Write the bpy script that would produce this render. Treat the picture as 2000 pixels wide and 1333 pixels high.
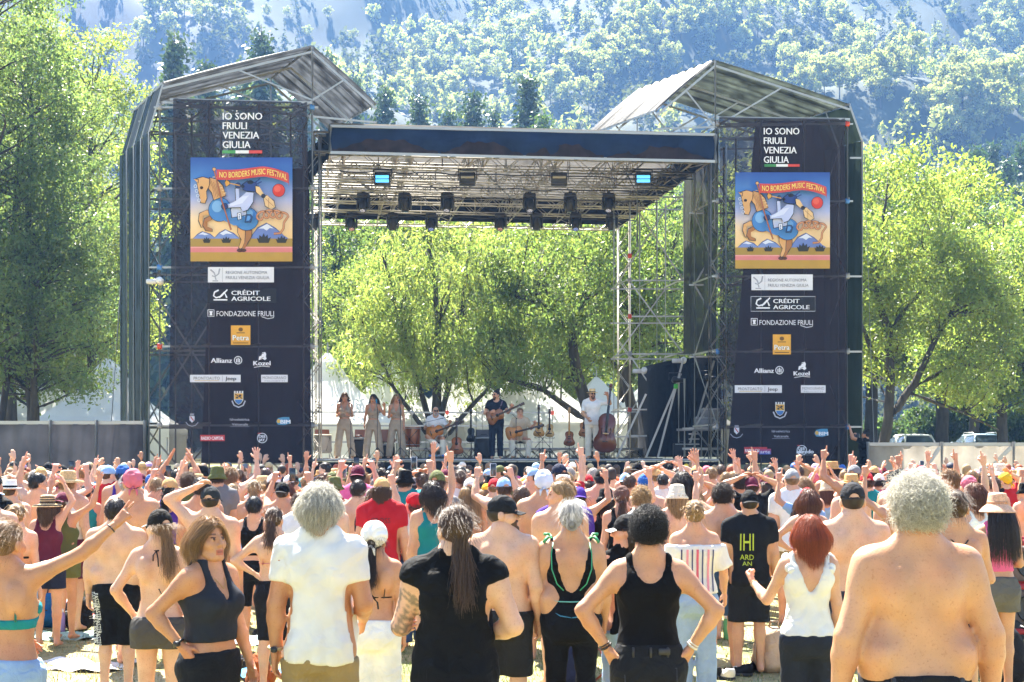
import bpy, math, random
import numpy as np
from mathutils import Vector, Matrix, Euler
R = math.radians
rnd = random.Random(7)
for o in list(bpy.data.objects): bpy.data.objects.remove(o)
scene = bpy.context.scene
col = scene.collection
# ---------------------------------------------------------------- camera
CAMZ, FPX, HORX, HORY = 1.95, 2778.0, 1000.0, 893.0
cam_d = bpy.data.cameras.new('camera'); cam = bpy.data.objects.new('camera', cam_d); col.objects.link(cam)
cam_d.lens = 50; cam_d.sensor_width = 36; cam_d.shift_y = (HORY-666.5)/2000
cam_d.clip_start = 0.1; cam_d.clip_end = 4000
cam.location = (0, 0, CAMZ); cam.rotation_euler = (R(90), 0, 0)
scene.camera = cam
# ---------------------------------------------------------------- sky and sun
SUN_EL, SUN_AZ = R(56), R(-20)          # azimuth from +Y, negative = towards -X
world = bpy.data.worlds.new('World'); scene.world = world; world.use_nodes = True
wn = world.node_tree.nodes; wl = world.node_tree.links
sky = wn.new('ShaderNodeTexSky'); sky.sky_type = 'NISHITA'; sky.sun_disc = False
sky.sun_elevation = SUN_EL; sky.sun_rotation = SUN_AZ; sky.altitude = 900; sky.air_density = 1.0; sky.dust_density = 1.5
wn['Background'].inputs['Strength'].default_value = 0.062
wl.new(sky.outputs['Color'], wn['Background'].inputs['Color'])
sun_d = bpy.data.lights.new('sun', 'SUN'); sun = bpy.data.objects.new('sun', sun_d); col.objects.link(sun)
sun_d.energy = 5.0; sun_d.angle = R(0.53); sun_d.color = (1.0, 0.94, 0.82)
sdir = Vector((math.sin(SUN_AZ)*math.cos(SUN_EL), math.cos(SUN_AZ)*math.cos(SUN_EL), math.sin(SUN_EL)))
sun.rotation_euler = (-sdir).to_track_quat('-Z', 'Y').to_euler(); sun.location = (0, 0, 60)
vs = scene.view_settings
scene.display_settings.display_device = 'sRGB'
vs.view_transform = 'Standard'; vs.look = 'None'; vs.gamma = 1; vs.use_curve_mapping = False
vs.exposure = 2.8
cy = scene.cycles
cy.max_bounces = 8; cy.diffuse_bounces = 4; cy.glossy_bounces = 2; cy.transmission_bounces = 4
cy.transparent_max_bounces = 12; cy.volume_bounces = 0; cy.sample_clamp_indirect = 6
cy.caustics_reflective = False; cy.caustics_refractive = False
cy.use_adaptive_sampling = True; cy.adaptive_threshold = 0.02; cy.use_denoising = True
cy.volume_max_steps = 16
scene.render.use_persistent_data = False

# ---------------------------------------------------------------- helpers
def P(px, py, Y):
    return Vector(((px-HORX)/FPX*Y, Y, CAMZ+(HORY-py)/FPX*Y))
def lin(h):
    if isinstance(h, str):
        h = h.lstrip('#'); c = [int(h[i:i+2], 16)/255 for i in (0, 2, 4)]
        return tuple((v/12.92 if v <= .04045 else ((v+.055)/1.055)**2.4) for v in c)
    return tuple(h)
def tag(o, label=None, cat=None, group=None, kind=None):
    if label: o['label'] = label
    if cat: o['category'] = cat
    if group: o['group'] = group
    if kind: o['kind'] = kind
    return o
def empty(name, loc=(0, 0, 0), rz=0, parent=None):
    o = bpy.data.objects.new(name, None); o.location = loc; o.rotation_euler = (0, 0, rz)
    o.empty_display_size = .1; col.objects.link(o)
    if parent: o.parent = parent
    return o
def thing(name, label, cat, loc=(0, 0, 0), rz=0, group=None):
    return tag(empty(name, loc, rz), label, cat, group)
def link(name, me, parent=None, mats=None, loc=None, color=None):
    o = bpy.data.objects.new(name, me); col.objects.link(o)
    if parent: o.parent = parent
    if loc is not None: o.location = loc
    if color is not None: o.color = (*lin(color), 1)
    if mats and not me.materials:
        for m in (mats if isinstance(mats, (list, tuple)) else [mats]): me.materials.append(m)
    return o
def copy_tree(o, parent=None):
    c = o.copy(); col.objects.link(c)
    if parent: c.parent = parent; c.matrix_parent_inverse = o.matrix_parent_inverse
    for ch in [x for x in o.children]: copy_tree(ch, c)
    return c
def new_mesh(name, v, f, smooth=False, cols=None, mi=None):
    me = bpy.data.meshes.new(name)
    v = np.asarray(v, dtype=np.float32).reshape(-1, 3)
    me.vertices.add(len(v)); me.vertices.foreach_set('co', v.ravel())
    if isinstance(f, np.ndarray):
        n, k = f.shape
        me.loops.add(n*k); me.loops.foreach_set('vertex_index', f.ravel().astype(np.int32))
        me.polygons.add(n); me.polygons.foreach_set('loop_start', np.arange(0, n*k, k, dtype=np.int32))
    else:
        lens = np.array([len(x) for x in f], dtype=np.int32)
        flat = np.fromiter((i for x in f for i in x), dtype=np.int32, count=int(lens.sum()))
        me.loops.add(len(flat)); me.loops.foreach_set('vertex_index', flat)
        me.polygons.add(len(lens)); me.polygons.foreach_set('loop_start', np.concatenate([[0], np.cumsum(lens)[:-1]]).astype(np.int32))
    if mi is not None: me.polygons.foreach_set('material_index', np.asarray(mi, dtype=np.int32))
    me.update(calc_edges=True)
    if smooth: me.polygons.foreach_set('use_smooth', np.ones(len(me.polygons), dtype=bool))
    if cols is not None:
        a = me.color_attributes.new('tint', 'FLOAT_COLOR', 'POINT')
        c4 = np.ones((len(v), 4), dtype=np.float32); c4[:, :3] = cols
        a.data.foreach_set('color', c4.ravel())
    me.validate()
    return me
def basis(d):
    d = Vector(d).normalized()
    a = Vector((0, 0, 1)) if abs(d.z) < .95 else Vector((1, 0, 0))
    u = d.cross(a).normalized(); w = u.cross(d).normalized()
    return u, w, d
class MB:
    """collects shapes for ONE mesh object"""
    def __init__(s): s.v = []; s.f = []; s.c = []; s.cur = (1, 1, 1); s.m = []; s.mat = 0
    def _add(s, vs, fs):
        n = len(s.v); s.v += [tuple(x) for x in vs]; s.f += [tuple(i+n for i in q) for q in fs]
        s.c += [s.cur]*len(vs); s.m += [s.mat]*len(fs)
    def box(s, c, d, rz=0, M=None):
        x, y, z = (q/2 for q in d); vs = [(sx*x, sy*y, sz*z) for sz in (-1, 1) for sy in (-1, 1) for sx in (-1, 1)]
        m = M if M is not None else (Matrix.Translation(c) @ Matrix.Rotation(rz, 4, 'Z'))
        s._add([m @ Vector(v) for v in vs], [(0, 2, 3, 1), (4, 5, 7, 6), (0, 1, 5, 4), (2, 6, 7, 3), (0, 4, 6, 2), (1, 3, 7, 5)])
    def bbox(s, c, d, b=.01, rz=0):
        """bevelled box: chamfered on all vertical and horizontal edges"""
        x, y, z = (q/2 for q in d); m = Matrix.Translation(c) @ Matrix.Rotation(rz, 4, 'Z')
        vs = []
        for zz, i in ((-z, b), (-z+b, 0), (z-b, 0), (z, b)):
            X, Y = x-i, y-i; k = b*.6
            vs += [(X-k, -Y, zz), (X, -Y+k, zz), (X, Y-k, zz), (X-k, Y, zz), (-X+k, Y, zz), (-X, Y-k, zz), (-X, -Y+k, zz), (-X+k, -Y, zz)]
        fs = [tuple(range(7, -1, -1)), tuple(range(24, 32))]
        for L in range(3):
            for j in range(8): a, bq = L*8+j, L*8+(j+1) % 8; fs.append((a, bq, bq+8, a+8))
        s._add([m @ Vector(v) for v in vs], fs)
    def tube(s, pts, r, n=6, cap=True):
        pts = [Vector(p) for p in pts]; rs = r if isinstance(r, (list, tuple)) else [r]*len(pts)
        vs = []; fs = []; u = None
        for i, p in enumerate(pts):
            d = (pts[min(i+1, len(pts)-1)]-pts[max(i-1, 0)])
            if d.length < 1e-9: d = Vector((0, 0, 1))
            d.normalize()
            if u is None: u, w, _ = basis(d)
            else:
                u = (u - d*u.dot(d))
                u = u.normalized() if u.length > 1e-6 else basis(d)[0]
                w = d.cross(u)
            for k in range(n):
                a = 2*math.pi*k/n; vs.append(p + (u*math.cos(a)+w*math.sin(a))*rs[i])
        for i in range(len(pts)-1):
            for k in range(n): a, b = i*n+k, i*n+(k+1) % n; fs.append((a, b, b+n, a+n))
        if cap: fs.append(tuple(range(n-1, -1, -1))); fs.append(tuple((len(pts)-1)*n+k for k in range(n)))
        s._add(vs, fs)
    def lathe(s, prof, n=12, c=(0, 0, 0), M=None, sx=1, sy=1):
        vs = []; fs = []; M = M or Matrix.Translation(c)
        for r, z in prof:
            for k in range(n): a = 2*math.pi*k/n; vs.append(M @ Vector((r*math.cos(a)*sx, r*math.sin(a)*sy, z)))
        for i in range(len(prof)-1):
            for k in range(n): a, b = i*n+k, i*n+(k+1) % n; fs.append((a, b, b+n, a+n))
        if prof[0][0] > 1e-5: fs.append(tuple(range(n-1, -1, -1)))
        if prof[-1][0] > 1e-5: fs.append(tuple((len(prof)-1)*n+k for k in range(n)))
        s._add(vs, fs)
    def prism(s, poly, t, M=None):
        """polygon in local xy extruded by t along +z"""
        M = M or Matrix(); n = len(poly)
        vs = [M @ Vector((x, y, 0)) for x, y in poly]+[M @ Vector((x, y, t)) for x, y in poly]
        s._add(vs, [tuple(range(n-1, -1, -1)), tuple(range(n, 2*n))]+[(i, (i+1) % n, (i+1) % n+n, i+n) for i in range(n)])
    def quad(s, *p): s._add(p, [tuple(range(len(p)))])
    def grid(s, fn, nu, nv):
        vs = [fn(i/nu, j/nv) for j in range(nv+1) for i in range(nu+1)]
        fs = [(j*(nu+1)+i, j*(nu+1)+i+1, (j+1)*(nu+1)+i+1, (j+1)*(nu+1)+i) for j in range(nv) for i in range(nu)]
        s._add(vs, fs)
    def mesh(s, name, smooth=False, cols=False): return new_mesh(name, s.v, s.f, smooth, np.array(s.c, dtype=np.float32) if cols else None, s.m if any(s.m) else None)
    def build(s, name, mats, parent=None, smooth=False, cols=False, loc=None, color=None):
        return link(name, s.mesh(name, smooth, cols), parent, mats, loc, color)

# ---------------------------------------------------------------- materials
MATS = {}
def mat(key, color=(.5, .5, .5), rough=.6, metal=0, var=.12, vscale=6, bump=0, bscale=40, objcol=False, vcol=False, spec=.5,
        trans=0, transcol=None, alpha=None, emit=None, estr=0, sheen=0, stretch=None, sss=0, coat=0, holes=None, bump2=None):
    if key in MATS: return MATS[key]
    m = bpy.data.materials.new(key); m.use_nodes = True; nt = m.node_tree; N = nt.nodes; L = nt.links
    b = N['Principled BSDF']; out = N['Material Output']
    b.inputs['Roughness'].default_value = rough; b.inputs['Metallic'].default_value = metal
    b.inputs['Specular IOR Level'].default_value = spec
    if coat: b.inputs['Coat Weight'].default_value = coat
    if sheen: b.inputs['Sheen Weight'].default_value = sheen
    src = None
    if objcol:
        n = N.new('ShaderNodeObjectInfo'); src = n.outputs['Color']
    if vcol:
        n = N.new('ShaderNodeVertexColor'); n.layer_name = 'tint'
        if src is None: src = n.outputs['Color']
        else:
            mx = N.new('ShaderNodeMix'); mx.data_type = 'RGBA'; mx.blend_type = 'MULTIPLY'; mx.inputs[0].default_value = 1
            L.new(src, mx.inputs[6]); L.new(n.outputs['Color'], mx.inputs[7]); src = mx.outputs[2]
    if src is None:
        n = N.new('ShaderNodeRGB'); n.outputs[0].default_value = (*lin(color), 1); src = n.outputs[0]
    tc = N.new('ShaderNodeTexCoord'); mp = N.new('ShaderNodeMapping'); L.new(tc.outputs['Object'], mp.inputs[0])
    if stretch: mp.inputs['Scale'].default_value = stretch
    if var:
        nz = N.new('ShaderNodeTexNoise'); nz.inputs['Scale'].default_value = vscale; nz.inputs['Detail'].default_value = 4
        L.new(mp.outputs[0], nz.inputs['Vector'])
        mr = N.new('ShaderNodeMapRange'); mr.inputs[1].default_value = .3; mr.inputs[2].default_value = .7
        mr.inputs[3].default_value = 1-var; mr.inputs[4].default_value = 1+var; L.new(nz.outputs[0], mr.inputs[0])
        mx = N.new('ShaderNodeMix'); mx.data_type = 'RGBA'; mx.blend_type = 'MULTIPLY'; mx.inputs[0].default_value = 1
        L.new(src, mx.inputs[6]); L.new(mr.outputs[0], mx.inputs[7]); src = mx.outputs[2]
    L.new(src, b.inputs['Base Color'])
    if sss:
        b.inputs['Subsurface Weight'].default_value = sss; b.inputs['Subsurface Radius'].default_value = (.02, .008, .004); b.inputs['Subsurface Scale'].default_value = 1
    if bump:
        nz2 = N.new('ShaderNodeTexNoise'); nz2.inputs['Scale'].default_value = bscale; nz2.inputs['Detail'].default_value = 3
        L.new(mp.outputs[0], nz2.inputs['Vector'])
        bp = N.new('ShaderNodeBump'); bp.inputs['Strength'].default_value = bump; bp.inputs['Distance'].default_value = .02
        L.new(nz2.outputs[0], bp.inputs['Height']); L.new(bp.outputs[0], b.inputs['Normal'])
        if bump2:
            n3 = N.new('ShaderNodeTexNoise'); n3.inputs['Scale'].default_value = bump2[0]; n3.inputs['Detail'].default_value = 2; n3.inputs['Distortion'].default_value = 1.2
            L.new(mp.outputs[0], n3.inputs['Vector']); b3 = N.new('ShaderNodeBump'); b3.inputs['Strength'].default_value = bump2[1]; b3.inputs['Distance'].default_value = .05
            L.new(n3.outputs[0], b3.inputs['Height']); L.new(b3.outputs[0], bp.inputs['Normal'])
    sh = b.outputs[0]
    if trans:
        t = N.new('ShaderNodeBsdfTranslucent'); ms = N.new('ShaderNodeMixShader'); ms.inputs[0].default_value = trans
        if transcol is None: L.new(src, t.inputs[0])
        elif transcol == 'warm':
            mx = N.new('ShaderNodeMix'); mx.data_type = 'RGBA'; mx.blend_type = 'MULTIPLY'; mx.inputs[0].default_value = 1
            L.new(src, mx.inputs[6]); mx.inputs[7].default_value = (2.2, 1.9, .6, 1); L.new(mx.outputs[2], t.inputs[0])
        else: t.inputs[0].default_value = (*lin(transcol), 1)
        L.new(sh, ms.inputs[1]); L.new(t.outputs[0], ms.inputs[2]); sh = ms.outputs[0]
    if holes is not None:
        t = N.new('ShaderNodeBsdfTransparent'); ms = N.new('ShaderNodeMixShader'); ms.inputs[0].default_value = holes
        L.new(sh, ms.inputs[1]); L.new(t.outputs[0], ms.inputs[2]); sh = ms.outputs[0]
    if emit is not None:
        b.inputs['Emission Color'].default_value = (*lin(emit), 1); b.inputs['Emission Strength'].default_value = estr
    L.new(sh, out.inputs[0])
    MATS[key] = m
    return m
M_steel = mat('galvanised_steel', (.36, .355, .34), .42, .7, .2, 9, .05, 60)
M_alu = mat('aluminium_truss', (.46, .43, .39), .45, .5, .15, 7)  # warm base colour takes in light reflected from the ground
M_dark = mat('black_metal', (.02, .02, .022), .45, 0, .2, 12, .05, 80)
M_black = mat('black_cloth', (.013, .014, .017), .9, 0, .3, 5, .3, 30, spec=.12)
M_plain = mat('object_paint', rough=.5, var=.08, vscale=8, objcol=True)
M_matte = mat('object_matte', rough=.85, var=.12, vscale=8, bump=.15, bscale=60, objcol=True)
M_print = mat('banner_print', rough=.75, var=.05, vscale=3, vcol=True, holes=.10)
M_vcol = mat('tinted_paint', rough=.55, var=.08, vscale=10, vcol=True)
M_wood = mat('varnished_wood', rough=.3, var=.28, vscale=5, objcol=True, stretch=(1, 1, .15), coat=.3)
# ---------------------------------------------------------------- terrain
nrs = np.random.RandomState(3)
def vnoise(x, y, seed=0):
    """smooth value noise on arrays"""
    x = np.asarray(x, dtype=np.float64); y = np.asarray(y, dtype=np.float64)
    xi = np.floor(x).astype(np.int64); yi = np.floor(y).astype(np.int64); xf = x-xi; yf = y-yi
    def h(a, b):
        n = (a*374761393+b*668265263+seed*974634777) & 0x7fffffff
        n = ((n ^ (n >> 13))*1274126177) & 0x7fffffff
        return ((n ^ (n >> 16)) & 0xffff)/65535.0
    u = xf*xf*(3-2*xf); w = yf*yf*(3-2*yf)
    return (h(xi, yi)*(1-u)+h(xi+1, yi)*u)*(1-w)+(h(xi, yi+1)*(1-u)+h(xi+1, yi+1)*u)*w
HY0, HSL = 200.0, 0.60
def hill_z(x, y):
    t = np.maximum(0, y-HY0)
    r = t*HSL*(1-np.exp(-t/25))
    return 1.7 + r + (vnoise(x/45, y/45, 1)-.5)*np.minimum(t*.25, 26) + (vnoise(x/14, y/14, 2)-.5)*np.minimum(t*.1, 7) - .3
def hill_hit(px, py):
    """point of the hillside seen at a pixel"""
    Y = 205.0
    while Y < 900:
        p = P(px, py, Y)
        if hill_z(p.x, Y) >= p.z: return p
        Y += 2
    return P(px, py, 900)
def ground_z(y):
    t = np.clip((np.asarray(y, dtype=float)-44)/32, 0, 1); return 1.7*t*t*(3-2*t)
gm = mat('dry_grass_ground', (.30, .27, .14), .95, 0, .3, .8, .6, 25)
def ground_material():
    m = gm; nt = m.node_tree; N = nt.nodes; L = nt.links; b = N['Principled BSDF']
    tc = N.new('ShaderNodeTexCoord')
    n1 = N.new('ShaderNodeTexNoise'); n1.inputs['Scale'].default_value = .9; n1.inputs['Detail'].default_value = 8; n1.inputs['Roughness'].default_value = .7
    L.new(tc.outputs['Object'], n1.inputs['Vector'])
    cr = N.new('ShaderNodeValToRGB'); L.new(n1.outputs[0], cr.inputs[0])
    e = cr.color_ramp.elements; e[0].position = .36; e[0].color = (.085, .11, .03, 1); e[1].position = .62; e[1].color = (.36, .29, .14, 1)
    q = e.new(.48); q.color = (.23, .21, .075, 1)
    n2 = N.new('ShaderNodeTexNoise'); n2.inputs['Scale'].default_value = 30; n2.inputs['Detail'].default_value = 6
    L.new(tc.outputs['Object'], n2.inputs['Vector'])
    mr = N.new('ShaderNodeMapRange'); mr.inputs[1].default_value = .3; mr.inputs[2].default_value = .7; mr.inputs[3].default_value = .65; mr.inputs[4].default_value = 1.3
    L.new(n2.outputs[0], mr.inputs[0])
    mx = N.new('ShaderNodeMix'); mx.data_type = 'RGBA'; mx.blend_type = 'MULTIPLY'; mx.inputs[0].default_value = 1
    L.new(cr.outputs[0], mx.inputs[6]); L.new(mr.outputs[0], mx.inputs[7]); L.new(mx.outputs[2], b.inputs['Base Color'])
ground_material()
def ground():
    xs = np.concatenate([np.linspace(-600, -40, 12), np.linspace(-30, 30, 61), np.linspace(40, 600, 12)])
    ys = np.concatenate([np.linspace(-280, -20, 10), np.linspace(-10, 60, 71), np.linspace(70, 905, 30)])
    X, Y = np.meshgrid(xs, ys); Z = (vnoise(X/3, Y/3, 5)-.5)*.05*((np.abs(X) < 35) & (Y < 62) & (Y > -12))+ground_z(Y)
    n, k = X.shape; idx = np.arange(n*k).reshape(n, k)
    f = np.stack([idx[:-1, :-1], idx[:-1, 1:], idx[1:, 1:], idx[1:, :-1]], -1).reshape(-1, 4)
    o = link('ground', new_mesh('ground', np.stack([X, Y, Z], -1), f, True), None, gm); tag(o, kind='structure')
ground()
def hill():
    xs = np.linspace(-420, 420, 150); ys = np.linspace(196, 900, 130)
    X, Y = np.meshgrid(xs, ys); Z = hill_z(X, Y); n, k = X.shape; idx = np.arange(n*k).reshape(n, k)
    f = np.stack([idx[:-1, :-1], idx[:-1, 1:], idx[1:, 1:], idx[1:, :-1]], -1).reshape(-1, 4)
    m = mat('hillside_soil', (.03, .04, .02), .95, 0, .3, .05)
    nt = m.node_tree; N = nt.nodes; L = nt.links; b = N['Principled BSDF']; tc = N.new('ShaderNodeTexCoord')
    n1 = N.new('ShaderNodeTexNoise'); n1.inputs['Scale'].default_value = .035; n1.inputs['Detail'].default_value = 9; n1.inputs['Roughness'].default_value = .68; L.new(tc.outputs['Object'], n1.inputs['Vector'])
    sp = N.new('ShaderNodeSeparateXYZ'); L.new(tc.outputs['Object'], sp.inputs[0])
    a = N.new('ShaderNodeMapRange'); a.inputs[1].default_value = -100; a.inputs[2].default_value = -20; a.inputs[3].default_value = .16; a.inputs[4].default_value = -.12; L.new(sp.outputs[0], a.inputs[0])
    ad = N.new('ShaderNodeMath'); L.new(n1.outputs[0], ad.inputs[0]); L.new(a.outputs[0], ad.inputs[1])
    cr = N.new('ShaderNodeValToRGB'); L.new(ad.outputs[0], cr.inputs[0]); e = cr.color_ramp.elements
    e[0].position = .50; e[0].color = (.025, .035, .016, 1); e[1].position = .70; e[1].color = (.04, .042, .044, 1)  # dark base colour takes in the shade between the trees
    L.new(cr.outputs[0], b.inputs['Base Color'])
    tag(link('hill', new_mesh('hill', np.stack([X, Y, Z], -1), f, True), None, m), kind='structure')
hill()

# ---------------------------------------------------------------- foliage
def leaf_mat(key, c, trans=.45, warm=(1.9, 1.9, .55)):
    m = bpy.data.materials.new(key); m.use_nodes = True; N = m.node_tree.nodes; L = m.node_tree.links
    b = N['Principled BSDF']; b.inputs['Roughness'].default_value = .42; b.inputs['Specular IOR Level'].default_value = .5
    vc = N.new('ShaderNodeVertexColor'); vc.layer_name = 'tint'
    oi = N.new('ShaderNodeObjectInfo')
    mx = N.new('ShaderNodeMix'); mx.data_type = 'RGBA'; mx.blend_type = 'MULTIPLY'; mx.inputs[0].default_value = 1
    mx.inputs[6].default_value = (*c, 1); L.new(vc.outputs['Color'], mx.inputs[7])
    m2 = N.new('ShaderNodeMix'); m2.data_type = 'RGBA'; m2.blend_type = 'MULTIPLY'; m2.inputs[0].default_value = 1
    L.new(mx.outputs[2], m2.inputs[6]); L.new(oi.outputs['Color'], m2.inputs[7])
    L.new(m2.outputs[2], b.inputs['Base Color'])
    t = N.new('ShaderNodeBsdfTranslucent'); m3 = N.new('ShaderNodeMix'); m3.data_type = 'RGBA'; m3.blend_type = 'MULTIPLY'; m3.inputs[0].default_value = 1
    L.new(m2.outputs[2], m3.inputs[6]); m3.inputs[7].default_value = (*warm, 1); L.new(m3.outputs[2], t.inputs[0])
    ms = N.new('ShaderNodeMixShader'); ms.inputs[0].default_value = trans
    L.new(b.outputs[0], ms.inputs[1]); L.new(t.outputs[0], ms.inputs[2]); L.new(ms.outputs[0], N['Material Output'].inputs[0])
    MATS[key] = m
    return m
M_leaf = leaf_mat('broad_leaf', (.106, .142, .082), .6, (1.58, 1.72, .95))
M_hleaf = leaf_mat('hillside_leaf', (.145, .165, .085), .5, (1.5, 1.5, .8)); MATS['hillside_leaf'].node_tree.nodes['Principled BSDF'].inputs['Roughness'].default_value = .85
M_needle = leaf_mat('conifer_needle', (.05, .08, .04), .3, (1.5, 1.6, .7))
M_bark = mat('tree_bark', (.055, .046, .036), .95, 0, .4, 8, .8, 20, stretch=(1, 1, .25))
def leaf_cloud(clumps, per, size, seed, droop=.3, asp=.45, colvar=.25):
    """clumps: array n x 4 (centre, radius) -> diamond leaves"""
    rs = np.random.RandomState(seed); cl = np.asarray(clumps, dtype=np.float64)
    cnt = np.maximum(4, (per*(cl[:, 3]/cl[:, 3].mean())**2).astype(int))
    idx = np.repeat(np.arange(len(cl)), cnt); n = len(idx)
    d = rs.normal(size=(n, 3)); d /= np.linalg.norm(d, axis=1)[:, None]
    r = cl[idx, 3]*rs.uniform(.15, 1, n)**.55
    p = cl[idx, :3]+d*r[:, None]*np.array([1, 1, .75]); p[:, 2] -= np.abs(rs.normal(size=n))*cl[idx, 3]*.25*droop*2
    ax = rs.normal(size=(n, 3)); ax[:, 2] -= droop*1.6; ax /= np.linalg.norm(ax, axis=1)[:, None]
    q = rs.normal(size=(n, 3)); w = np.cross(ax, q); w /= np.linalg.norm(w, axis=1)[:, None]
    s = size*rs.uniform(.6, 1.35, n)[:, None]
    v = np.stack([p-ax*s*.5, p+w*s*asp*.5, p+ax*s*.5, p-w*s*asp*.5], 1).reshape(-1, 3)
    f = np.arange(n*4).reshape(n, 4)
    clc = 1+rs.uniform(-colvar, colvar, len(cl)); lc = clc[idx]*(1+rs.uniform(-.18, .18, n))
    yel = 1+rs.uniform(-.12, .22, n)
    c = np.stack([lc*yel, lc, lc*.9], 1)
    return v, f, np.repeat(c, 4, axis=0)
def limb(mb, a, b, r0, r1, rs, bend=.12, n=6, sag=0):
    a = np.array(a); b = np.array(b); L = np.linalg.norm(b-a); pts = []
    off = rs.normal(size=3)*L*bend
    k = max(4, int(L/.7)+2)
    for i in range(k+1):
        t = i/k; p = a*(1-t)+b*t+off*math.sin(math.pi*t)+rs.normal(size=3)*L*.012; p[2] += sag*math.sin(math.pi*t)*L
        if i == 0: p = a
        pts.append(tuple(p))
    mb.tube(pts, [r0*(1-i/k)+r1*i/k for i in range(k+1)], n)
    return pts
def tree_meshes(key, trunks, ells, nclump, per, leaf, cr=(.55, 1.1), seed=1, droop=.3, asp=.45, shell=.45, twigs=.6):
    """trunks: list of polylines [(x,y,z,r)...]; ells: crown ellipsoids (cx,cy,cz,rx,ry,rz,weight)"""
    rs = np.random.RandomState(seed); mb = MB(); tp = []
    for t in trunks:
        pts = []
        for (x0, y0, z0, r0), (x1, y1, z1, r1) in zip(t[:-1], t[1:]):
            k = max(2, int(math.dist((x0, y0, z0), (x1, y1, z1))/.5))
            for i in range(k):
                f = i/k; pts.append((x0+(x1-x0)*f+rs.normal()*.02, y0+(y1-y0)*f+rs.normal()*.02, z0+(z1-z0)*f, r0+(r1-r0)*f))
        pts.append(t[-1])
        mb.tube([p[:3] for p in pts], [p[3] for p in pts], 8); tp += pts
    tp = np.array(tp); E = np.array(ells, dtype=np.float64); wts = E[:, 6]/E[:, 6].sum(); cl = []
    while len(cl) < nclump:
        e = E[rs.choice(len(E), p=wts)]; d = rs.normal(size=3); d /= np.linalg.norm(d)
        p = e[:3]+d*e[3:6]*(shell+(1-shell)*rs.uniform()**.6)
        if p[2] < .8: continue
        cl.append((*p, rs.uniform(*cr)))
    cl = np.array(cl)
    for c in cl[rs.uniform(size=len(cl)) < twigs]:
        dz = c[2]-tp[:, 2]; dd = np.linalg.norm(tp[:, :3]-c[:3], axis=1); dd = dd+np.where(dz < .2, 4, 0)+np.abs(dz-dd*.6)*.5
        j = int(np.argmin(dd)); b = tp[j]
        if np.linalg.norm(b[:3]-c[:3]) > .4: limb(mb, b[:3], c[:3], min(b[3]*.6, .018*np.linalg.norm(b[:3]-c[:3])+.012), .008, rs, .1, 5, .06)
    tm = mb.mesh(key+'_trunk', True); tm.materials.append(M_bark)
    v, f, c = leaf_cloud(cl, per, leaf, seed+50, droop, asp)
    cm = new_mesh(key+'_crown', v, f, False, c); cm.materials.append(M_leaf)
    return tm, cm
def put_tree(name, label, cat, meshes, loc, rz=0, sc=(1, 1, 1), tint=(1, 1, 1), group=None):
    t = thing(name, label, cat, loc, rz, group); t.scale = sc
    link('trunk', meshes[0], t); c = link('crown', meshes[1], t); c.color = (*tint, 1)  # tint also adds backlit glow to the colour of sunny crowns
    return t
# -- tall trees left of the stage
def G(px, Y): return Vector(((px-HORX)/FPX*Y, Y, float(ground_z(Y))))
tallA = tree_meshes('tall', [[(0, 0, -.3, .2), (.1, 0, 4, .17), (-.1, .1, 9, .12), (.1, 0, 15, .05)], [(.15, .1, -.2, .12), (.9, .2, 4, .11), (1.3, .3, 9, .07), (1.6, .2, 13, .03)]],
    [(0, 0, 12.5, 3.3, 3, 5.5, 3), (1.2, 0, 8, 3.2, 2.8, 4, 2), (-.5, -.3, 6.6, 2.6, 2.4, 2.6, 1.2)], 280, 140, .155, (.4, .85), 11, .4, .40)
tallB = tree_meshes('tallb', [[(0, 0, -.3, .26), (-.15, 0, 3, .22), (.2, .1, 8, .15), (0, 0, 14, .05)], [(0, 0, 2, .14), (-1.1, .2, 5, .1), (-1.7, .3, 9, .04)]],
    [(0, 0, 11.5, 3.6, 3, 5.2, 3), (-1, 0, 7, 3, 2.8, 3.4, 2), (1.5, -.2, 6.4, 2.2, 2, 2.4, 1.2)], 280, 140, .155, (.4, .85), 23, .45, .40)
gt = 'tall leafy trees beside the stage'
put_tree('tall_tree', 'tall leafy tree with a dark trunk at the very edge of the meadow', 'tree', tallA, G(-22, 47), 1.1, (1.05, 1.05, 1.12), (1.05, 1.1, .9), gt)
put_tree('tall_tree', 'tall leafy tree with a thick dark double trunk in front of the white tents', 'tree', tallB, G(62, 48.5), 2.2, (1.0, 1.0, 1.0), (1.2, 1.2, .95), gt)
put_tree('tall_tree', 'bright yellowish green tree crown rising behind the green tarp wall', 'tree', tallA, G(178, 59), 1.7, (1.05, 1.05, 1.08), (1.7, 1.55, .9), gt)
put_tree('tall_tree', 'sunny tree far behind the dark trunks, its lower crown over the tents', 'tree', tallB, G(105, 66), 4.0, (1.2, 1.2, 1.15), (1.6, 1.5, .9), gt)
put_tree('tall_tree', 'pale sunny tree filling the gap behind the two dark trunks', 'tree', tallB, G(20, 58), 5.1, (1.15, 1.15, 1.25), (1.6, 1.5, .95), gt)
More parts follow.
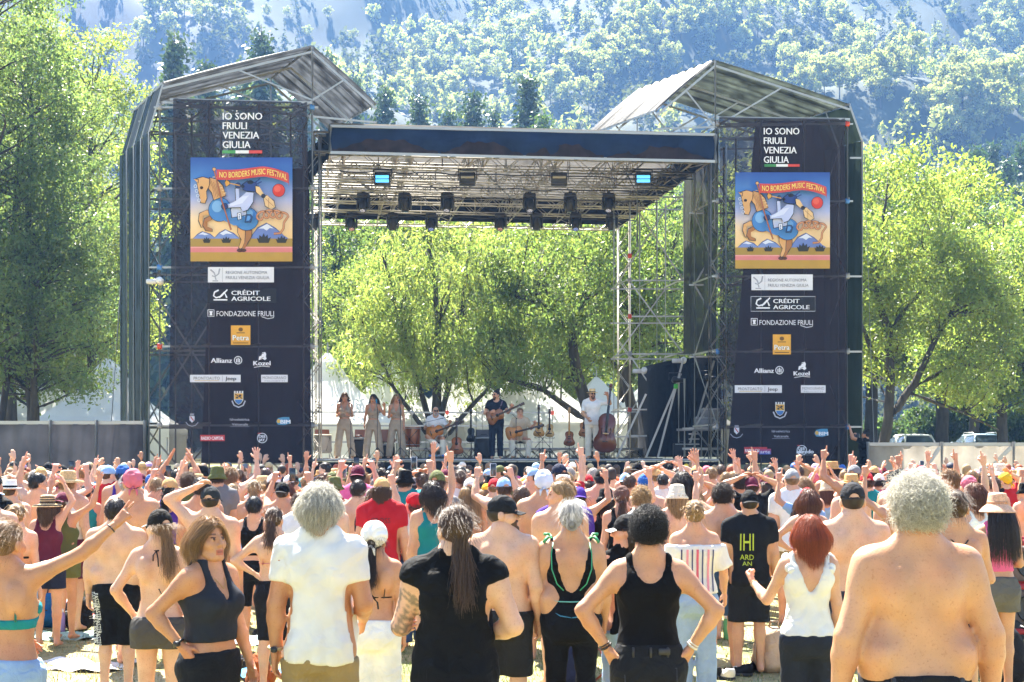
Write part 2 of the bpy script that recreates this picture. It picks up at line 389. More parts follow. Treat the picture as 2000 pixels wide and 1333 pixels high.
# -- trees behind the stage
willow = tree_meshes('willow', [[(0, 0, -.3, .22), (0, .1, 1.6, .2), (.1, .1, 5, .1), (-.5, 0, 9, .035)], [(0, 0, 1.5, .12), (.7, .1, 4, .08), (1.3, 0, 8, .03)], [(0, 0, 1.4, .12), (-.9, .1, 4, .08), (-1.9, 0, 7, .03)], [(0, 0, 1.3, .1), (-1.5, -.3, 3, .06), (-2.6, -.2, 5, .025)], [(0, 0, 1.3, .1), (1.7, -.3, 3, .06), (2.8, -.3, 4.6, .025)]],
    [(0, 0, 5.8, 3.4, 3, 3.6, 3), (-1.6, -.4, 4.4, 2, 2, 1.5, 1), (1.8, -.4, 4.2, 1.8, 2, 1.2, 1)], 215, 140, .18, (.4, .8), 31, .55, .26, .2)
crook = tree_meshes('crooked', [[(0, 0, -.3, .27), (-.25, 0, 1.6, .23), (-.9, .1, 3.4, .19), (-1.1, .1, 4.6, .15), (-2.3, 0, 5.4, .09), (-3.6, -.2, 5.6, .03)], [(.9, .2, -.3, .24), (1.05, .2, 2.2, .2), (.75, .2, 3.3, .16), (1.2, .2, 4.4, .12), (.9, .1, 5.6, .1), (-.2, 0, 6, .06), (-.9, 0, 7.4, .03)], [(-1.0, .1, 4.2, .11), (-.5, .1, 6, .07), (-.8, 0, 8, .03)], [(1.15, .2, 4.4, .09), (2, .2, 6, .06), (2.6, .1, 7.6, .03)], [(-.3, 0, 1.9, .12), (-2, -.2, 2.9, .07), (-3.4, -.3, 3.2, .03)]],
    [(-.4, 0, 6.4, 3.6, 2.8, 2.6, 3), (-2.6, -.3, 4.6, 2.2, 2, 1.8, 1.4), (2, .2, 6, 2.2, 2, 2.6, 1.2)], 225, 135, .15, (.4, .8), 37, .4, .40, .25)
back = tree_meshes('round', [[(0, 0, -.3, .25), (.1, 0, 3, .2), (.3, .1, 7, .1), (0, 0, 11, .03)], [(.1, 0, 2.6, .13), (1.6, .1, 5.5, .07), (2.4, .1, 8, .03)], [(.1, 0, 3, .12), (-1.5, .1, 5.5, .07), (-2.3, 0, 8.5, .03)]],
    [(0, 0, 7.2, 4, 3.4, 4.2, 3), (-1.5, -.4, 5.3, 2.8, 2.4, 2.0, 1), (1.7, -.4, 5.1, 2.6, 2.4, 1.9, 1)], 270, 135, .165, (.45, .95), 41, .3, .46, .35)
gb = 'leafy trees behind the stage'
put_tree('willow_tree', 'slender willow with upright bare stems rising behind the seated guitarist in white', 'tree', willow, G(852, 57), .2, (1.15, 1.15, 1.35), (1.75, 1.6, 1.05), gb)
put_tree('crooked_tree', 'dark crooked double trunk tree spreading its limbs behind the double bass', 'tree', crook, G(1178, 55), 0, (1.15, 1.15, 1.4), (1.25, 1.25, .85), gb)
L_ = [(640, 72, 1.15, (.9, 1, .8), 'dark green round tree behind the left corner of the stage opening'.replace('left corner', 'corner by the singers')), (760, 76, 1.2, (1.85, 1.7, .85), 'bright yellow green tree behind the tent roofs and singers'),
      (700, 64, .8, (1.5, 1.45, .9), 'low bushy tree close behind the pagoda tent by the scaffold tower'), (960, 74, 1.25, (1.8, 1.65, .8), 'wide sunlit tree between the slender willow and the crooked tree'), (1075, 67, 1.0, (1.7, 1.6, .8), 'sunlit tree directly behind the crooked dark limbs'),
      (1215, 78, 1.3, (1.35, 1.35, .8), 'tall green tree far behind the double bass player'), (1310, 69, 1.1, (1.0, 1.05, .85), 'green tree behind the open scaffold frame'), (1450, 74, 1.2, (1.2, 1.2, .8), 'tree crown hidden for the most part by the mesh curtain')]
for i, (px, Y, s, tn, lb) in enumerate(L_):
    put_tree('round_tree', lb, 'tree', back, G(px, Y), i*1.3, (s*1.1, s*1.1, s*1.12), tn, gb)  # sunlit crowns look lit through their brighter tint
# -- trees on the far side of the second tower
fork = tree_meshes('forked', [[(0, 0, -.3, .24), (.1, 0, 1.6, .2), (.3, 0, 2.9, .18), (.35, 0, 4.2, .15), (.3, .1, 6, .15), (-.1, .1, 7.4, .1), (.1, 0, 9.5, .06), (.3, 0, 11.5, .025)], [(.3, 0, 2.9, .15), (1.2, .1, 4.2, .13), (2.1, .1, 6, .09), (3.2, 0, 8, .05), (3.8, 0, 9.4, .02)], [(1.2, .1, 4.1, .09), (2.6, 0, 4.9, .06), (4.2, -.1, 4.6, .03)], [(1.0, .1, 3.9, .08), (2.8, -.2, 3.2, .05), (4.0, -.2, 2.6, .02)], [(.3, .1, 6, .1), (1.6, 0, 7.6, .06), (2.4, 0, 9.8, .025)], [(-.1, .1, 5, .1), (-.9, .1, 7, .06), (-1, 0, 9.4, .03)]],
    [(.9, 0, 9.3, 3.2, 2.8, 3.1, 2.6), (3, 0, 7, 2.4, 2.2, 2.6, 1.7), (3.2, -.2, 4.3, 1.7, 1.6, 1.1, .7), (-.4, .2, 6.5, 1.6, 1.6, 3, .8)], 265, 140, .155, (.4, .8), 53, .45, .40, .2)
gr = 'leafy trees past the second banner tower'
put_tree('forked_tree', 'forked tree with a leaning limb standing behind the parked cars', 'tree', fork, G(1718, 51), 0, (1.05, 1.1, 1.04), (1.6, 1.5, .8), gr)
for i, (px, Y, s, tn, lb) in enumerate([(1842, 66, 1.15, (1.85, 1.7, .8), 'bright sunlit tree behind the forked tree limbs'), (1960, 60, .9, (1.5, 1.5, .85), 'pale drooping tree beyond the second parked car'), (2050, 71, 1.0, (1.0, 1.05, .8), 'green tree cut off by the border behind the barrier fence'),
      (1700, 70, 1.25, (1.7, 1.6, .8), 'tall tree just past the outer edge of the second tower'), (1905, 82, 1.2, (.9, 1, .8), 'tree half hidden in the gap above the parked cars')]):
    put_tree('round_tree', lb, 'tree', back, G(px, Y), 2+i*1.7, (s*1.15, s*1.15, s*1.12), tn, gr)  # the brighter tints stand in for sun on the crown
# -- dark bushes under the trees
bm_ = tree_meshes('bush', [[(0, 0, -.1, .05), (.1, 0, .8, .03)], [(0, 0, -.1, .04), (-.5, .1, .9, .02)]], [(0, 0, 1.0, 1.5, 1.1, .9, 1)], 60, 150, .18, (.35, .6), 61, .2, .5, .2, .2)
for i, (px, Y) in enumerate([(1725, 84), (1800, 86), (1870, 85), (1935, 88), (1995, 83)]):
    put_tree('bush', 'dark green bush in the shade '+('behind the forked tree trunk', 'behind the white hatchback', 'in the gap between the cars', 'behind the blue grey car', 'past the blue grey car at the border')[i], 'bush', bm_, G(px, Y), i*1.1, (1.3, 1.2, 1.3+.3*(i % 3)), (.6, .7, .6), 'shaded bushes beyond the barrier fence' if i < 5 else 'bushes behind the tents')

# -- conifers and the wooded hillside
def conifer(key, h, r, seed, per):
    rs = np.random.RandomState(seed); mb = MB(); mb.tube([(0, 0, -1), (0, 0, h*.5), (0, 0, h)], [h*.014, h*.009, .02], 6)
    P_, A_, S_ = [], [], []
    z = h*.08
    while z < h*.985:
        t = z/h; rr = r*(1-t)**.85*(rs.uniform(.55, 1.2)); nb = 8 if t < .75 else 6
        for k in range(nb):
            a = rs.uniform(0, 6.28); L = rr*rs.uniform(.65, 1.1)
            for q in range(per):
                u = rs.uniform(.12, 1); p = np.array([math.cos(a)*L*u, math.sin(a)*L*u, z-.28*L*u*u-.05]); p += rs.normal(size=3)*np.array([.16, .16, .1])*(r/2)
                P_.append(p); d = np.array([math.cos(a)+rs.normal()*.5, math.sin(a)+rs.normal()*.5, -.55+rs.normal()*.25]); A_.append(d/np.linalg.norm(d)); S_.append(rs.uniform(.5, 1.1)*(.3+.8*(1-t)**.7))
        z += h*.027
    p = np.array(P_); ax = np.array(A_); n = len(p); s = np.array(S_)[:, None]*h*.044
    w = np.cross(ax, rs.normal(size=(n, 3))); w /= np.linalg.norm(w, axis=1)[:, None]
    v = np.stack([p-ax*s*.5, p+w*s*.26, p+ax*s*.55, p-w*s*.26], 1).reshape(-1, 3); c = np.repeat((1+rs.uniform(-.35, .35, n))[:, None].repeat(3, 1), 4, 0)
    tm = mb.mesh(key+'_trunk', True); tm.materials.append(M_bark)
    cm = new_mesh(key+'_crown', v, np.arange(n*4).reshape(n, 4), False, c); cm.materials.append(M_needle)
    return tm, cm
con = [conifer('spruce', 20, 4.0, 71, 27), conifer('spruceb', 20, 3.2, 72, 25), conifer('sprucec', 20, 4.2, 73, 27)]
def conifer_at(px, ytop, Y, label, grp, k, tint=(1, 1, 1), wid=1.0, base=None):
    z0 = float(hill_z(np.array((px-HORX)/FPX*Y), np.array(Y))) if Y > HY0 else 1.7
    p = P(px, ytop, Y); h = (p.z-z0)/20
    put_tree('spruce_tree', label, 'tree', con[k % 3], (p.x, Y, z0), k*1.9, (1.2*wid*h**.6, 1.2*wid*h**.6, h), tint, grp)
cl_ = [(340, 58, 120, 'lone dark spruce rising beside the sunny crown of the tall trees', .95), (402, 108, 128, 'small spruce tip behind the first tower roof, just above its white tarp', .8), (510, 48, 135, 'dark spruce standing above the slope of the first tower roof', .95), (640, 92, 150, 'thin spruce tip just past the peak of the first tower roof', .6),
       (690, 140, 140, 'slim spruce rising above the eave of the first tower roof', .7), (752, 160, 130, 'dark spruce beside the roof eave tip, above the blue fascia', .85), (818, 176, 128, 'mid height spruce above the blue fascia, next to the one by the eave', .9), (875, 207, 140, 'short pale spruce behind the blue fascia', .9), (925, 168, 132, 'spruce left of the darkest one above the blue fascia'.replace('left of the darkest one', 'of full dark green, second tallest')  , 1.0),
       (966, 205, 138, 'narrow dark spruce tip squeezed between two taller spruces', .55), (1030, 138, 126, 'tallest and darkest full spruce above the blue fascia', 1.15), (1058, 214, 120, 'bright green short spruce leaning on the tallest dark one', .9), (590, 170, 170, 'hazy spruce seen through the open gable of the first tower', .9), (470, 150, 165, 'hazy spruce behind the white tarp of the first tower', .9)]
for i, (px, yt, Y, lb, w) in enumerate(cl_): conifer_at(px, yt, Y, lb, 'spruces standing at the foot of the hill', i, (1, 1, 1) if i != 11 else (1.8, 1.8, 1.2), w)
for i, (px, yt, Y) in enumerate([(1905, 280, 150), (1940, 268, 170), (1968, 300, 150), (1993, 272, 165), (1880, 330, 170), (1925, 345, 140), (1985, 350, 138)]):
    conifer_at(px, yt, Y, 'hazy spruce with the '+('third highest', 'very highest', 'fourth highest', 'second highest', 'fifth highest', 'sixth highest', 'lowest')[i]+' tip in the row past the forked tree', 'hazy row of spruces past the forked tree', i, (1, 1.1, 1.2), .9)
def hill_tree(key, seed, n=900, leaf=.62, h=9, r=3.3):
    rs = np.random.RandomState(seed); mb = MB(); mb.tube([(0, 0, -2), (0, 0, h*.6)], [.2, .08], 5)
    cl = []
    for k in range(46):
        d = rs.normal(size=3); d /= np.linalg.norm(d); q = rs.uniform(.35, 1)
        z = h*.58+d[2]*q*h*.42; w = 1-.25*max(0, (z-h*.55)/(h*.45))
        cl.append((d[0]*q*r*w, d[1]*q*r*w, z, rs.uniform(.5, 1.1)))
    v, f, c = leaf_cloud(cl, n//46, leaf, seed+5, .15, .6, .3)
    tm = mb.mesh(key+'_trunk', True); tm.materials.append(M_bark); cm = new_mesh(key+'_crown', v, f, False, c); cm.materials.append(M_hleaf)
    return tm, cm
ht = [hill_tree('hill%d' % i, 80+i, 1500, .6, (8, 9.5, 11, 9)[i % 4], (3.6, 3.2, 3.4, 4.2)[i % 4]) for i in range(4)]
# broadleaf trees that stand out on the hillside, leaf highlights tinted into the crowns (pixel of the crown's middle, relative size)
ZONES = {
 'on the steep slope above the first tower roof': [(300, 20, 1), (330, 60, .8), (360, 15, 1.1), (395, 40, .9), (430, 10, 1), (280, 75, .9), (465, 30, .6), (600, 60, .5), (640, 25, .5), (560, 20, .4), (690, 60, .45), (520, 15, .5), (735, 30, .45)],
 'in the bright belt of trees rising over the blue fascia': [(800, 150, 1), (815, 110, 1.1), (850, 140, 1.1), (845, 90, .9), (880, 110, 1.1), (905, 150, 1.1), (900, 70, 1), (935, 110, 1.2), (930, 40, .9), (965, 145, 1.2), (960, 75, 1.1), (985, 40, 1), (1000, 100, 1.2), (1010, 15, .9), (1040, 60, 1), (1030, 110, .9), (780, 190, .9), (830, 190, .9), (1075, 190, 1), (1095, 170, 1), (1110, 220, 1), (1060, 35, .8), (1085, 95, .7), (1000, 185, 1), (880, 190, 1), (1150, 200, 1)],
 'in the tree belt between the two tower roofs': [(1130, 130, 1.1), (1165, 100, 1.1), (1150, 60, .9), (1180, 150, 1.2), (1215, 120, 1.2), (1200, 75, .9), (1245, 85, 1.1), (1240, 145, 1), (1280, 95, 1), (1275, 50, 1), (1185, 25, .8), (1225, 30, .8), (1310, 130, 1), (1255, 15, .8), (1100, 20, .6)],
 'above the peak of the second tower roof': [(1330, 75, 1.1), (1345, 30, 1), (1375, 55, 1.1), (1400, 25, 1), (1420, 60, 1.1), (1440, 20, .9), (1450, 95, .9), (1380, 95, .8), (1480, 50, .8), (1475, 15, .8), (1500, 105, .8)],
 'in the cluster over the eave of the second tower': [(1530, 95, .8), (1545, 140, 1), (1580, 145, 1.1), (1610, 175, 1.1), (1640, 60, 1.1), (1660, 95, 1.2), (1650, 135, 1.2), (1690, 75, 1.1), (1690, 125, 1.1), (1700, 165, 1.1), (1740, 150, 1.1), (1755, 105, 1.3), (1780, 130, 1), (1640, 175, 1), (1570, 175, 1), (1720, 190, 1), (1600, 110, .7)],
 'on the spur of trees beyond the forked tree crown': [(1860, 190, 1.1), (1880, 150, 1.1), (1905, 110, 1.2), (1930, 75, 1.2), (1955, 45, 1.2), (1985, 20, 1.2), (1990, 75, 1.2), (1960, 105, 1.2), (1935, 140, 1.2), (1910, 180, 1.2), (1880, 215, 1.1), (1850, 235, 1), (1915, 225, 1.1), (1950, 185, 1.2), (1985, 150, 1.2), (1990, 200, 1.1), (1850, 275, 1), (1900, 265, 1), (1945, 255, 1), (1820, 215, .8)],
 'scattered alone on the dark upper slope': [(1540, 25, .5), (1610, 20, .5), (1760, 25, .5), (1830, 60, .5), (1700, 15, .5), (1580, 60, .4), (1790, 200, .6), (1860, 30, .5)],
}
k_ = 0; HL = {}; HT = []
for zone, pts in ZONES.items():
    for px, py, s in pts:
        p = hill_hit(px, py+22); k_ += 1
        lit_tint = rnd.uniform(1.5, 2.1)  # brightness of leaf highlights put into the crown tint
        big = 'large' if s > 1.05 else ('medium' if s > .75 else 'small'); hgt = 'high' if py < 55 else ('midway' if py < 125 else 'low')
        near_ = min(((285, 'the green tarp wall'), (335, 'the outer pole of the first tower'), (400, 'the small spruce tip'), (470, 'the first headline print'), (560, 'the first banner ball'), (610, 'the first tower peak'), (665, 'the brown haired singer'), (700, 'the slim spruce by the eave'), (747, 'the first lit strobe'), (790, 'the teal spotlight'), (845, 'the seated guitarist in white'), (880, 'the short pale spruce'), (913, 'the first unlit strobe'), (945, 'the standing guitarist'), (985, 'the narrow spruce tip'), (1030, 'the tallest spruce'), (1062, 'the bright green spruce'), (1092, 'the second unlit strobe'), (1120, 'the electric guitar'), (1157, 'the double bass player'), (1190, 'the double bass'), (1232, 'the open scaffold pole'), (1256, 'the second lit strobe'), (1300, 'the drape booth'), (1345, 'the mesh curtain'), (1397, 'the second tower peak'), (1440, 'the horse head of the second poster'), (1480, 'the flag pole of the second poster'), (1525, 'the second headline print'), (1570, 'the round radio logo'), (1597, 'the second banner ball'), (1640, 'the outer edge of the second banner'), (1690, 'the photographer'), (1725, 'the forked tree trunk'), (1772, 'the white hatchback'), (1830, 'the gap between the cars'), (1870, 'the cup holding woman'), (1905, 'the blue grey car'), (1950, 'the sun hat woman'), (1990, 'the red speaker cart')), key=lambda q: abs(q[0]-px))[1]
        zone_l = '%s bright tree %s on the slope above %s' % (big, hgt, near_)
        HL.setdefault(zone_l, []).append((py, px)); HT.append((zone_l, px, py, s, p, lit_tint, k_))
for lb, px, py, s, p, lit_tint, k_ in HT:
    q = sorted(HL[lb]); n = q.index((py, px))
    if len(q) > 1: lb = ('uppermost', 'second', 'third', 'fourth', 'fifth')[n]+', '+lb if n < len(q)-1 or len(q) > 5 else 'lowest, '+lb
    put_tree('hillside_tree', lb, 'tree', ht[k_ % 4], (p.x, p.y, float(hill_z(np.array(p.x), np.array(p.y)))), k_*1.37, (s*rnd.uniform(.95, 1.25),)*2+(s*rnd.uniform(.85, 1.2),), (lit_tint, lit_tint, lit_tint*.95), 'bright broadleaf trees on the hazy hillside')
def forest():
    """the dark wooded mass of the hillside: one object"""
    rs = np.random.RandomState(5); V, F, C = [], [], []; n0 = 0
    proto = [con[i][1] for i in range(3)]
    arrs = []
    for me in proto:
        co = np.empty(len(me.vertices)*3, dtype=np.float32); me.vertices.foreach_get('co', co); co = co.reshape(-1, 4, 3)
        sel = rs.choice(len(co), 80, replace=False); q = co[sel]; ctr = q.mean(1, keepdims=True); arrs.append(ctr+(q-ctr)*3.4)
    for i in range(900):
        y = 215+rs.uniform()**1.1*420; x = rs.uniform(-.42, .42)*y
        if -.2 < x/y < -.07 and rs.uniform() < .5 and y > 260: continue
        z = float(hill_z(np.array(x), np.array(y))); a = arrs[i % 3]; s = rs.uniform(.35, .62); t = rs.uniform(0, 6.28)
        c, sn = math.cos(t), math.sin(t); q = a.reshape(-1, 3)*s
        q = np.stack([q[:, 0]*c-q[:, 1]*sn+x, q[:, 0]*sn+q[:, 1]*c+y, q[:, 2]*1.05+z-.5], 1)
        V.append(q); C.append(np.full((len(q), 3), rs.uniform(.18, .4)))  # low tint puts the shade of the spruce wood into its colour
    # broadleaf canopy between the spruces
    arrs = []
    for me in [h_[1] for h_ in ht]:
        co = np.empty(len(me.vertices)*3, dtype=np.float32); me.vertices.foreach_get('co', co); co = co.reshape(-1, 4, 3)
        q = co[rs.choice(len(co), 75, replace=False)]; ctr = q.mean(1, keepdims=True); arrs.append(ctr+(q-ctr)*2.6)
    for i in range(1700):
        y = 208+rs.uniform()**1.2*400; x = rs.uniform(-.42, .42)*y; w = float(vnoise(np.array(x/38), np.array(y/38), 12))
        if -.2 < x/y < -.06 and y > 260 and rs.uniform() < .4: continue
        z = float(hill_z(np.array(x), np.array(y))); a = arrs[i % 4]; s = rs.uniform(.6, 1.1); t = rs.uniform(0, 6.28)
        c, sn = math.cos(t), math.sin(t); q = a.reshape(-1, 3)*s; b = rs.uniform(.2, .5) if w < .55 else rs.uniform(1.0, 1.9)  # dark tint for shaded gaps, bright tint for sunlit clumps
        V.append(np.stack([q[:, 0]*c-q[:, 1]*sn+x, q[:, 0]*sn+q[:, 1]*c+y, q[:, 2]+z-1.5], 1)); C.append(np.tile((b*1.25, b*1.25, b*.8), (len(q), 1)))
    v = np.concatenate(V); f = np.arange(len(v)).reshape(-1, 4)
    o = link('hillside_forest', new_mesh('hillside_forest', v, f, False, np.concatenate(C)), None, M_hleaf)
    o['kind'] = 'stuff'; o['label'] = 'dark hazy spruce forest covering the steep hillside'; o['category'] = 'forest'
forest()
def haze():
    mb = MB(); mb.box((0, 430, 195), (1000, 900, 394))       # closed box round everything seen, z -2..392
    m = bpy.data.materials.new('haze_air'); m.use_nodes = True; N = m.node_tree.nodes; N.remove(N['Principled BSDF'])
    v = N.new('ShaderNodeVolumePrincipled'); v.inputs['Color'].default_value = (.24, .49, 1.0, 1); v.inputs['Density'].default_value = HAZE; v.inputs['Anisotropy'].default_value = .25
    m.node_tree.links.new(v.outputs[0], N['Material Output'].inputs['Volume'])
    o = mb.build('haze', m); o['kind'] = 'stuff'; o['label'] = 'thin blue summer haze filling the valley air'
HAZE = .00042
haze()
# ================================================================ pipes and scaffold
def _unit_pipe():
    mb = MB(); mb.tube([(0, 0, 0), (0, 0, 1)], 1, 8); me = mb.mesh('pipe', True); me.materials.append(M_steel); return me
PIPE = _unit_pipe()
def pipe(parent, a, b, r=.027, name='pole', me=None, color=None):
    a = Vector(a); b = Vector(b); d = b-a; L = d.length
    o = bpy.data.objects.new(name, me or PIPE); col.objects.link(o); o.parent = parent
    q = d.to_track_quat('Z', 'Y'); o.location = a - Vector(parent.location if parent else (0, 0, 0)); o.rotation_mode = 'QUATERNION'; o.rotation_quaternion = q; o.scale = (r, r, L)
    if color: o.color = (*lin(color), 1)
    return o
def _clampme():
    mb = MB(); mb.bbox((0, 0, 0), (.11, .13, .14), .015); me = mb.mesh('clamp'); me.materials.append(M_plain); return me
CLAMP = _clampme()
def clamp(parent, p, color): return link('clamp', CLAMP, parent, None, Vector(p)-parent.location, color)
def scaffold(root, O, u, v, us, vs_, ztop, zl, diag=True, rr=None, seed=1, skipfront=()):
    rs = random.Random(seed); O = Vector(O)
    pt = lambda a, b, z: O+u*a+v*b+Vector((0, 0, z))
    for a in us:
        for b in vs_: pipe(root, pt(a, b, 0), pt(a, b, ztop), .03, 'pole')
    for z in zl:
        for b in vs_: pipe(root, pt(us[0], b, z)-u*.15, pt(us[-1], b, z)+u*.15, .026, 'ledger')
        for a in us: pipe(root, pt(a, vs_[0], z+.06)-v*.1, pt(a, vs_[-1], z+.06)+v*.1, .026, 'transom')
        for a in (us[0], us[-1]):
            clamp(root, pt(a, vs_[0], z), rs.choice(['#8a8d90', '#8a8d90', '#c9452e', '#3f78b8', '#8f8f8f']))
    if diag:
        for i, (z0, z1) in enumerate(zip(zl[:-1], zl[1:])):
            for b in (vs_[-1], vs_[len(vs_)//2]):
                for j in range(len(us)-1):
                    a0, a1 = (us[j], us[j+1]) if (i+j) % 2 else (us[j+1], us[j])
                    pipe(root, pt(a0, b, z0), pt(a1, b, z1), .024, 'brace')
            for a in (us[0], us[-1]):
                b0, b1 = (vs_[0], vs_[-1]) if i % 2 else (vs_[-1], vs_[0])
                pipe(root, pt(a, b0, z0), pt(a, b1, z1), .024, 'brace')
# ---------------------------------------------------------------- cloths
def tarp_mat(key, c, tr, rough=.4, transcol=None, holes=None):
    return mat(key, c, rough, 0, .15, 1.5, .15, 12, spec=.2, trans=tr, transcol=transcol, holes=holes)
M_tarpw = mat('fold_shaded_tarp', (.20, .20, .175), .45, 0, .75, 2.2, .15, 12, trans=.5, objcol=True, vcol=True)
M_tarpg = tarp_mat('green_tarp', (.022, .033, .026), .5, .10)
M_banner = mat('banner_mesh_cloth', (.026, .021, .029), .85, 0, .15, 1.2, .1, 30, holes=.24, spec=.2)
M_curtain = mat('grey_mesh_curtain', (.028, .029, .029), .9, 0, .2, 1.5, .1, 30, holes=.08, spec=.15)
M_fascia = mat('navy_fascia_cloth', (.010, .022, .056), .85, 0, .3, 1.5, .2, 20, spec=.15)
def sheet(name, p00, p10, p01, p11, nu, nv, mat_, parent, disp=None, color=None):
    """bilinear sheet p00->p10 along u, p01/p11 at v=1; disp(u,v) metres along the normal"""
    p00, p10, p01, p11 = map(Vector, (p00, p10, p01, p11)); n = (p10-p00).cross(p01-p00).normalized(); base = parent.location if parent else Vector()
    mb = MB()
    mb.grid(lambda u, v: (p00*(1-u)+p10*u)*(1-v)+(p01*(1-u)+p11*u)*v+n*(disp(u, v) if disp else 0)-base, nu, nv)
    return mb.build(name, mat_, parent, True, color=color)
def folds(freq, amp, seed=0, axis=1, sag=0):
    rs = random.Random(seed); ph = [rs.uniform(0, 6.3) for _ in range(4)]
    def f(u, v):
        t = v if axis else u; s = u if axis else v
        return amp*(math.sin(t*freq*6.28+ph[0]+s*.8)*.5+math.sin(t*freq*2.3*6.28+ph[1]-s*1.3)*.3+math.sin(t*freq*4.1*6.28+ph[2])*.2)-sag*math.sin(math.pi*s)
    return f
# ================================================================ tower one (by the tall trees)
TY = 36.0
def fold_shade_(o):
    """light and shade of the folds, painted as stripes along the slope of the tarp"""
    me = o.data; n = len(me.vertices); nu = 25; rs = np.random.RandomState(n % 97); st = np.interp(np.arange(61), np.arange(0, 62, 1.5)[:42], rs.choice([.25, .5, .9, 1.2, 1.5], 42)); a = me.color_attributes.new('tint', 'FLOAT_COLOR', 'POINT')
    c = np.ones((n, 4), dtype=np.float32); c[:, :3] = np.repeat(st, nu)[:n, None]; a.data.foreach_set('color', c.ravel()); return o  # stripe tints stand in for shading of the folds
def tower(first):
    if first:
        x0, x1, xm, Yf = 312, 610, 338, TY; v = Vector((-.46, .888, 0)); dep = 3.4
        R0, E0, F0 = P(610, 92, Yf), P(318, 165, Yf), P(735, 205, Yf)
        W0 = P(291, 258, Yf); us = [0, 1.25, 2.5, 3.86]; ztop = 10.95
        lab = 'steel scaffold tower carrying the banner beside the singers'
    else:
        x0, x1, Yf = 1402, 1655, 37.8; v = Vector((-.5, .866, 0)); dep = 3.6
        R0, E0, F0 = P(1397, 120, Yf), P(1282, 219, Yf), P(1660, 207, Yf)
        W0 = P(1684, 275, Yf); us = [0, 1.15, 2.3, 3.44]; ztop = 10.9
        lab = 'steel scaffold tower carrying the banner beside the double bass'
    O = P(x0, 893, Yf); O.z = 0
    t = thing('scaffold_tower', lab, 'scaffold tower', O, 0, 'scaffold towers flanking the stage')
    zl = [1.3, 2.75, 4.75, 6.75, 8.75, 10.8]
    scaffold(t, O, Vector((1, 0, 0)), v if first else Vector((-.2, .98, 0)), us, [0, dep/2, dep] if first else [0, 1.9], ztop, zl, seed=3 if first else 4)
    # gable pipes
    sh = v*dep; ip = R0 if first else R0
    pipe(t, Vector((R0.x, R0.y+.03, 8)), R0, .034, 'ridge_post'); pipe(t, Vector((R0.x, R0.y, 8))+sh, R0+sh, .03, 'ridge_post')
    for q in (0, .5, 1.0):
        s_ = sh*q
        for e in (E0, F0):
            pipe(t, R0+s_-Vector((0, 0, .12)), e+s_-Vector((0, 0, .1)), .03, 'rafter')
        pipe(t, E0+s_-Vector((0, 0, .45)), F0+s_-Vector((0, 0, .45)), .026, 'tie_pipe')
        m1 = (R0*.5+E0*.5)+s_; m2 = (R0*.5+F0*.5)+s_
        pipe(t, m1-Vector((0, 0, .1)), Vector((R0.x, R0.y, E0.z-.4))+s_, .022, 'brace'); pipe(t, m2-Vector((0, 0, .1)), Vector((R0.x, R0.y, E0.z-.4))+s_, .022, 'brace')
    pipe(t, R0, R0+sh, .03, 'ridge_pipe')
    # roof
    r = thing('tower_roof', 'white tarp gable roof with a green side wall over the tower by the singers' if first else 'white tarp gable roof with a dark slope over the tower by the double bass', 'tarp roof', R0, 0, 'tarp roofs of the scaffold towers')
    up = Vector((0, 0, .04))
    fold_shade_(sheet('tarp', R0+up, E0+up, R0+sh+up, E0+sh+up, 24, 60, M_tarpw, r, folds(9, .05, 1, 1, .03), '#404347'))
    fold_shade_(sheet('tarp', R0+up, F0+up, R0+sh+up, F0+sh+up, 24, 60, M_tarpw, r, folds(9, .05, 2, 1, -.03), '#404347' if first else '#30352f'))  # darker colour paints in the shade of the second tower's slope
    for e in (E0, F0): pipe(r, e+up, e+sh+up, .03, 'eave_pipe')
    e = E0 if first else F0
    out = W0-e
    k = 4
    for i in range(k):
        a, b = sh*(i/k), sh*((i+1)/k-.012)
        sheet('tarp_skirt', e+a, e+b, W0+a, W0+b, 8, 10, M_tarpg if i % 2 or not first else tarp_mat('grey_tarp', (.04, .045, .042), .14), r, folds(1.5, .05, i, 0))
        g0, g1 = W0+a, W0+b
        sheet('tarp_panel', g0, g1, Vector((g0.x, g0.y, .3)), Vector((g1.x, g1.y, .3)), 12, 20, M_tarpg, r, folds(1.3, .07, 10+i, 0))
        pipe(r, Vector((g0.x, g0.y, .1)), g0, .03, 'pole'); pipe(r, g0, e+a, .026, 'rafter')
    if first:
        for z in (2.75, 6.75, 9.9): pipe(t, Vector((W0.x, W0.y, z)), Vector((O.x, O.y, z)), .026, 'ledger')
    else:
        for z in (2.75, 4.75, 6.75, 9.9): pipe(t, Vector((W0.x, W0.y, z)), Vector((F0.x, F0.y, z)), .026, 'ledger')
    return t
tower(True); tower(False)
# dark cloth backings that hang inside the towers, behind the banners
def hanging(name, label, cat, c, nu, nv, m, d=None, grp=None):
    o = sheet(name, *c, nu, nv, m, None, d); tag(o, label, cat, grp); return o
hanging('black_drape', 'black cloth hanging inside the first tower behind its banner artwork', 'drape', (P(415, 330, 37.0), P(604, 330, 37.0), P(392, 905, 37.0), P(608, 905, 37.0)), 16, 12, M_black, folds(4, .06, 3, 0))
hanging('black_drape', 'black cloth hanging inside the second tower behind its banner', 'drape', (P(1476, 236, 39.0), P(1650, 236, 39.0), P(1420, 905, 39.0), P(1655, 905, 39.0)), 16, 12, M_black, folds(4, .06, 4, 0))
hanging('mesh_curtain', 'long grey mesh curtain hanging down the inner side of the second tower', 'curtain', (P(1396, 250, 38.3), P(1335, 330, 41.8), P(1396, 690, 38.3), P(1335, 692, 41.8)), 18, 30, M_curtain, folds(2.2, .1, 6, 0))
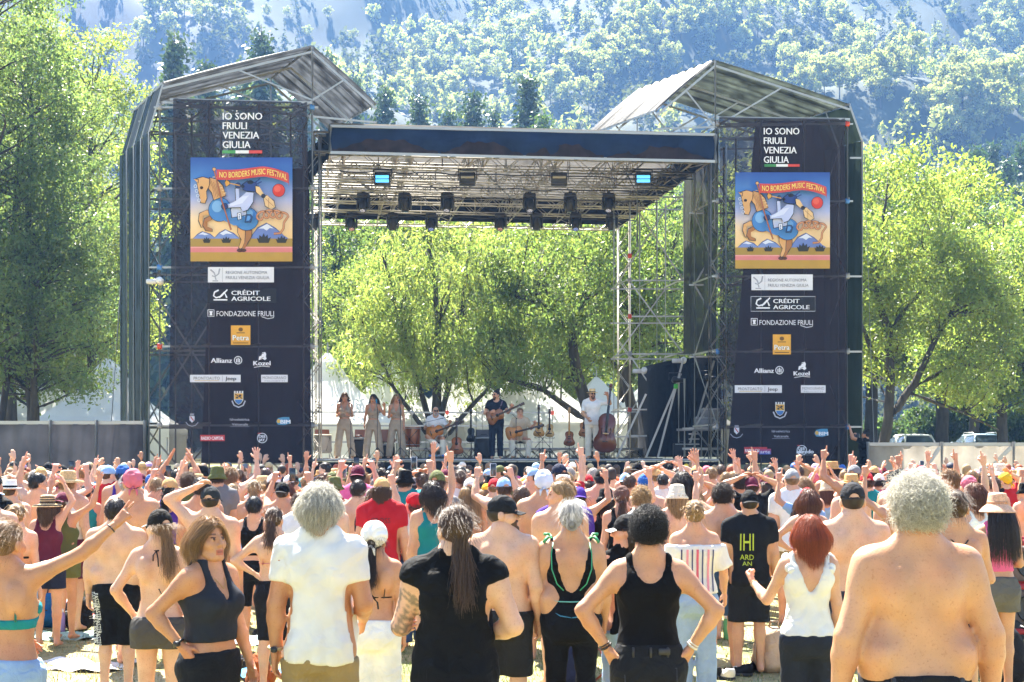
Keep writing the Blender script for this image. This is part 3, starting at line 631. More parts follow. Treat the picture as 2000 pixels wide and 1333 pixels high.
# ---------------------------------------------------------------- lettering
_tc = {}
def text2d(s, bold=False):
    k = s
    if k in _tc: return _tc[k]
    cu = bpy.data.curves.new('lettering', 'FONT'); cu.body = s; cu.size = 1; cu.resolution_u = 2
    o = bpy.data.objects.new('lettering', cu); col.objects.link(o)
    dg = bpy.context.evaluated_depsgraph_get(); me = o.evaluated_get(dg).to_mesh()
    v = np.array([x.co[:2] for x in me.vertices]) if len(me.vertices) else np.zeros((0, 2)); f = [tuple(p.vertices) for p in me.polygons]
    o.evaluated_get(dg).to_mesh_clear(); bpy.data.objects.remove(o); bpy.data.curves.remove(cu)
    _tc[k] = (v, f); return v, f
class Print:
    """flat coloured print laid out in photo pixels on a vertical plane at depth Y; layers 2 mm apart"""
    def __init__(s, Y): s.mb = MB(); s.Y = Y; s.lay = 0
    def pt(s, x, y): return P(x, y, s.Y-.002*s.lay)
    def c(s, h): s.mb.cur = lin(h); return s
    def up(s): s.lay += 1; return s
    def poly(s, pts, h=None):
        if h: s.c(h)
        s.mb.quad(*[s.pt(*p) for p in pts]); s.lay += 1; return s
    def rect(s, x0, y0, x1, y1, h): return s.poly([(x0, y1), (x1, y1), (x1, y0), (x0, y0)], h)
    def ell(s, x, y, rx, ry, h, n=20, a0=0, rot=0):
        ca, sa = math.cos(rot), math.sin(rot); q = []
        for k in range(n):
            a = 6.283*k/n; dx, dy = rx*math.cos(a), ry*math.sin(a); q.append((x+dx*ca-dy*sa, y+dx*sa+dy*ca))
        return s.poly(q[::-1], h)
    def ring(s, x, y, r, w, h, n=24):
        s.c(h); q = [(s.pt(x+r*math.cos(6.283*k/n), y+r*math.sin(6.283*k/n)), s.pt(x+(r-w)*math.cos(6.283*k/n), y+(r-w)*math.sin(6.283*k/n))) for k in range(n)]
        for k in range(n): s.mb.quad(q[k][1], q[(k+1) % n][1], q[(k+1) % n][0], q[k][0])
        s.lay += 1; return s
    def line(s, pts, w, h, w1=None):
        s.c(h); n = len(pts); L = []
        for i, (x, y) in enumerate(pts):
            a = pts[max(i-1, 0)]; b = pts[min(i+1, n-1)]; dx, dy = b[0]-a[0], b[1]-a[1]; l = math.hypot(dx, dy) or 1
            ww = (w+(w1-w)*i/(n-1) if w1 is not None else w)/2; L.append(((x-dy/l*ww, y+dx/l*ww), (x+dy/l*ww, y-dx/l*ww)))
        for i in range(n-1): s.mb.quad(s.pt(*L[i][0]), s.pt(*L[i+1][0]), s.pt(*L[i+1][1]), s.pt(*L[i][1]))
        s.lay += 1; return s
    def text(s, t, x0, y1, x1, h, hpx=None, curve=None, weight=0):
        """text filling x0..x1 with its baseline at y1; hpx = cap height in px"""
        v, f = text2d(t); lo, hi = v.min(0), v.max(0); sx = (x1-x0)/(hi[0]-lo[0]); cap = .72
        sy = hpx/cap if hpx else sx
        s.c(h)
        offs = [(0, 0)] if not weight else [(-weight, 0), (weight, 0), (0, 0)]
        for ox, oy in offs:
            q = [(x0+ox+(a-lo[0])*sx, y1+oy-b*sy) for a, b in v]
            if curve: q = [curve(a, b) for a, b in q]
            s.mb._add([s.pt(a, b) for a, b in q], f); s.lay += .3
        s.lay += 1; return s
    def grad(s, x0, y0, x1, y1, stops, n=24):
        k = len(s.mb.v); fs = []
        for i in range(n+1):
            t = i/n; y = y0+(y1-y0)*t
            for a, b in zip(stops[:-1], stops[1:]):
                if a[0] <= t <= b[0]: w = (t-a[0])/(b[0]-a[0]); s.mb.cur = tuple(p*(1-w)+q*w for p, q in zip(lin(a[1]), lin(b[1]))); break
            s.mb._add([s.pt(x0, y), s.pt(x1, y)], [])
        s.mb.f += [(k+2*i, k+2*i+2, k+2*i+3, k+2*i+1) for i in range(n)]; s.mb.m += [0]*n
        s.lay += 1; return s
    def build(s, name, parent):
        base = parent.location; s.mb.v = [tuple(Vector(v)-base) for v in s.mb.v]
        return s.mb.build(name, M_print, parent, cols=True)
def artwork(pr, X0, Y0, X1, Y1):
    """the painted poster: own coordinates 0..783 x 0..797 mapped into the pixel box"""
    fx = lambda x: X0+(x/783)*(X1-X0); fy = lambda y: Y0+(y/797)*(Y1-Y0); m = lambda pts: [(fx(a), fy(b)) for a, b in pts]; k = (X1-X0)/783
    def poly(pts, h, o='#20242c'):
        cx = sum(p[0] for p in pts)/len(pts); cy_ = sum(p[1] for p in pts)/len(pts)
        if o: pr.poly(m([(cx+(a-cx)*1.0+(5 if a > cx else -5), cy_+(b-cy_)*1.0+(5 if b > cy_ else -5)) for a, b in pts]), o)
        pr.poly(m(pts), h)
    def ell(x, y, rx, ry, h, rot=0, o='#20242c'):
        if o: pr.ell(fx(x), fy(y), (rx+4)*k, (ry+4)*k, o, 24, 0, rot)
        pr.ell(fx(x), fy(y), rx*k, ry*k, h, 24, 0, rot)
    pr.grad(X0, Y0, X1, fy(640), [(0, '#2c4f9e'), (.25, '#4f83c8'), (.5, '#a9b3de'), (.72, '#f0d3a8'), (1, '#f3c884')])
    for pts, h in (([(0, 640), (60, 590), (95, 570), (150, 590), (215, 640)], '#7d93cc'), ([(160, 640), (225, 580), (270, 555), (330, 585), (400, 640)], '#7d93cc'), ([(440, 640), (520, 540), (590, 505), (650, 545), (720, 600), (783, 640)], '#7186c4')): poly(pts, h, '#3a4a86')
    for pts in ([(60, 592), (95, 572), (140, 590), (110, 596), (88, 590)], [(225, 582), (270, 557), (325, 587), (280, 583), (250, 596)], [(522, 545), (590, 508), (640, 545), (610, 540), (585, 560), (560, 545)]): poly(pts, '#dde4f6', None)
    pr.rect(X0, fy(622), X1, fy(690), '#a98a3c'); pr.rect(X0, fy(684), X1, fy(727), '#d9807e'); pr.rect(X0, fy(686), X1, fy(694), '#e9a49c'); pr.rect(X0, fy(727), X1, fy(797), '#b8923c')
    for bx, by, w, h in ((125, 655, 32, 50), (275, 655, 40, 52), (563, 655, 55, 75), (700, 655, 46, 58)):
        q = [(bx-w*.7, by), (bx-w, by-h*.55), (bx-w*.66, by-h*.42), (bx-w*.6, by-h*.8), (bx-w*.25, by-h*.6), (bx, by-h), (bx+w*.2, by-h*.62), (bx+w*.55, by-h*.86), (bx+w*.6, by-h*.45), (bx+w, by-h*.6), (bx+w*.7, by)]
        poly(q, '#2b2b22', None)
    tan, tand = '#d8a468', '#a9713f'
    # hind legs
    poly([(365, 535), (405, 515), (450, 535), (452, 590), (420, 640), (405, 690), (380, 700), (372, 688), (392, 630), (365, 580)], tan); poly([(425, 560), (470, 560), (468, 610), (440, 650), (418, 700), (402, 708), (398, 695), (420, 645)], tand)
    ell(380, 712, 20, 10, '#5b3328'); ell(408, 712, 17, 9, '#5b3328')
    # front legs
    poly([(165, 405), (120, 405), (70, 430), (62, 480), (85, 535), (100, 530), (90, 480), (100, 445), (160, 440)], tan); poly([(165, 440), (110, 470), (95, 520), (120, 560), (165, 565), (165, 545), (130, 530), (130, 495), (160, 480)], tand)
    # guitar shaped body of the horse
    ell(225, 400, 85, 90, '#4a84c6', .2); ell(430, 470, 92, 88, '#4a84c6', .2); poly([(255, 335), (330, 400), (420, 395), (440, 530), (330, 520), (250, 480)], '#4a84c6', None)
    ell(205, 375, 40, 45, '#7fb0e0', .2, None); ell(440, 430, 42, 34, '#75a6da', 0, None)
    poly([(330, 360), (420, 360), (430, 440), (320, 460), (310, 400)], '#c4cbe6')
    # neck and head
    poly([(150, 155), (200, 170), (245, 215), (270, 290), (180, 325), (165, 270), (130, 225)], tan); 
    for i in range(5): pr.line(m([(140+i*18, 165+i*12), (170+i*14, 230+i*16), (185+i*12, 315-i*6)]), 3*k, '#8f5c34')
    for i in range(7): pr.line(m([(170+i*14, 150+i*21), (190+i*14, 150+i*20)]), 6*k, '#f0d2a0')
    poly([(45, 165), (95, 150), (145, 165), (142, 215), (120, 260), (125, 310), (110, 350), (80, 345), (72, 300), (58, 230)], tan); poly([(25, 165), (60, 172), (55, 195)], tan); ell(85, 232, 9, 8, '#2b1c18')
    for i in range(4): pr.ring(fx(38+i*9), fy(220+i*36), 13*k, 4*k, '#dfe6f5')
    # rider
    poly([(345, 240), (370, 230), (375, 310), (400, 290), (430, 265), (485, 270), (480, 340), (440, 400), (400, 415), (385, 380), (285, 385), (280, 360), (350, 340)], '#b9c2e6'); poly([(400, 300), (450, 290), (400, 350), (300, 378), (300, 360)], '#d3d9f2', None)
    poly([(395, 215), (440, 180), (500, 195), (515, 230), (500, 260), (430, 255), (405, 245)], '#2c4384'); ell(460, 190, 20, 12, '#16192a'); ell(402, 222, 14, 12, '#16192a', 0, None)
    pr.line(m([(495, 195), (535, 160)]), 10*k, '#2c4384'); pr.line(m([(505, 205), (548, 185)]), 9*k, '#2c4384')
    ell(365, 215, 20, 20, '#23386e'); ell(262, 375, 24, 22, '#23386e')
    pr.line(m([(380, 215), (290, 195)]), 8*k, '#d49a3c'); poly([(300, 190), (275, 170), (265, 195), (275, 222), (300, 205)], '#d49a3c')
    poly([(500, 220), (530, 225), (570, 290), (545, 300), (505, 265)], '#e2bd88'); poly([(560, 300), (590, 290), (640, 335), (650, 380), (620, 400), (575, 370)], '#e2bd88'); ell(560, 295, 14, 13, '#2c2c3c')
    pr.line(m([(575, 315), (640, 375)]), 3*k, '#8f5c34'); pr.line(m([(600, 310), (600, 385)]), 3*k, '#8f5c34')
    # flag pole, flag
    pr.line(m([(182, 95), (240, 330), (312, 555)]), 13*k, '#5a2c22'); pr.line(m([(182, 95), (240, 330), (312, 555)]), 8*k, '#b06a45'); ell(182, 90, 12, 12, '#d8a468')
    top = lambda x: 92+14*math.sin((x-200)/95.0)-18*math.sin(max(0, x-200)/540*3.14)+max(0, x-560)*.17
    xs = [200+i*(552/22) for i in range(23)]
    up_ = [(x, top(x)) for x in xs]; dn = [(x, top(x)+78) for x in xs]
    for i in range(22): pr.poly(m([dn[i], dn[i+1], up_[i+1], up_[i]]), '#c8452f'); pr.lay -= 1
    pr.lay += 1
    pr.poly(m([dn[-1], (757, top(752)+105), (757, top(752)+20), up_[-1]]), '#b23a28')
    def cv(a, b):
        x = (a-X0)/(X1-X0)*783; return (a, b+(top(x)-92)*k)
    pr.text('NO BORDERS MUSIC FESTIVAL', fx(222), fy(152), fx(742), '#f3dd6a', 46*k, cv, .5*k)
    ell(678, 252, 46, 48, '#d23a2a'); ell(668, 240, 26, 26, '#e2604a', 0, None)
    # buttons, letter and the coiled tail
    poly([(362, 430), (385, 425), (390, 470), (366, 476)], '#e8ecf6'); [ell(375, 438+i*13, 5, 5, '#39588f', 0, None) for i in range(3)]
    poly([(430, 440), (460, 440), (474, 462), (460, 495), (420, 495)], '#26497e'); poly([(438, 448), (456, 448), (462, 464), (450, 484), (428, 486)], '#5d94d2', None)
    tl = [(520+t*200+32*math.cos(t*25), 455-24*math.sin(t*3.1)+28*math.sin(t*25)) for t in [i/70 for i in range(71)]]+[(718, 500), (715, 545), (690, 580), (640, 585)]
    pr.line(m(tl), 19*k, '#5a2c22'); pr.line(m(tl), 13*k, '#c78a5c')
def banner(first):
    Y = 35.85 if first else 37.65
    q = (338, 193, 600, 200, 330, 908, 609, 908) if first else (1405, 229, 1650, 232, 1405, 908, 1655, 908)
    c = [P(q[0], q[1], Y), P(q[2], q[3], Y), P(q[4], q[5], Y), P(q[6], q[7], Y)]
    base = Vector((c[2].x, Y, c[2].z))
    t = thing('festival_banner', 'tall dark banner with horse artwork and sponsor logos beside the singers' if first else 'tall dark banner with horse artwork and sponsor logos beside the speaker drapes', 'banner', base, 0, 'festival banners on the scaffold towers')
    def d(u, v):
        e = max(0, .14-u)/.14+max(0, u-.86)/.14
        return (math.sin(u*70+v*3)*.035+math.sin(u*31-v*5)*.03)*min(1, e) - .012*math.sin(v*9+u*4)
    sheet('cloth', c[0], c[1], c[2], c[3], 60, 40, M_banner, t, lambda u, v: -d(u, v))
    if first: A = lambda x, y: (x, y)                      # pixel layout measured on this banner
    else:      # the same layout fitted to the second banner
        def A(x, y): return (1436+(x-372)*(185/199.), 337+(y-308)*(188/203.) if y <= 511 else 525+(y-511)*(360/350.))
    W = '#e9e9ee'
    def new(): return Print(Y-.05)
    def tx(pr, s, x0, yb, x1, h, cap, wt=0):
        a = A(x0, yb); b = A(x1, yb); pr.text(s, a[0], a[1], b[0], h, cap*(1 if first else .95), None, wt)
    def rc(pr, x0, y0, x1, y1, h): a = A(x0, y0); b = A(x1, y1); pr.rect(a[0], a[1], b[0], b[1], h)
    p = new()
    for s, x1, yb in (('IO SONO', 512, 234), ('FRIULI', 482, 252.5), ('VENEZIA', 506, 271), ('GIULIA', 489, 289.5)):
        if first: p.text(s, 435, yb, x1, W, 14, None, .35)
        else: p.text(s, 1492, yb+29, 1492+(x1-435)*.9, W, 13.4, None, .35)
    if first:
        for i, h in enumerate(('#4f9a58', '#e6e6ea', '#d0483e')): p.rect(434+i*26, 294, 434+i*26+26, 300, h)
    else:
        for i, h in enumerate(('#3f8a4c', '#e6e6ea', '#d0483e')): p.rect(1493+i*23, 321, 1493+i*23+23, 326, h)
    p.build('headline_print', t)
    p = new(); a = A(372, 308); b = A(571, 511); artwork(p, a[0], a[1], b[0], b[1]); p.build('artwork_print', t)
    p = new(); rc(p, 406, 522, 535, 552, '#dfe0e6'); rc(p, 434, 523, 434.6, 551, '#8a8d98')
    x, y = A(420, 536); p.line([(x-9, y-9), (x-2, y-3), (x+1, y+4), (x+7, y-1), (x+9, y-11)], 3, '#9a9da8'); p.line([(x-6, y+3), (x, y+5), (x+2, y+11)], 2.4, '#9a9da8'); p.line([(x-5, y+13), (x+6, y+13)], 2, '#9a9da8')
    tx(p, 'REGIONE AUTONOMA', 441, 535.5, 522, '#5b5e69', 6.2); tx(p, 'FRIULI VENEZIA GIULIA', 441, 545.5, 526, '#5b5e69', 6.2); p.build('region_logo', t)
    p = new(); rc(p, 405, 564, 540, 592, '#17171d')
    if not first: a = A(405, 564); b = A(540, 592); p.line([(a[0], a[1]), (b[0], a[1]), (b[0], b[1]), (a[0], b[1]), (a[0], a[1])], 1, '#c9c9cf')
    x, y = A(430, 577); p.line([(x-3, y-10), (x-11, y-6), (x-13, y+1), (x-8, y+5), (x+2, y+2), (x+14, y-11)], 3.2, W, 2.4); p.line([(x-2, y+5), (x+8, y-6), (x+13, y+5)], 3, W); p.line([(x-13, y+9), (x+14, y+9)], 2.6, W)
    tx(p, 'CRÉDIT', 452, 576.5, 507, W, 8.6, .35); tx(p, 'AGRICOLE', 452, 588, 528, W, 8.6, .35); p.build('bank_logo', t)
    p = new(); x, y = A(412, 612); p.line([(x-6, y-6.5), (x+6, y-6.5), (x+6, y+6.5), (x-6, y+6.5), (x-6, y-6.5)], 1.2, W); p.poly([(x-3.5, y-4), (x+3.5, y-4), (x+2, y+1), (x+3, y+4.5), (x-3, y+4.5), (x-2, y+1)][::-1], W)
    tx(p, 'FONDAZIONE FRIULI', 423, 618, 535, W, 10.5); x, y = A(535, 618); p.line([(x-24, y+1), (x-12, y+5), (x-1, y+3), (x, y-1)], 1.1, W); p.build('foundation_logo', t)
    p = new(); rc(p, 451, 636, 489, 674, '#e0a63a'); x, y = A(470, 643); p.ell(x, y+1, 4.5, 4, '#6a4a1c', 12); p.rect(x-8, y+6.5, x+8, y+8.5, '#8a6424')
    tx(p, 'Petra', 454.5, 665, 486, '#5a4a2a', 10.5, .9); tx(p, 'Petra', 454.5, 665, 486, '#f4f2ea', 10.5, .4); rc(p, 455, 669.5, 485, 671, '#5a3f16'); p.build('yellow_logo', t)
    p = new(); tx(p, 'Allianz', 412, 709, 453, W, 9.6, .45); x, y = A(465, 704); p.ring(x, y, 8, 1.4, W); [p.rect(x+d_-.9, y-h_, x+d_+.9, y+4.5, W) for d_, h_ in ((-3, 3), (0, 5), (3, 3))]; p.build('insurance_logo', t)
    p = new(); tx(p, 'Kozel', 495, 714, 528, W, 9, .5); x, y = A(513, 697)
    p.poly([(x-8, y+7), (x-7, y), (x-2, y-3), (x-1, y-8), (x+5, y-9), (x+7, y-5), (x+6, y), (x+8, y+4), (x+4, y+7), (x, y+4)][::-1], W); p.line([(x+2, y-7), (x-4, y-5), (x-3, y-1)], 1.2, '#3a3a44'); p.line([(x-4, y+4), (x+2, y+1)], 1, '#3a3a44'); a = A(496, 717); p.line([(a[0], a[1]+1), (a[0]+16, a[1]-1.5), (a[0]+31, a[1])], 1, W); p.build('beer_logo', t)
    p = new(); rc(p, 371, 732.5, 470, 747, '#dcdde3'); rc(p, 434, 734, 434.6, 745.5, '#77798a'); tx(p, 'PRONTOAUTO', 378, 742, 429, '#3a3c48', 6); rc(p, 380, 743.4, 428, 744.4, '#c9a94e'); tx(p, 'Jeep', 440, 743, 461, '#33353f', 7.4, .3); p.build('car_dealer_logo', t)
    p = new(); rc(p, 510, 732.5, 562, 747, '#dcdde3'); tx(p, 'MONOGRANO', 513, 741, 559, '#5c5e68', 5.8); tx(p, 'FELICETTI', 517, 745.8, 556, '#9799a4', 3); p.build('pasta_logo', t)
    p = new(); x, y = A(466, 779); p.poly([(x-9, y-11), (x-9, y+3), (x-5, y+9), (x, y+12), (x+5, y+9), (x+9, y+3), (x+9, y-11)], '#d9d7c4'); p.poly([(x-8, y-10), (x-8, y+1), (x+8, y+1), (x+8, y-10)], '#d6a23a'); p.poly([(x-8, y+2), (x-5, y+8), (x, y+11), (x+5, y+8), (x+8, y+2)], '#3f74b4'); p.line([(x-7, y-9), (x+7, y)], 1.6, '#24242c'); p.ell(x+3, y-6, 2.5, 2.2, '#24242c', 10); p.ell(x-3, y-2, 2.4, 2, '#24242c', 10)
    for i in range(4): p.rect(x-9+i*5, y-15, x-6+i*5, y-11, '#dcdce2')
    p.line([(x-13, y+4), (x-9, y+13), (x, y+17), (x+9, y+13), (x+13, y+4)], 2.6, '#b9b9c2'); p.build('town_crest', t)
    p = new(); x, y = A(375, 818); p.poly([(x-5, y-5), (x-5, y+3), (x, y+8), (x+5, y+3), (x+5, y-5)], '#cfcfd6'); p.line([(x-3, y-4), (x+3, y+4)], 2, '#b03a34'); p.rect(x-4, y-10, x+4, y-6, '#8f8f98'); p.line([(x-12, y+7), (x-7, y+13), (x, y+15), (x+7, y+13), (x+12, y+7)], 1.6, '#9a9aa4'); p.build('small_crest', t)
    p = new(); tx(p, 'Idroelettrica', 449, 822, 487, '#c9c9d0', 5); tx(p, 'Valcanale', 453, 831.5, 484, '#c9c9d0', 5); rc(p, 449, 833.5, 487, 834.1, '#9a9aa4'); p.build('script_logo', t)
    p = new(); x, y = A(551, 823); p.poly([(x-12, y+1), (x-8, y-6), (x+2, y-8), (x+14, y-8), (x+16, y+4), (x+4, y+8), (x-8, y+7)][::-1], '#4f8fb4'); p.ell(x-7, y, 3.4, 4, '#e0b04a', 12); tx(p, 'BIM', 548, 828, 567, '#eef0f4', 8, .5); p.build('water_board_logo', t)
    p = new(); a = A(391, 850); b = A(439, 862); p.rect(a[0], a[1], b[0], b[1], '#c0383c'); tx(p, 'RADIO CAPITAL', 393, 859.5, 437, '#f2e8e8', 6.6, .3); p.build('red_radio_logo', t)
    p = new(); x, y = A(512, 856); p.ring(x, y, 10, 1.3, W); p.text('DEE', x-6.4, y-.6, x+6.4, W, 5.6, None, .3); p.text('JAY', x-6.4, y+6.4, x+5, W, 5.6, None, .3); p.rect(x-9, y-10, x-3, y-8.6, '#c0383c'); p.build('round_radio_logo', t)
    if not first:
        p = new(); p.text('sky', 1466, 886, 1481, W, 7, None, .2); p.grad(1483, 877, 1506, 888, [(0, '#b0405c'), (1, '#3f5fb4')], 4); p.text('arte', 1485, 886, 1504, '#f0f0f4', 7); p.build('television_logo', t)
        p = new(); p.text('alfredo', 1556, 886, 1589, W, 8, None, .5); p.rect(1556, 888.6, 1589, 889.2, '#9a9aa4'); p.build('festival_partner_logo', t)
    pipe(t, P(q[0]-6, q[1]+1, Y+.05), P(q[2]+10, q[3]+1, Y+.05), .03, 'top_pipe')
banner(True); banner(False)

# ================================================================ stage roof
SV = Vector((-.146, .989, 0)); SL = P(645, 297, 36.6); SR = P(1395, 316, 37.4); DEP = 11.8
SUv = (SR-SL); SW = SUv.length; SU = SUv.normalized()
def sp(a, b, dz=0): return SL+SUv*a+SV*b+Vector((0, 0, dz))
roof = thing('stage_roof', 'flat stage roof of aluminium trusses with a navy cloth fascia', 'stage roof', Vector((SL.x, SL.y, 0)))
def fas(u, v): return -.05*math.sin(v*3.1)*(1+math.sin(u*26)*.4)+.03*math.sin(u*90+v*4)*v+.03*math.sin(u*23-v*2)
sheet('fascia', sp(0, -.06, .62), sp(1, -.06, .66), sp(0, -.06, -.02), sp(1, -.06, 0), 120, 10, M_fascia, roof, fas)
M_brown = mat('faded_fascia_print', (.024, .018, .02), .85, 0, .5, 3, spec=.15)
mb = MB()
for a0, a1 in ((.005, .275), (.283, .495), (.503, .705), (.713, .99)):
    n = 22; w = a1-a0; hh = lambda t: .05+.27*min(1, 3.2*t, 3.2*(1-t))**1.6+.025*math.sin(t*40+a0*50)
    mb._add([tuple(sp(a0+w*i/n, -.135, .0)-roof.location) for i in range(n+1)]+[tuple(sp(a0+w*i/n, -.135, hh(i/n))-roof.location) for i in range(n+1)], [(i, i+1, n+2+i, n+1+i) for i in range(n)])
mb.build('fascia_print', M_brown, roof)
pipe(roof, sp(0, -.12, .64), sp(1, -.12, .68), .035, 'fascia_rail'); pipe(roof, sp(0, -.12, -.04), sp(1, -.12, -.02), .04, 'fascia_rail')
pipe(roof, sp(0, -.1, -.05), sp(0, -.1, .68), .06, 'corner_post'); pipe(roof, sp(1, -.1, -.05), sp(1, -.1, .7), .06, 'corner_post')
sheet('side_skirt', sp(0, -.05, .62), sp(-.06, 2.6, .5), sp(0, -.05, -.05), sp(-.06, 2.6, -.5), 14, 8, M_black, roof, folds(3, .06, 8, 0))
sheet('roof_skin', sp(0, 0, .72), sp(1, 0, .74), sp(0, DEP, .95), sp(1, DEP, .95), 40, 40, mat('grey_roof_skin', (.21, .20, .19), .6, 0, .4, 1.2, .2, 10, trans=.2), roof, folds(7, .05, 9, 1))
sheet('back_skirt', sp(0, DEP*.93, .95), sp(1, DEP*.93, .95), sp(0, DEP*.93, .1), sp(1, DEP*.93, .1), 30, 5, M_black, roof, folds(6, .05, 11, 0))
sheet('side_skirt', sp(1, .1, .72), sp(1, DEP, .95), sp(1, .1, .1), sp(1, DEP, .1), 30, 5, M_black, roof, folds(6, .04, 12, 0))
def truss(a, b, parent, h=.5, w=.42, r=.03, step=.55):
    a = Vector(a); b = Vector(b); d = (b-a); L = d.length; d.normalize(); s = d.cross(Vector((0, 0, 1))).normalized()*w/2; z = Vector((0, 0, h)); o = parent.location
    mb = MB()
    for q in (s, -s, s+z, -s+z): mb.tube([a+q-o, b+q-o], r, 6)
    t = mb.build('truss', M_alu, parent, True)
    mb = MB(); n = max(2, int(L/step))
    for i in range(n):
        p0 = a+d*(L*i/n); p1 = a+d*(L*(i+1)/n)
        for q in (s, -s): mb.tube([p0+q-o, p1+q+z-o] if i % 2 else [p0+q+z-o, p1+q-o], .016, 4, False)
        mb.tube([p0+s-o, p1-s-o] if i % 2 else [p0-s-o, p1+s-o], .016, 4, False)
        if i % 3 == 0: mb.tube([p0+s-o, p0+s+z-o], .02, 4, False); mb.tube([p0-s-o, p0-s+z-o], .02, 4, False)
    l = link('lacing', mb.mesh('lacing', True), t, M_alu)
    return t
for b in (.3, 2.0, 4.0, 5.6, 7.4, 9.0, 11.6): truss(sp(-.04, b, .03), sp(1, b, .05), roof)
for a in (0.02, .2, .4, .6, .8, .985): truss(sp(a, .1, .12), sp(a, DEP, .14), roof, .45, .4, .03, .7)
for i, a in enumerate((.1, .3, .5, .7, .9)): pipe(roof, sp(a-.09, 2, .1), sp(a+.09, 7.4, .1), .03, 'wind_brace')
rs_ = random.Random(5)
mb = MB()
for i in range(4):
    mb.tube([sp(j/24, (2.0, 4.0, 5.6, 9)[i]+.1, -.04-.06*abs(math.sin(j*.9+i))*rs_.uniform(.3, 1.2))-roof.location for j in range(25)], .018, 4)
mb.build('cable', M_dark, roof, True)
for a in (.0, 1.0):                                   # four legs that carry the roof
    for b in (.4, DEP-.3):
        p = sp(a+(-.045 if a == 0 else .02), b); q = Vector((p.x, p.y, 0)); tr = truss(q+Vector((0, 0, .0)), q+Vector((.001, 0, p.z)), roof) if False else None
        mb = MB(); o = roof.location
        for dx in (-.2, .2):
            for dy in (-.2, .2): mb.tube([q+Vector((dx, dy, 0))-o, q+Vector((dx, dy, p.z+.5))-o], .03, 6)
        for k in range(18):
            z0 = k*p.z/18; z1 = (k+1)*p.z/18; sg = 1 if k % 2 else -1
            for dy in (-.2, .2): mb.tube([q+Vector((-.2*sg, dy, z0))-o, q+Vector((.2*sg, dy, z1))-o], .016, 4, False)
        mb.build('leg', M_alu, roof, True)
# ---------------------------------------------------------------- lamps
M_lens = mat('lamp_lens', (.5, .5, .5), .15, 0, 0, objcol=True, coat=.5)
M_glow = {}
def glow(key, c, s):
    if key not in M_glow: M_glow[key] = mat(key, c, .3, 0, 0, emit=c, estr=s)
    return M_glow[key]
def _mh():
    a = MB(); a.bbox((0, 0, -.06), (.34, .26, .13), .02); a.bbox((0, 0, .03), (.1, .1, .06), .01)                       # base under the truss
    y = MB(); y.bbox((-.17, 0, -.28), (.05, .16, .36), .015); y.bbox((.17, 0, -.28), (.05, .16, .36), .015); y.bbox((0, 0, -.13), (.34, .16, .04), .01)
    h = MB(); h.lathe([(.09, .2), (.13, .17), (.14, .02), (.125, -.12), (.11, -.2), (.095, -.2), (.09, -.185)], 14)
    l = MB(); l.lathe([(.0, -.196), (.05, -.198), (.092, -.19)], 14)
    d = MB()
    for r, n in ((.03, 4), (.066, 9)):
        for k in range(n): d.lathe([(.0, -.204), (.011, -.203), (.012, -.196)], 6, (r*math.cos(6.283*k/n), r*math.sin(6.283*k/n), 0))
    return [x.mesh('lamp', True) for x in (a, y, h, l, d)]
MH = _mh()
for m_, i in ((M_dark, 0), (M_dark, 1), (M_dark, 2), (M_lens, 3)): MH[i].materials.append(m_)
LED = {}
def moving_head(px, Y, z, tilt, yaw, kind, label):
    p = P(px, 400, Y); p.z = z
    t = thing('moving_light', label, 'stage light', p, 0, 'moving head lights under the stage roof')
    link('base', MH[0], t); link('yoke', MH[1], t, None)
    for o in t.children: o.rotation_euler = (0, 0, yaw)
    h = link('head', MH[2], t); h.location = (0, 0, -.34); h.rotation_euler = (tilt, 0, yaw)
    c = {'led_w': '#d8d4e0', 'led_r': '#e8b0a0', 'led_b': '#9fb4ff', 'spot_t': '#123a38', 'spot_d': '#0a0c0e'}[kind]
    if kind.startswith('led'):
        if kind not in LED: LED[kind] = MH[4].copy(); LED[kind].materials.append(glow('led_glow_'+kind[-1], lin(c), .13))
        link('led', LED[kind], h); link('lens', MH[3], h, None, None, '#15161a')
    else:
        if kind not in LED: LED[kind] = MH[3].copy(); LED[kind].materials.clear(); LED[kind].materials.append(glow('spot_teal', lin('#1fae9c'), .12) if kind == 'spot_t' else M_lens)
        l = link('lens', LED[kind], h, None, None, '#101418')
zb = SL.z-.02
for px, k, n in ((710, 'led_w', 'first of the white led washes, beneath the lit strobe nearest the singers'), (791, 'spot_t', 'teal lens spotlight in the upper row, on the singers side'), (874, 'led_w', 'white led wash light hanging close to an unlit strobe'), (1034, 'led_w', 'white led wash light past the middle of the upper row'), (1114, 'spot_t', 'teal lens spotlight in the upper row, on the double bass side'), (1189, 'led_w', 'white led wash light at the double bass end of the upper row')):
    moving_head(px, 42.3, zb, R(-25) if k[0] == 'l' else R(8), rnd.uniform(-.3, .3), k, n)
for px, k, n in ((612, 'spot_t', 'teal lens spotlight half hidden by the inner pole of the first tower'), (686, 'led_r', 'reddish led wash light above the singers in the back row'), (767, 'spot_d', 'dark lens spotlight between a reddish and a blue led wash'), (843, 'led_b', 'blue led wash light in the middle of the singers side'), (978, 'led_r', 'reddish led wash light above the standing guitarist'), (1048, 'spot_d', 'dark lens spotlight next to the reddish led wash above the guitarist'), (1124, 'led_b', 'blue led wash light above the guitar stands'), (1195, 'spot_t', 'teal lens spotlight at the double bass end of the back row')):
    moving_head(px, 45.8, zb, R(-28) if k[0] == 'l' else R(6), rnd.uniform(-.3, .3), k, n)
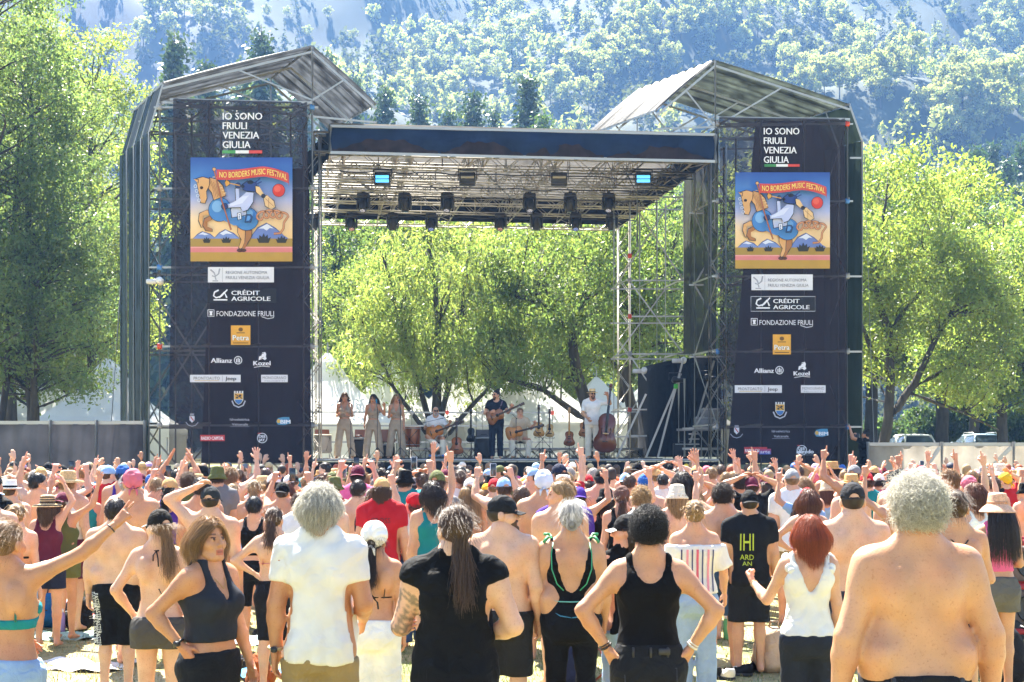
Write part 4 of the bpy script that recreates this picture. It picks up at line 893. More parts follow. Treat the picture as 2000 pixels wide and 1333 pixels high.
def strobe(px, on, label):
    p = P(px, 340, 38.9); p.z = zb
    t = thing('strobe_panel', label, 'stage light', p, 0, 'strobe panels under the front truss')
    mb = MB(); mb.bbox((0, 0, -.24), (.44, .2, .36), .02); mb.build('housing', M_dark, t)
    mb = MB(); mb.box((-.25, 0, -.12), (.02, .05, .3)); mb.box((.25, 0, -.12), (.02, .05, .3)); mb.box((0, 0, .02), (.52, .06, .03)); mb.build('bracket', M_dark, t)
    if on:
        for k in range(2):
            mb = MB(); mb.bbox((0, -.105, -.19-.11*k), (.36, .02, .085), .008); mb.build('lit_tube', glow('strobe_cyan', lin('#5abeff'), .24), t)
    else:
        mb = MB(); mb.bbox((0, -.105, -.2), (.36, .02, .07), .008); mb.build('tube', mat('strobe_tube', (.35, .34, .32), .2), t)
        mb = MB(); mb.bbox((0, -.15, -.37), (.42, .14, .03), .008); mb.build('barn_door', M_dark, t)
strobe(747, True, 'lit cyan strobe panel on the singers side of the front truss'); strobe(913, False, 'unlit strobe panel with open flap, nearer the singers'); strobe(1092, False, 'unlit strobe panel with open flap, nearer the double bass'); strobe(1256, True, 'lit cyan strobe panel on the double bass side of the front truss')

# ================================================================ stage deck
DZ = 1.9
deck = thing('stage_deck', 'wide low stage platform with pale floor and black skirt', 'stage', Vector((0, 37, 0)))
d0, d1 = P(596, 893, 36.0), P(1405, 893, 37.1)
def dk(a, b, z): q = d0+(d1-d0)*a+SV*b; return Vector((q.x, q.y, z))
M_deck = mat('stage_floor_board', (.30, .29, .27), .7, 0, .25, 3, .1, 20)
nb = 9
for i in range(nb):
    mb = MB(); a0, a1 = i/nb+.0008, (i+1)/nb-.0008
    for j in range(6):
        b0, b1 = j*2.0+.006, j*2.0+1.994
        q = [dk(a0, b0, 0), dk(a1, b0, 0), dk(a1, b1, 0), dk(a0, b1, 0)]
        mb2 = MB(); mb2._add([tuple(x+Vector((0, 0, z))-deck.location) for z in (DZ-.06, DZ) for x in q], [(3, 2, 1, 0), (4, 5, 6, 7), (0, 1, 5, 4), (1, 2, 6, 5), (2, 3, 7, 6), (3, 0, 4, 7)])
        mb2.build('deck_panel', M_deck, deck)
sheet('front_skirt', dk(0, .06, DZ-.08), dk(1, .06, DZ-.08), dk(0, .06, .05), dk(1, .06, .05), 60, 4, M_black, deck, folds(14, .04, 20, 0))
for i in range(10):
    for b in (.4, 6, 11.5): p = dk(i/9, b, 0); pipe(deck, p, Vector((p.x, p.y, DZ-.07)), .03, 'leg')
# rear guard rail
rail = thing('guard_rail', 'steel pipe guard rail running along the rear edge of the stage', 'railing', dk(0, 11.6, DZ))
for z in (.55, 1.1, 1.55): pipe(rail, dk(0, 11.6, DZ+z), dk(.78, 11.6, DZ+z), .027, 'rail')
for i in range(8): pipe(rail, dk(i*.78/7, 11.6, DZ), dk(i*.78/7, 11.6, DZ+1.75), .027, 'post'); clamp(rail, dk(i*.78/7, 11.6, DZ+1.55), '#c9452e' if i % 3 == 1 else '#8a8d90')
# low truss riser towards the rear
riser = thing('truss_riser', 'low platform of pale truss frames behind the musicians', 'platform', dk(.3, 7, DZ))
for i in range(7): truss(dk(.3+.1*i, 7.2, DZ+.02), dk(.3+.1*i+.095, 7.2, DZ+.02), riser, .22, .3, .018, .25)
mb = MB(); q = [dk(.3, 7.0, 0), dk(1, 7.0, 0), dk(1, 9.4, 0), dk(.3, 9.4, 0)]
mb._add([tuple(x+Vector((0, 0, DZ+z))-riser.location) for z in (.27, .33) for x in q], [(3, 2, 1, 0), (4, 5, 6, 7), (0, 1, 5, 4), (1, 2, 6, 5), (2, 3, 7, 6), (3, 0, 4, 7)]); mb.build('board', M_deck, riser)
# open scaffold frame at the far side of the stage
sc2 = thing('open_scaffold', 'open steel scaffold frame with crossing braces behind the double bass', 'scaffold', Vector((P(1230, 893, 43.5).x, 43.5, 0)))
X0 = P(1230, 893, 43.5).x; w1 = P(1283, 893, 43.5).x-X0
pt = lambda a, b, z: Vector((X0+a+b*-.15, 43.5+b, z))
for b in (0, 2.2):
    for a in (0, w1, w1*2): pipe(sc2, pt(a, b, 0), pt(a, b, 10.1), .03, 'pole')
    for z in (2.6, 3.4, 5.1, 6.25, 7.35, 9.9): pipe(sc2, pt(-.1, b, z), pt(w1*2+.5, b, z), .024, 'ledger')
    for z, z2 in ((2.6, 5.1), (5.1, 7.35), (7.35, 9.9)):
        pipe(sc2, pt(0, b, z), pt(w1*2, b, z2), .022, 'brace') if b else pipe(sc2, pt(w1*2, b+.06, z), pt(0, b+.06, z2), .022, 'brace')
for z in (3.4, 5.1, 7.35, 9.9):
    for a in (0, w1, w1*2): pipe(sc2, pt(a, -.1, z+.06), pt(a, 2.3, z+.06), .026, 'transom')
for z, c_ in ((3.4, '#c9452e'), (6.25, '#c9452e'), (8.1, '#c9452e'), (5.1, '#8a8d90'), (7.35, '#8a8d90')): clamp(sc2, pt(0, 0, z), c_)
for px0, py0, px1, py1 in ((1205, 893, 1262, 770), (1285, 893, 1335, 700), (1340, 893, 1395, 705), (1262, 893, 1330, 730)): pipe(sc2, P(px0, py0, 41.5), P(px1, py1, 41.5), .03, 'raker')
clamp(sc2, P(1320, 755, 41.5), '#4fc04a')
# black drape box for the monitor desk
box = thing('drape_box', 'black cloth covered booth between the open scaffold frame and the banner tower', 'booth', Vector((P(1285, 893, 42).x, 42, DZ)))
A_, B_ = P(1286, 735, 42.2), P(1405, 700, 42.2); A2 = P(1296, 712, 42.2)
mb = MB(); o = box.location
pf = [P(1286, 893, 42.2), P(1286, 722, 42.2), P(1300, 706, 42.2), P(1408, 692, 42.2), P(1408, 893, 42.2)]
bk = [p+Vector((-.4, 2.4, 0)) for p in pf]
mb._add([tuple(p-o) for p in bk]+[tuple(p-o) for p in [q+Vector((0, 0, 0)) for q in pf]], [(0, 1, 2, 3, 4), (9, 8, 7, 6, 5), (1, 0, 5, 6), (2, 1, 6, 7), (3, 2, 7, 8), (4, 3, 8, 9)]); mb.build('cloth_cover', M_black, box)
for i, (a, b) in enumerate(((1300, 1322), (1340, 1362), (1375, 1398))):
    sheet('hanging_cloth', P(a, 715, 42.1), P(b, 708, 42.1), P(a, 892, 42.1), P(b, 892, 42.1), 6, 8, M_black, box, folds(2, .08, 40+i, 0))
desk = thing('equipment_platform', 'small steel pipe platform holding grey flight cases beside the banner tower', 'platform', Vector((P(1370, 893, 40).x, 40, DZ)))
for px in (1337, 1370, 1402):
    for dy in (0, 1.4): pipe(desk, P(px, 893, 40)+Vector((0, dy, 0)), P(px, 740 if px == 1337 else 830, 40)+Vector((0, dy, 0)), .03, 'post')
for py in (838, 877, 838): 
    for dy in (0, 1.4): pipe(desk, P(1333, py, 40)+Vector((0, dy, 0)), P(1408, py, 40)+Vector((0, dy, 0)), .035, 'rail')
for py in (848, 858, 868):
    pipe(desk, P(1345, py, 40), P(1366, py, 40), .018, 'rung')
M_case = mat('flight_case_grey', (.19, .19, .19), .5, 0, .15, 6)
def case(px, py, w, h, label):
    p = P(px, py, 40.5); t = thing('flight_case', label, 'flight case', p, 0, 'grey flight cases on the pipe platform')
    mb = MB(); mb.bbox((0, 0, h/2), (w, .6, h), .012); mb.build('shell', M_case, t)
    mb = MB()
    for sx in (-1, 1):
        for z in (.015, h-.015): mb.box((sx*(w/2-.015), -.3, z), (.05, .03, .05))
    mb.box((0, -.305, h-.03), (w, .012, .025)); mb.build('corner_trim', M_alu, t)
    mb = MB(); mb.bbox((w*.22, -.31, h*.5), (.1, .02, .05), .006); mb.build('latch', M_alu, t)
case(1387, 836, .86, .3, 'wide grey flight case at the bottom of the pair'); case(1392, 816, .62, .26, 'narrow grey flight case on top of the pair')
def pod(px, py, Y, white, label):
    p = P(px, py, Y); t = thing('par_lamp', label, 'lamp', p, 0, 'lamps clamped on the side scaffold')
    mb = MB(); mb.lathe([(.0, .1), (.06, .1), (.09, .06), (.09, -.08), (.08, -.1), (0, -.09)], 14, M=Matrix.Rotation(R(75), 4, 'X')); mb.build('can', M_plain, t, True, color='#d8d8d8' if white else '#101114')
    mb = MB(); mb.tube([(-.17, 0, 0), (-.17, 0, .2), (.17, 0, .2), (.17, 0, 0)], .012, 5); mb.build('bracket', M_dark, t)
    mb = MB(); mb.bbox((-.2 if white else .15, .0, -.02), (.26, .16, .12), .02); mb.build('driver_box', M_plain, t, color='#c9c9c9' if white else '#17181b')
pod(1258, 724, 41.4, True, 'white lamp clamped on the open scaffold frame'); pod(1335, 704, 41.6, True, 'white lamp clamped above the black drape booth'); pod(1318, 742, 41.4, False, 'black lamp hanging on the raker nearest the white lamp'); pod(1380, 738, 41.4, False, 'black lamp hanging on the raker nearest the banner tower')
pod(312, 549, 35.9, True, 'round white lamp on the outer pole of the first tower')
# ================================================================ tents, fences, cars
M_canvas = mat('white_tent_canvas', (.78, .78, .74), .6, 0, .06, 1, .05, 8, trans=.35)
def tent_meshes():
    h, e, a = 2.5, 2.45, 5.0; prof = [(1, 0), (.78, .16), (.55, .36), (.32, .62), (.14, .88), (.03, 1)]
    roofm = MB(); n = 10
    for s in range(4):
        M = Matrix.Rotation(s*math.pi/2, 4, 'Z')
        for (r0, t0), (r1, t1) in zip(prof[:-1], prof[1:]):
            for i in range(n):
                q = []
                for r, t, k in ((r0, t0, i), (r0, t0, i+1), (r1, t1, i+1), (r1, t1, i)):
                    w = k/n*2-1; sag = -.12*(1-w*w)*(1-t)*t*2
                    q.append(M @ Vector((w*r*h, -r*h, e+(a-e)*t+sag)))
                roofm.quad(*q)
    val = MB()
    for s in range(4):
        M = Matrix.Rotation(s*math.pi/2, 4, 'Z'); nn = 18
        for i in range(nn):
            x0 = -h-.02+(2*h+.04)*i/nn; x1 = -h-.02+(2*h+.04)*(i+1)/nn; dz = .36 if i % 2 else .26
            val.quad(M @ Vector((x0, -h-.025, e-dz)), M @ Vector((x1, -h-.025, e-dz)), M @ Vector((x1, -h-.025, e)), M @ Vector((x0, -h-.025, e)))
    wall = MB(); 
    M = Matrix(); wall.grid(lambda u, v: (-h+.05+(2*h-.1)*u, -h+.05+.04*math.sin(u*50), .02+(e-.1)*v), 60, 1)
    side = MB(); side.grid(lambda u, v: (-h+.05+(2*h-.1)*u, -h+.05+.04*math.sin(u*50), .02+(e-.1)*v), 60, 1)
    poles = MB(); poles.tube([(0, 0, 0), (0, 0, e)], .04, 8)
    fin = MB(); fin.lathe([(.0, .5), (.03, .42), (.025, .1), (.06, 0)], 8, (0, 0, a-.1))
    return [x.mesh(nm, sm) for x, nm, sm in ((roofm, 'roof', True), (val, 'valance', False), (wall, 'wall', True), (side, 'wall', True), (poles, 'pole', True), (fin, 'finial', True))]
TM = tent_meshes()
for i in range(6): TM[i].materials.append(M_canvas if i < 4 else M_alu)
M_trim = mat('tent_grey_piping', (.25, .25, .24), .6)
def tent(px, Y, label, rz=0, s=1.0):
    g = G(px, Y); t = thing('pagoda_tent', label, 'tent', g, rz, 'white pagoda tents behind the stage'); t.scale = (s, s, s)
    link('roof', TM[0], t); link('valance', TM[1], t); link('finial', TM[5], t)
    for k in range(4): w = link('wall', TM[2], t); w.rotation_euler = (0, 0, k*math.pi/2)
    for sx in (-1, 1):
        for sy in (-1, 1): link('pole', TM[4], t, None, (sx*2.46, sy*2.46, 0))
for px, Y, lb, rz, s in ((212, 55, 'white pagoda tent against the green tarp wall of the first tower', .1, 1.06), (70, 61, 'white pagoda tent half hidden by the dark tree trunks', .1, 1.0), (640, 56, 'white pagoda tent with a sharp peak beside the first tower', .08, 1.1), (765, 60, 'white pagoda tent behind the three singers', .1, 1.05), (905, 60, 'white pagoda tent behind the slender willow', .1, 1.05),
                         (1035, 58, 'white pagoda tent behind the standing guitarist', .12, 1.08), (1165, 63, 'white pagoda tent behind the crooked tree trunks', .12, .88), (1290, 60, 'white pagoda tent behind the open scaffold frame', .12, 1.0)):
    tent(px, Y, lb, rz, s)
def fence(name, label, pxs, Y, pytop, cloth, ztop, braces, railcol='#8b8d90'):
    x0 = P(pxs[0], 893, Y); t = thing(name, label, 'fence', Vector((x0.x, Y, 0)))
    for i in range(len(pxs)-1):
        a, b = P(pxs[i], pytop, Y), P(pxs[i+1], pytop, Y)
        sheet('fabric_panel', a, b, Vector((a.x, Y, .05)), Vector((b.x, Y, .05)), 16, 6, cloth, t, lambda u, v: .04*math.sin(u*21+v*3)+.03*math.sin(u*9-v*5)+.03*math.sin(v*7+u*4))
    for px in pxs:
        p = P(px, pytop, Y); pipe(t, Vector((p.x, Y-.07, 0)), Vector((p.x, Y-.07, p.z+.1)), .045, 'post')
    a, b = P(pxs[0], pytop, Y), P(pxs[-1], pytop, Y); pipe(t, a+Vector((0, 0, .04)), b+Vector((0, 0, .04)), .045, 'top_rail')
    for p0, p1 in braces: pipe(t, P(*p0, Y-.08), P(*p1, Y-.08), .05, 'brace', color=None)
    return t
M_fab1 = mat('dark_grey_fence_fabric', (.075, .075, .085), .9, 0, .35, 1.1, .4, 9, trans=.15, spec=.15)
M_fab2 = mat('pale_fence_fabric', (.33, .30, .26), .9, 0, .3, 1.4, .5, 7, trans=.4, spec=.15)
fence('barrier_fence', 'dark grey fabric barrier fence below the tall trees', [-130, -20, 100, 190, 284], 36.0, 829, M_fab1, 2.8, [])
fence('barrier_fence', 'pale fabric barrier fence in front of the parked cars', [1694, 1838, 1978, 2130], 36.6, 871, M_fab2, 2.3, [((1938, 912), (1975, 874)), ((1800, 925), (1836, 874))])
M_glass = mat('car_glass', (.05, .07, .09), .06, 0, 0, spec=.8, coat=.5)
M_rub = mat('black_rubber', (.02, .02, .02), .8, 0, .1)
def car(px, Y, color, label, rails):
    g = G(px, Y); t = thing('parked_car', label, 'car', g, R(4), 'cars parked behind the barrier fence')
    def ring(z, hw, y0, y1, r): return [(hw-r, y0), (hw, y0+r), (hw, y1-r), (hw-r, y1), (-hw+r, y1), (-hw, y1-r), (-hw, y0+r), (-hw+r, y0)]
    mb = MB(); levels = [(.25, .80, -1.9, 1.9, .12), (.55, .86, -2.0, 2.05, .15), (.85, .85, -1.98, 2.0, .18), (.98, .80, -1.9, 1.6, .2)]
    rings = [[(x, y, z) for x, y in ring(z, hw, y0, y1, r)] for z, hw, y0, y1, r in levels]
    vs = [p for r_ in rings for p in r_]; fs = [tuple(range(7, -1, -1)), tuple(range(24, 32))]
    for L in range(3):
        for j in range(8): a, b = L*8+j, L*8+(j+1) % 8; fs.append((a, b, b+8, a+8))
    mb._add(vs, fs); mb.build('body', M_plain, t, True, color=color)
    mb = MB(); rings = [[(x, y, z) for x, y in ring(z, hw, y0, y1, r)] for z, hw, y0, y1, r in ((.97, .78, -1.86, 1.0, .12), (1.18, .72, -1.75, .7, .12), (1.38, .64, -1.55, .3, .14))]
    vs = [p for r_ in rings for p in r_]; fs = []
    for L in range(2):
        for j in range(8): a, b = L*8+j, L*8+(j+1) % 8; fs.append((a, b, b+8, a+8))
    mb._add(vs, fs); mb.build('window', M_glass, t, True)
    mb = MB(); rings = [[(x, y, z) for x, y in ring(z, hw, y0, y1, r)] for z, hw, y0, y1, r in ((1.365, .67, -1.62, .36, .16), (1.44, .62, -1.5, .2, .18), (1.47, .45, -1.2, 0, .2))]
    vs = [p for r_ in rings for p in r_]; fs = [tuple(range(16, 24)), tuple(range(7, -1, -1))]
    for L in range(2):
        for j in range(8): a, b = L*8+j, L*8+(j+1) % 8; fs.append((a, b, b+8, a+8))
    mb._add(vs, fs); mb.build('roof', M_plain, t, True, color=color)
    for sx in (-1, 1):
        mb = MB(); mb.tube([(sx*.78, -1.87, .96), (sx*.7, -1.68, 1.2), (sx*.64, -1.56, 1.39)], .045, 6); mb.build('pillar', M_plain, t, True, color=color)
        mb = MB(); mb.tube([(sx*.79, -.4, .97), (sx*.66, -.4, 1.38)], .04, 6); mb.build('pillar', M_plain, t, True, color=color)
        mb = MB(); mb.bbox((sx*.72, -1.99, .75), (.2, .06, .16), .02); mb.build('tail_light', M_plain, t, color='#a02020')
        mb = MB(); mb.bbox((sx*.93, .75, 1.0), (.16, .1, .13), .03); mb.build('side_mirror', M_plain, t, color=color)
        if rails: mb = MB(); mb.tube([(sx*.58, -1.3, 1.47), (sx*.6, -1.15, 1.53), (sx*.6, 0, 1.53), (sx*.58, .15, 1.46)], .02, 6); mb.build('roof_rail', M_steel, t, True)
        for y in (-1.25, 1.3):
            mb = MB(); mb.lathe([(.0, -.1), (.2, -.1), (.3, -.09), (.32, 0), (.3, .09), (0, .09)], 16, M=Matrix.Translation((sx*.74, y, .31)) @ Matrix.Rotation(R(90), 4, 'Y')); mb.build('wheel', M_rub, t, True)
car(1772, 72, '#e2e4df', 'white hatchback parked beside the forked tree trunk', False); car(1905, 73, '#7d95a6', 'blue grey estate car with roof rails under the trees', True)
# guy rope beside the second tower
t = thing('guy_rope', 'long pale guy rope running down beside the second tower', 'rope', P(1705, 893, 37)); pipe(t, P(1688, 300, 38.5), P(1708, 900, 36.8), .012, 'rope')
t = thing('guy_rope', 'dark guy rope slanting across the tents beside the green tarp wall', 'rope', P(210, 893, 36.5)); pipe(t, P(236, 560, 37), P(212, 900, 36.3), .025, 'rope', MB_rope) if False else pipe(t, P(236, 560, 37.2), P(212, 900, 36.3), .022, 'rope')
# ================================================================ people: bodies as one smooth surface
def _nets(d, lo, h):
    """surface nets on a grid of signed distances -> verts, quads"""
    s = d < 0
    c = [s[i:s.shape[0]-1+i, j:s.shape[1]-1+j, k:s.shape[2]-1+k] for i in (0, 1) for j in (0, 1) for k in (0, 1)]
    n = sum(x.astype(np.int8) for x in c); act = (n > 0) & (n < 8); ii = np.argwhere(act)
    if not len(ii): return np.zeros((0, 3)), np.zeros((0, 4), int)
    idx = -np.ones(act.shape, dtype=np.int64); idx[act] = np.arange(len(ii))
    off = np.array([(i, j, k) for i in (0, 1) for j in (0, 1) for k in (0, 1)])
    val = np.stack([d[ii[:, 0]+o[0], ii[:, 1]+o[1], ii[:, 2]+o[2]] for o in off], 1)
    acc = np.zeros((len(ii), 3)); cnt = np.zeros(len(ii))
    for a in range(8):
        for b in range(a+1, 8):
            df = off[b]-off[a]
            if abs(df).sum() != 1: continue
            va, vb = val[:, a], val[:, b]; m = (va < 0) != (vb < 0)
            t = np.where(m, va/np.where(m, va-vb, 1), 0)
            acc += m[:, None]*(off[a]+df*t[:, None]); cnt += m
    v = lo+(ii+acc/cnt[:, None])*h
    F = []
    for ax in range(3):
        sl0 = [slice(1, -1)]*3; sl0[ax] = slice(0, -1); sl1 = [slice(1, -1)]*3; sl1[ax] = slice(1, None)
        s0, s1 = s[tuple(sl0)], s[tuple(sl1)]; e = np.argwhere(s0 != s1)
        if not len(e): continue
        u, w = (ax+1) % 3, (ax+2) % 3; sg = s0[e[:, 0], e[:, 1], e[:, 2]]
        def cell(du, dw):
            q = e.copy(); q[:, u] += du; q[:, w] += dw; return idx[q[:, 0], q[:, 1], q[:, 2]]
        f = np.stack([cell(0, 0), cell(1, 0), cell(1, 1), cell(0, 1)], 1)
        f[~sg] = f[~sg][:, ::-1]; F.append(f)
    f = np.concatenate(F); f = f[(f >= 0).all(1)]
    return v, f
def relax(v, f, it=1, lam=.5):
    for _ in range(it):
        s = np.zeros_like(v); c = np.zeros(len(v))
        for a, b in ((0, 1), (1, 2), (2, 3), (3, 0)):
            np.add.at(s, f[:, a], v[f[:, b]]); np.add.at(c, f[:, a], 1)
            np.add.at(s, f[:, b], v[f[:, a]]); np.add.at(c, f[:, b], 1)
        v = v+lam*(s/np.maximum(c, 1)[:, None]-v)
    return v
class Field:
    def __init__(s, lo, hi, h):
        s.h = h; s.lo = np.array(lo, float)-2*h; n = np.ceil((np.array(hi, float)+2*h-s.lo)/h).astype(int)+1
        s.ax = [s.lo[i]+h*np.arange(n[i]) for i in range(3)]; s.d = np.full(n, .5)
    def sub(s, lo, hi, m):
        sl = []
        for i in range(3):
            a = int(np.clip(np.searchsorted(s.ax[i], lo[i]-m), 0, len(s.ax[i]))); b = int(np.clip(np.searchsorted(s.ax[i], hi[i]+m), 0, len(s.ax[i]))); sl.append(slice(a, b))
        x = s.ax[0][sl[0]][:, None, None]; y = s.ax[1][sl[1]][None, :, None]; z = s.ax[2][sl[2]][None, None, :]
        return tuple(sl), x, y, z
    def put(s, sl, d2, k, op='add'):
        d1 = s.d[sl]
        if d1.size == 0: return
        if op == 'sub':
            d2 = -d2; h = np.clip(.5-.5*(d2-d1)/k, 0, 1); s.d[sl] = d1*(1-h)+d2*h+k*h*(1-h) if False else np.maximum(d1, d2)+k*.25*np.clip(1-np.abs(d1-d2)/k, 0, 1)**2
        else: s.d[sl] = np.minimum(d1, d2)-k*.25*np.clip(1-np.abs(d1-d2)/k, 0, 1)**2
    def cap(s, a, b, ra, rb, k=.03, flat=None, op='add'):
        a = np.array(a, float); b = np.array(b, float); r = max(ra, rb)
        sl, x, y, z = s.sub(np.minimum(a, b)-r, np.maximum(a, b)+r, k+.03)
        ab = b-a; L = max(ab @ ab, 1e-9)
        t = np.clip(((x-a[0])*ab[0]+(y-a[1])*ab[1]+(z-a[2])*ab[2])/L, 0, 1)
        px, py, pz = x-a[0]-ab[0]*t, y-a[1]-ab[1]*t, z-a[2]-ab[2]*t
        if flat is not None: px, py, pz = px/flat[0], py/flat[1], pz/flat[2]
        s.put(sl, np.sqrt(px*px+py*py+pz*pz)-(ra+(rb-ra)*t), k, op)
    def chain(s, pts, rs, k=.02):
        for i in range(len(pts)-1): s.cap(pts[i], pts[i+1], rs[i], rs[i+1], k)
    def ell(s, c, r, k=.03, op='add'):
        c = np.array(c, float); r = np.array(r, float); sl, x, y, z = s.sub(c-r, c+r, k+.03)
        x, y, z = (x-c[0]), (y-c[1]), (z-c[2])
        k0 = np.sqrt((x/r[0])**2+(y/r[1])**2+(z/r[2])**2); k1 = np.sqrt((x/r[0]**2)**2+(y/r[1]**2)**2+(z/r[2]**2)**2)
        s.put(sl, k0*(k0-1)/np.maximum(k1, 1e-6), k, op)
    def prof(s, P_, k=.03, n=2.3, infl=0):
        """stack of elliptical sections (z, a, b, cy)"""
        P_ = np.array(P_, float); am = P_[:, 1].max()+infl
        sl, x, y, z = s.sub((-am, P_[:, 3].min()-P_[:, 2].max()-infl, P_[0, 0]), (am, P_[:, 3].max()+P_[:, 2].max()+infl, P_[-1, 0]), k+.04)
        zz = z[0, 0]
        def sm(col):
            q = np.interp(zz, P_[:, 0], P_[:, col]); 
            for _ in range(2): q = np.convolve(np.pad(q, 2, 'edge'), np.ones(5)/5, 'valid')
            return q[None, None, :]
        a, b, c = sm(1)+infl, sm(2)+infl, sm(3)
        rho = ((np.abs(x)/a)**n+(np.abs(y-c)/b)**n)**(1/n); d = (rho-1)*np.minimum(a, b)
        d = np.maximum(d, np.maximum(P_[0, 0]-z, z-P_[-1, 0]))
        s.put(sl, d, k)
    def clip(s, fn):
        x, y, z = s.ax[0][:, None, None], s.ax[1][None, :, None], s.ax[2][None, None, :]
        s.d = np.maximum(s.d, fn(x, y, z))
    def warp(s, fn):
        x, y, z = s.ax[0][:, None, None], s.ax[1][None, :, None], s.ax[2][None, None, :]
        s.d = s.d+fn(x, y, z)
    def mesh(s, it=1): v, f = _nets(s.d, s.lo, s.h); return (relax(v, f, it) if it and len(v) else v), f
def N3(v): v = np.array(v, float); return v/np.linalg.norm(v)
# ---------------------------------------------------------------- hands
FING = {'open': (0, .08, .05), 'relax': (.35, .45, .3), 'fist': (1.35, 1.5, .9), 'grip': (.75, .85, .6), 'spread': (.02, .04, .02)}
_hc = {}
def hand(kind, hi):
    key = (kind, hi)
    if key in _hc: return _hc[key]
    h = .0058 if hi is True else (.009 if hi is False else .019); q = 1.0 if hi is True else (1.22 if hi is False else 1.9)
    F = Field((-.1, -.05, -.05), (.07, .1, .21), h)
    bx = [-.028, -.0095, .0105, .029]; ln = [.073, .081, .075, .058]
    F.cap((0, 0, -.045), (0, 0, .012), .026, .026, .01, (1, .78, 1))
    for i in range(4): F.cap((bx[i]*.55, 0, .01), (bx[i], -.002, .092), .0155*q, .0125*q, .016)
    F.cap((-.018, .012, .02), (-.03, .014, .05), .016, .014, .014)
    for i in range(4):
        k = kind
        if kind == 'point': k = 'open' if i == 0 else 'fist'
        if kind == 'peace': k = 'open' if i < 2 else 'fist'
        c = FING[k]; sp_ = (i-1.5)*(.16 if kind in ('open', 'peace') else (.26 if kind == 'spread' else .05)); p = np.array((bx[i], -.001, .092)); ang = 0; pts = [p]
        for j, fr in enumerate((.44, .32, .24)):
            ang += c[j]*(1+.08*(i-1.5)); dr = np.array((math.sin(sp_)*math.cos(ang), math.sin(ang), math.cos(ang)*math.cos(sp_))); p = p+dr*ln[i]*fr; pts.append(p)
        r0 = (.0093 if i < 3 else .008)*q; F.chain(pts, [r0*1.08, r0, r0*.92, r0*.78], .004)
    if kind in ('fist', 'point', 'peace', 'grip'): tp = [(-.03, .012, .035), (-.046, .032, .06), (-.028, .052, .082), (-.008, .056, .09)] if kind != 'grip' else [(-.03, .01, .035), (-.055, .04, .055), (-.05, .065, .08)]
    elif kind == 'relax': tp = [(-.028, .008, .03), (-.05, .024, .06), (-.052, .038, .098)]
    else: tp = [(-.028, .008, .03), (-.062, .014, .058), (-.082, .018, .088)]
    rr = [.0125*q, .0115*q, .0095*q, .0085*q][:len(tp)]
    F.chain([np.array(t) for t in tp], rr, .008)
    _hc[key] = F.mesh(1); return _hc[key]
# ---------------------------------------------------------------- heads
_hd = {}
def head(sex, hi, beard=0):
    key = (sex, hi)
    if key in _hd: return _hd[key]
    h = .0052 if hi == 'fine' else .0082 if hi is True else (.0125 if hi is False else .024); F = Field((-.1, -.13, -.2), (.1, .14, .14), h); m = sex == 'm'
    F.ell((0, -.012, .032), (.074, .096, .094), .02); F.ell((0, .028, -.045), (.058 if m else .053, .066, .07), .035)
    F.ell((0, .078, -.092), (.026 if m else .02, .022, .02), .025)
    for s in (-1, 1):
        F.ell((s*.046, .05, -.02), (.024, .03, .026), .03); F.ell((s*.079, -.012, -.004), (.011, .024, .034), .008); F.cap((s*.05, .02, -.075), (s*.03, .06, -.095), .02, .018, .03)
    if m: F.cap((-.032, .082, .034), (.032, .082, .034), .012, .012, .02)
    F.cap((0, .09, .022), (0, .112, -.02), .0085, .0125, .012)
    for s in (-1, 1): F.ell((s*.011, .1, -.026), (.009, .01, .008), .008); F.ell((s*.032, .094, .012), (.016, .012, .011), .012, 'sub'); F.ell((s*.032, .076, .012), (.013, .0135, .0125), .003)
    F.cap((-.018, .088, -.056), (.018, .088, -.056), .0085, .0085, .006); F.cap((-.015, .087, -.069), (.015, .087, -.069), .0095, .0095, .006)
    nr = .056 if m else .045
    F.cap((0, -.012, -.06), (0, -.022, -.2), nr, nr*1.06, .03)
    v, f = F.mesh(1); c = np.ones((len(v), 3))
    for s in (-1, 1):
        e = np.linalg.norm((v-np.array((s*.032, .088, .012)))/np.array((1.15, 1, .62)), axis=1); c[e < .0125] = (.9, .95, 1.0); i = np.linalg.norm(v-np.array((s*.032, .09, .012)), axis=1); c[i < .0075] = (.05, .04, .04); ld = (np.abs(v[:, 0]-s*.032) < .017) & (np.abs(v[:, 2]-.0215) < .0028) & (v[:, 1] > .07); c[ld] = (.2, .14, .12)
        br = (np.abs(v[:, 0]-s*.034) < .02) & (np.abs(v[:, 2]-.036-.004*np.cos((v[:, 0]-s*.034)*80)) < .005) & (v[:, 1] > .06); c[br] = (.28, .22, .2)
    lp = (np.abs(v[:, 0]) < .024) & (v[:, 2] < -.05) & (v[:, 2] > -.079) & (v[:, 1] > .078); c[lp] = (.85, .45, .42); c[(np.abs(v[:, 0]) < .017) & (np.abs(v[:, 2]+.0625) < .0032) & (v[:, 1] > .08)] = (.25, .1, .1)
    _hd[key] = (v, f, c); return _hd[key]
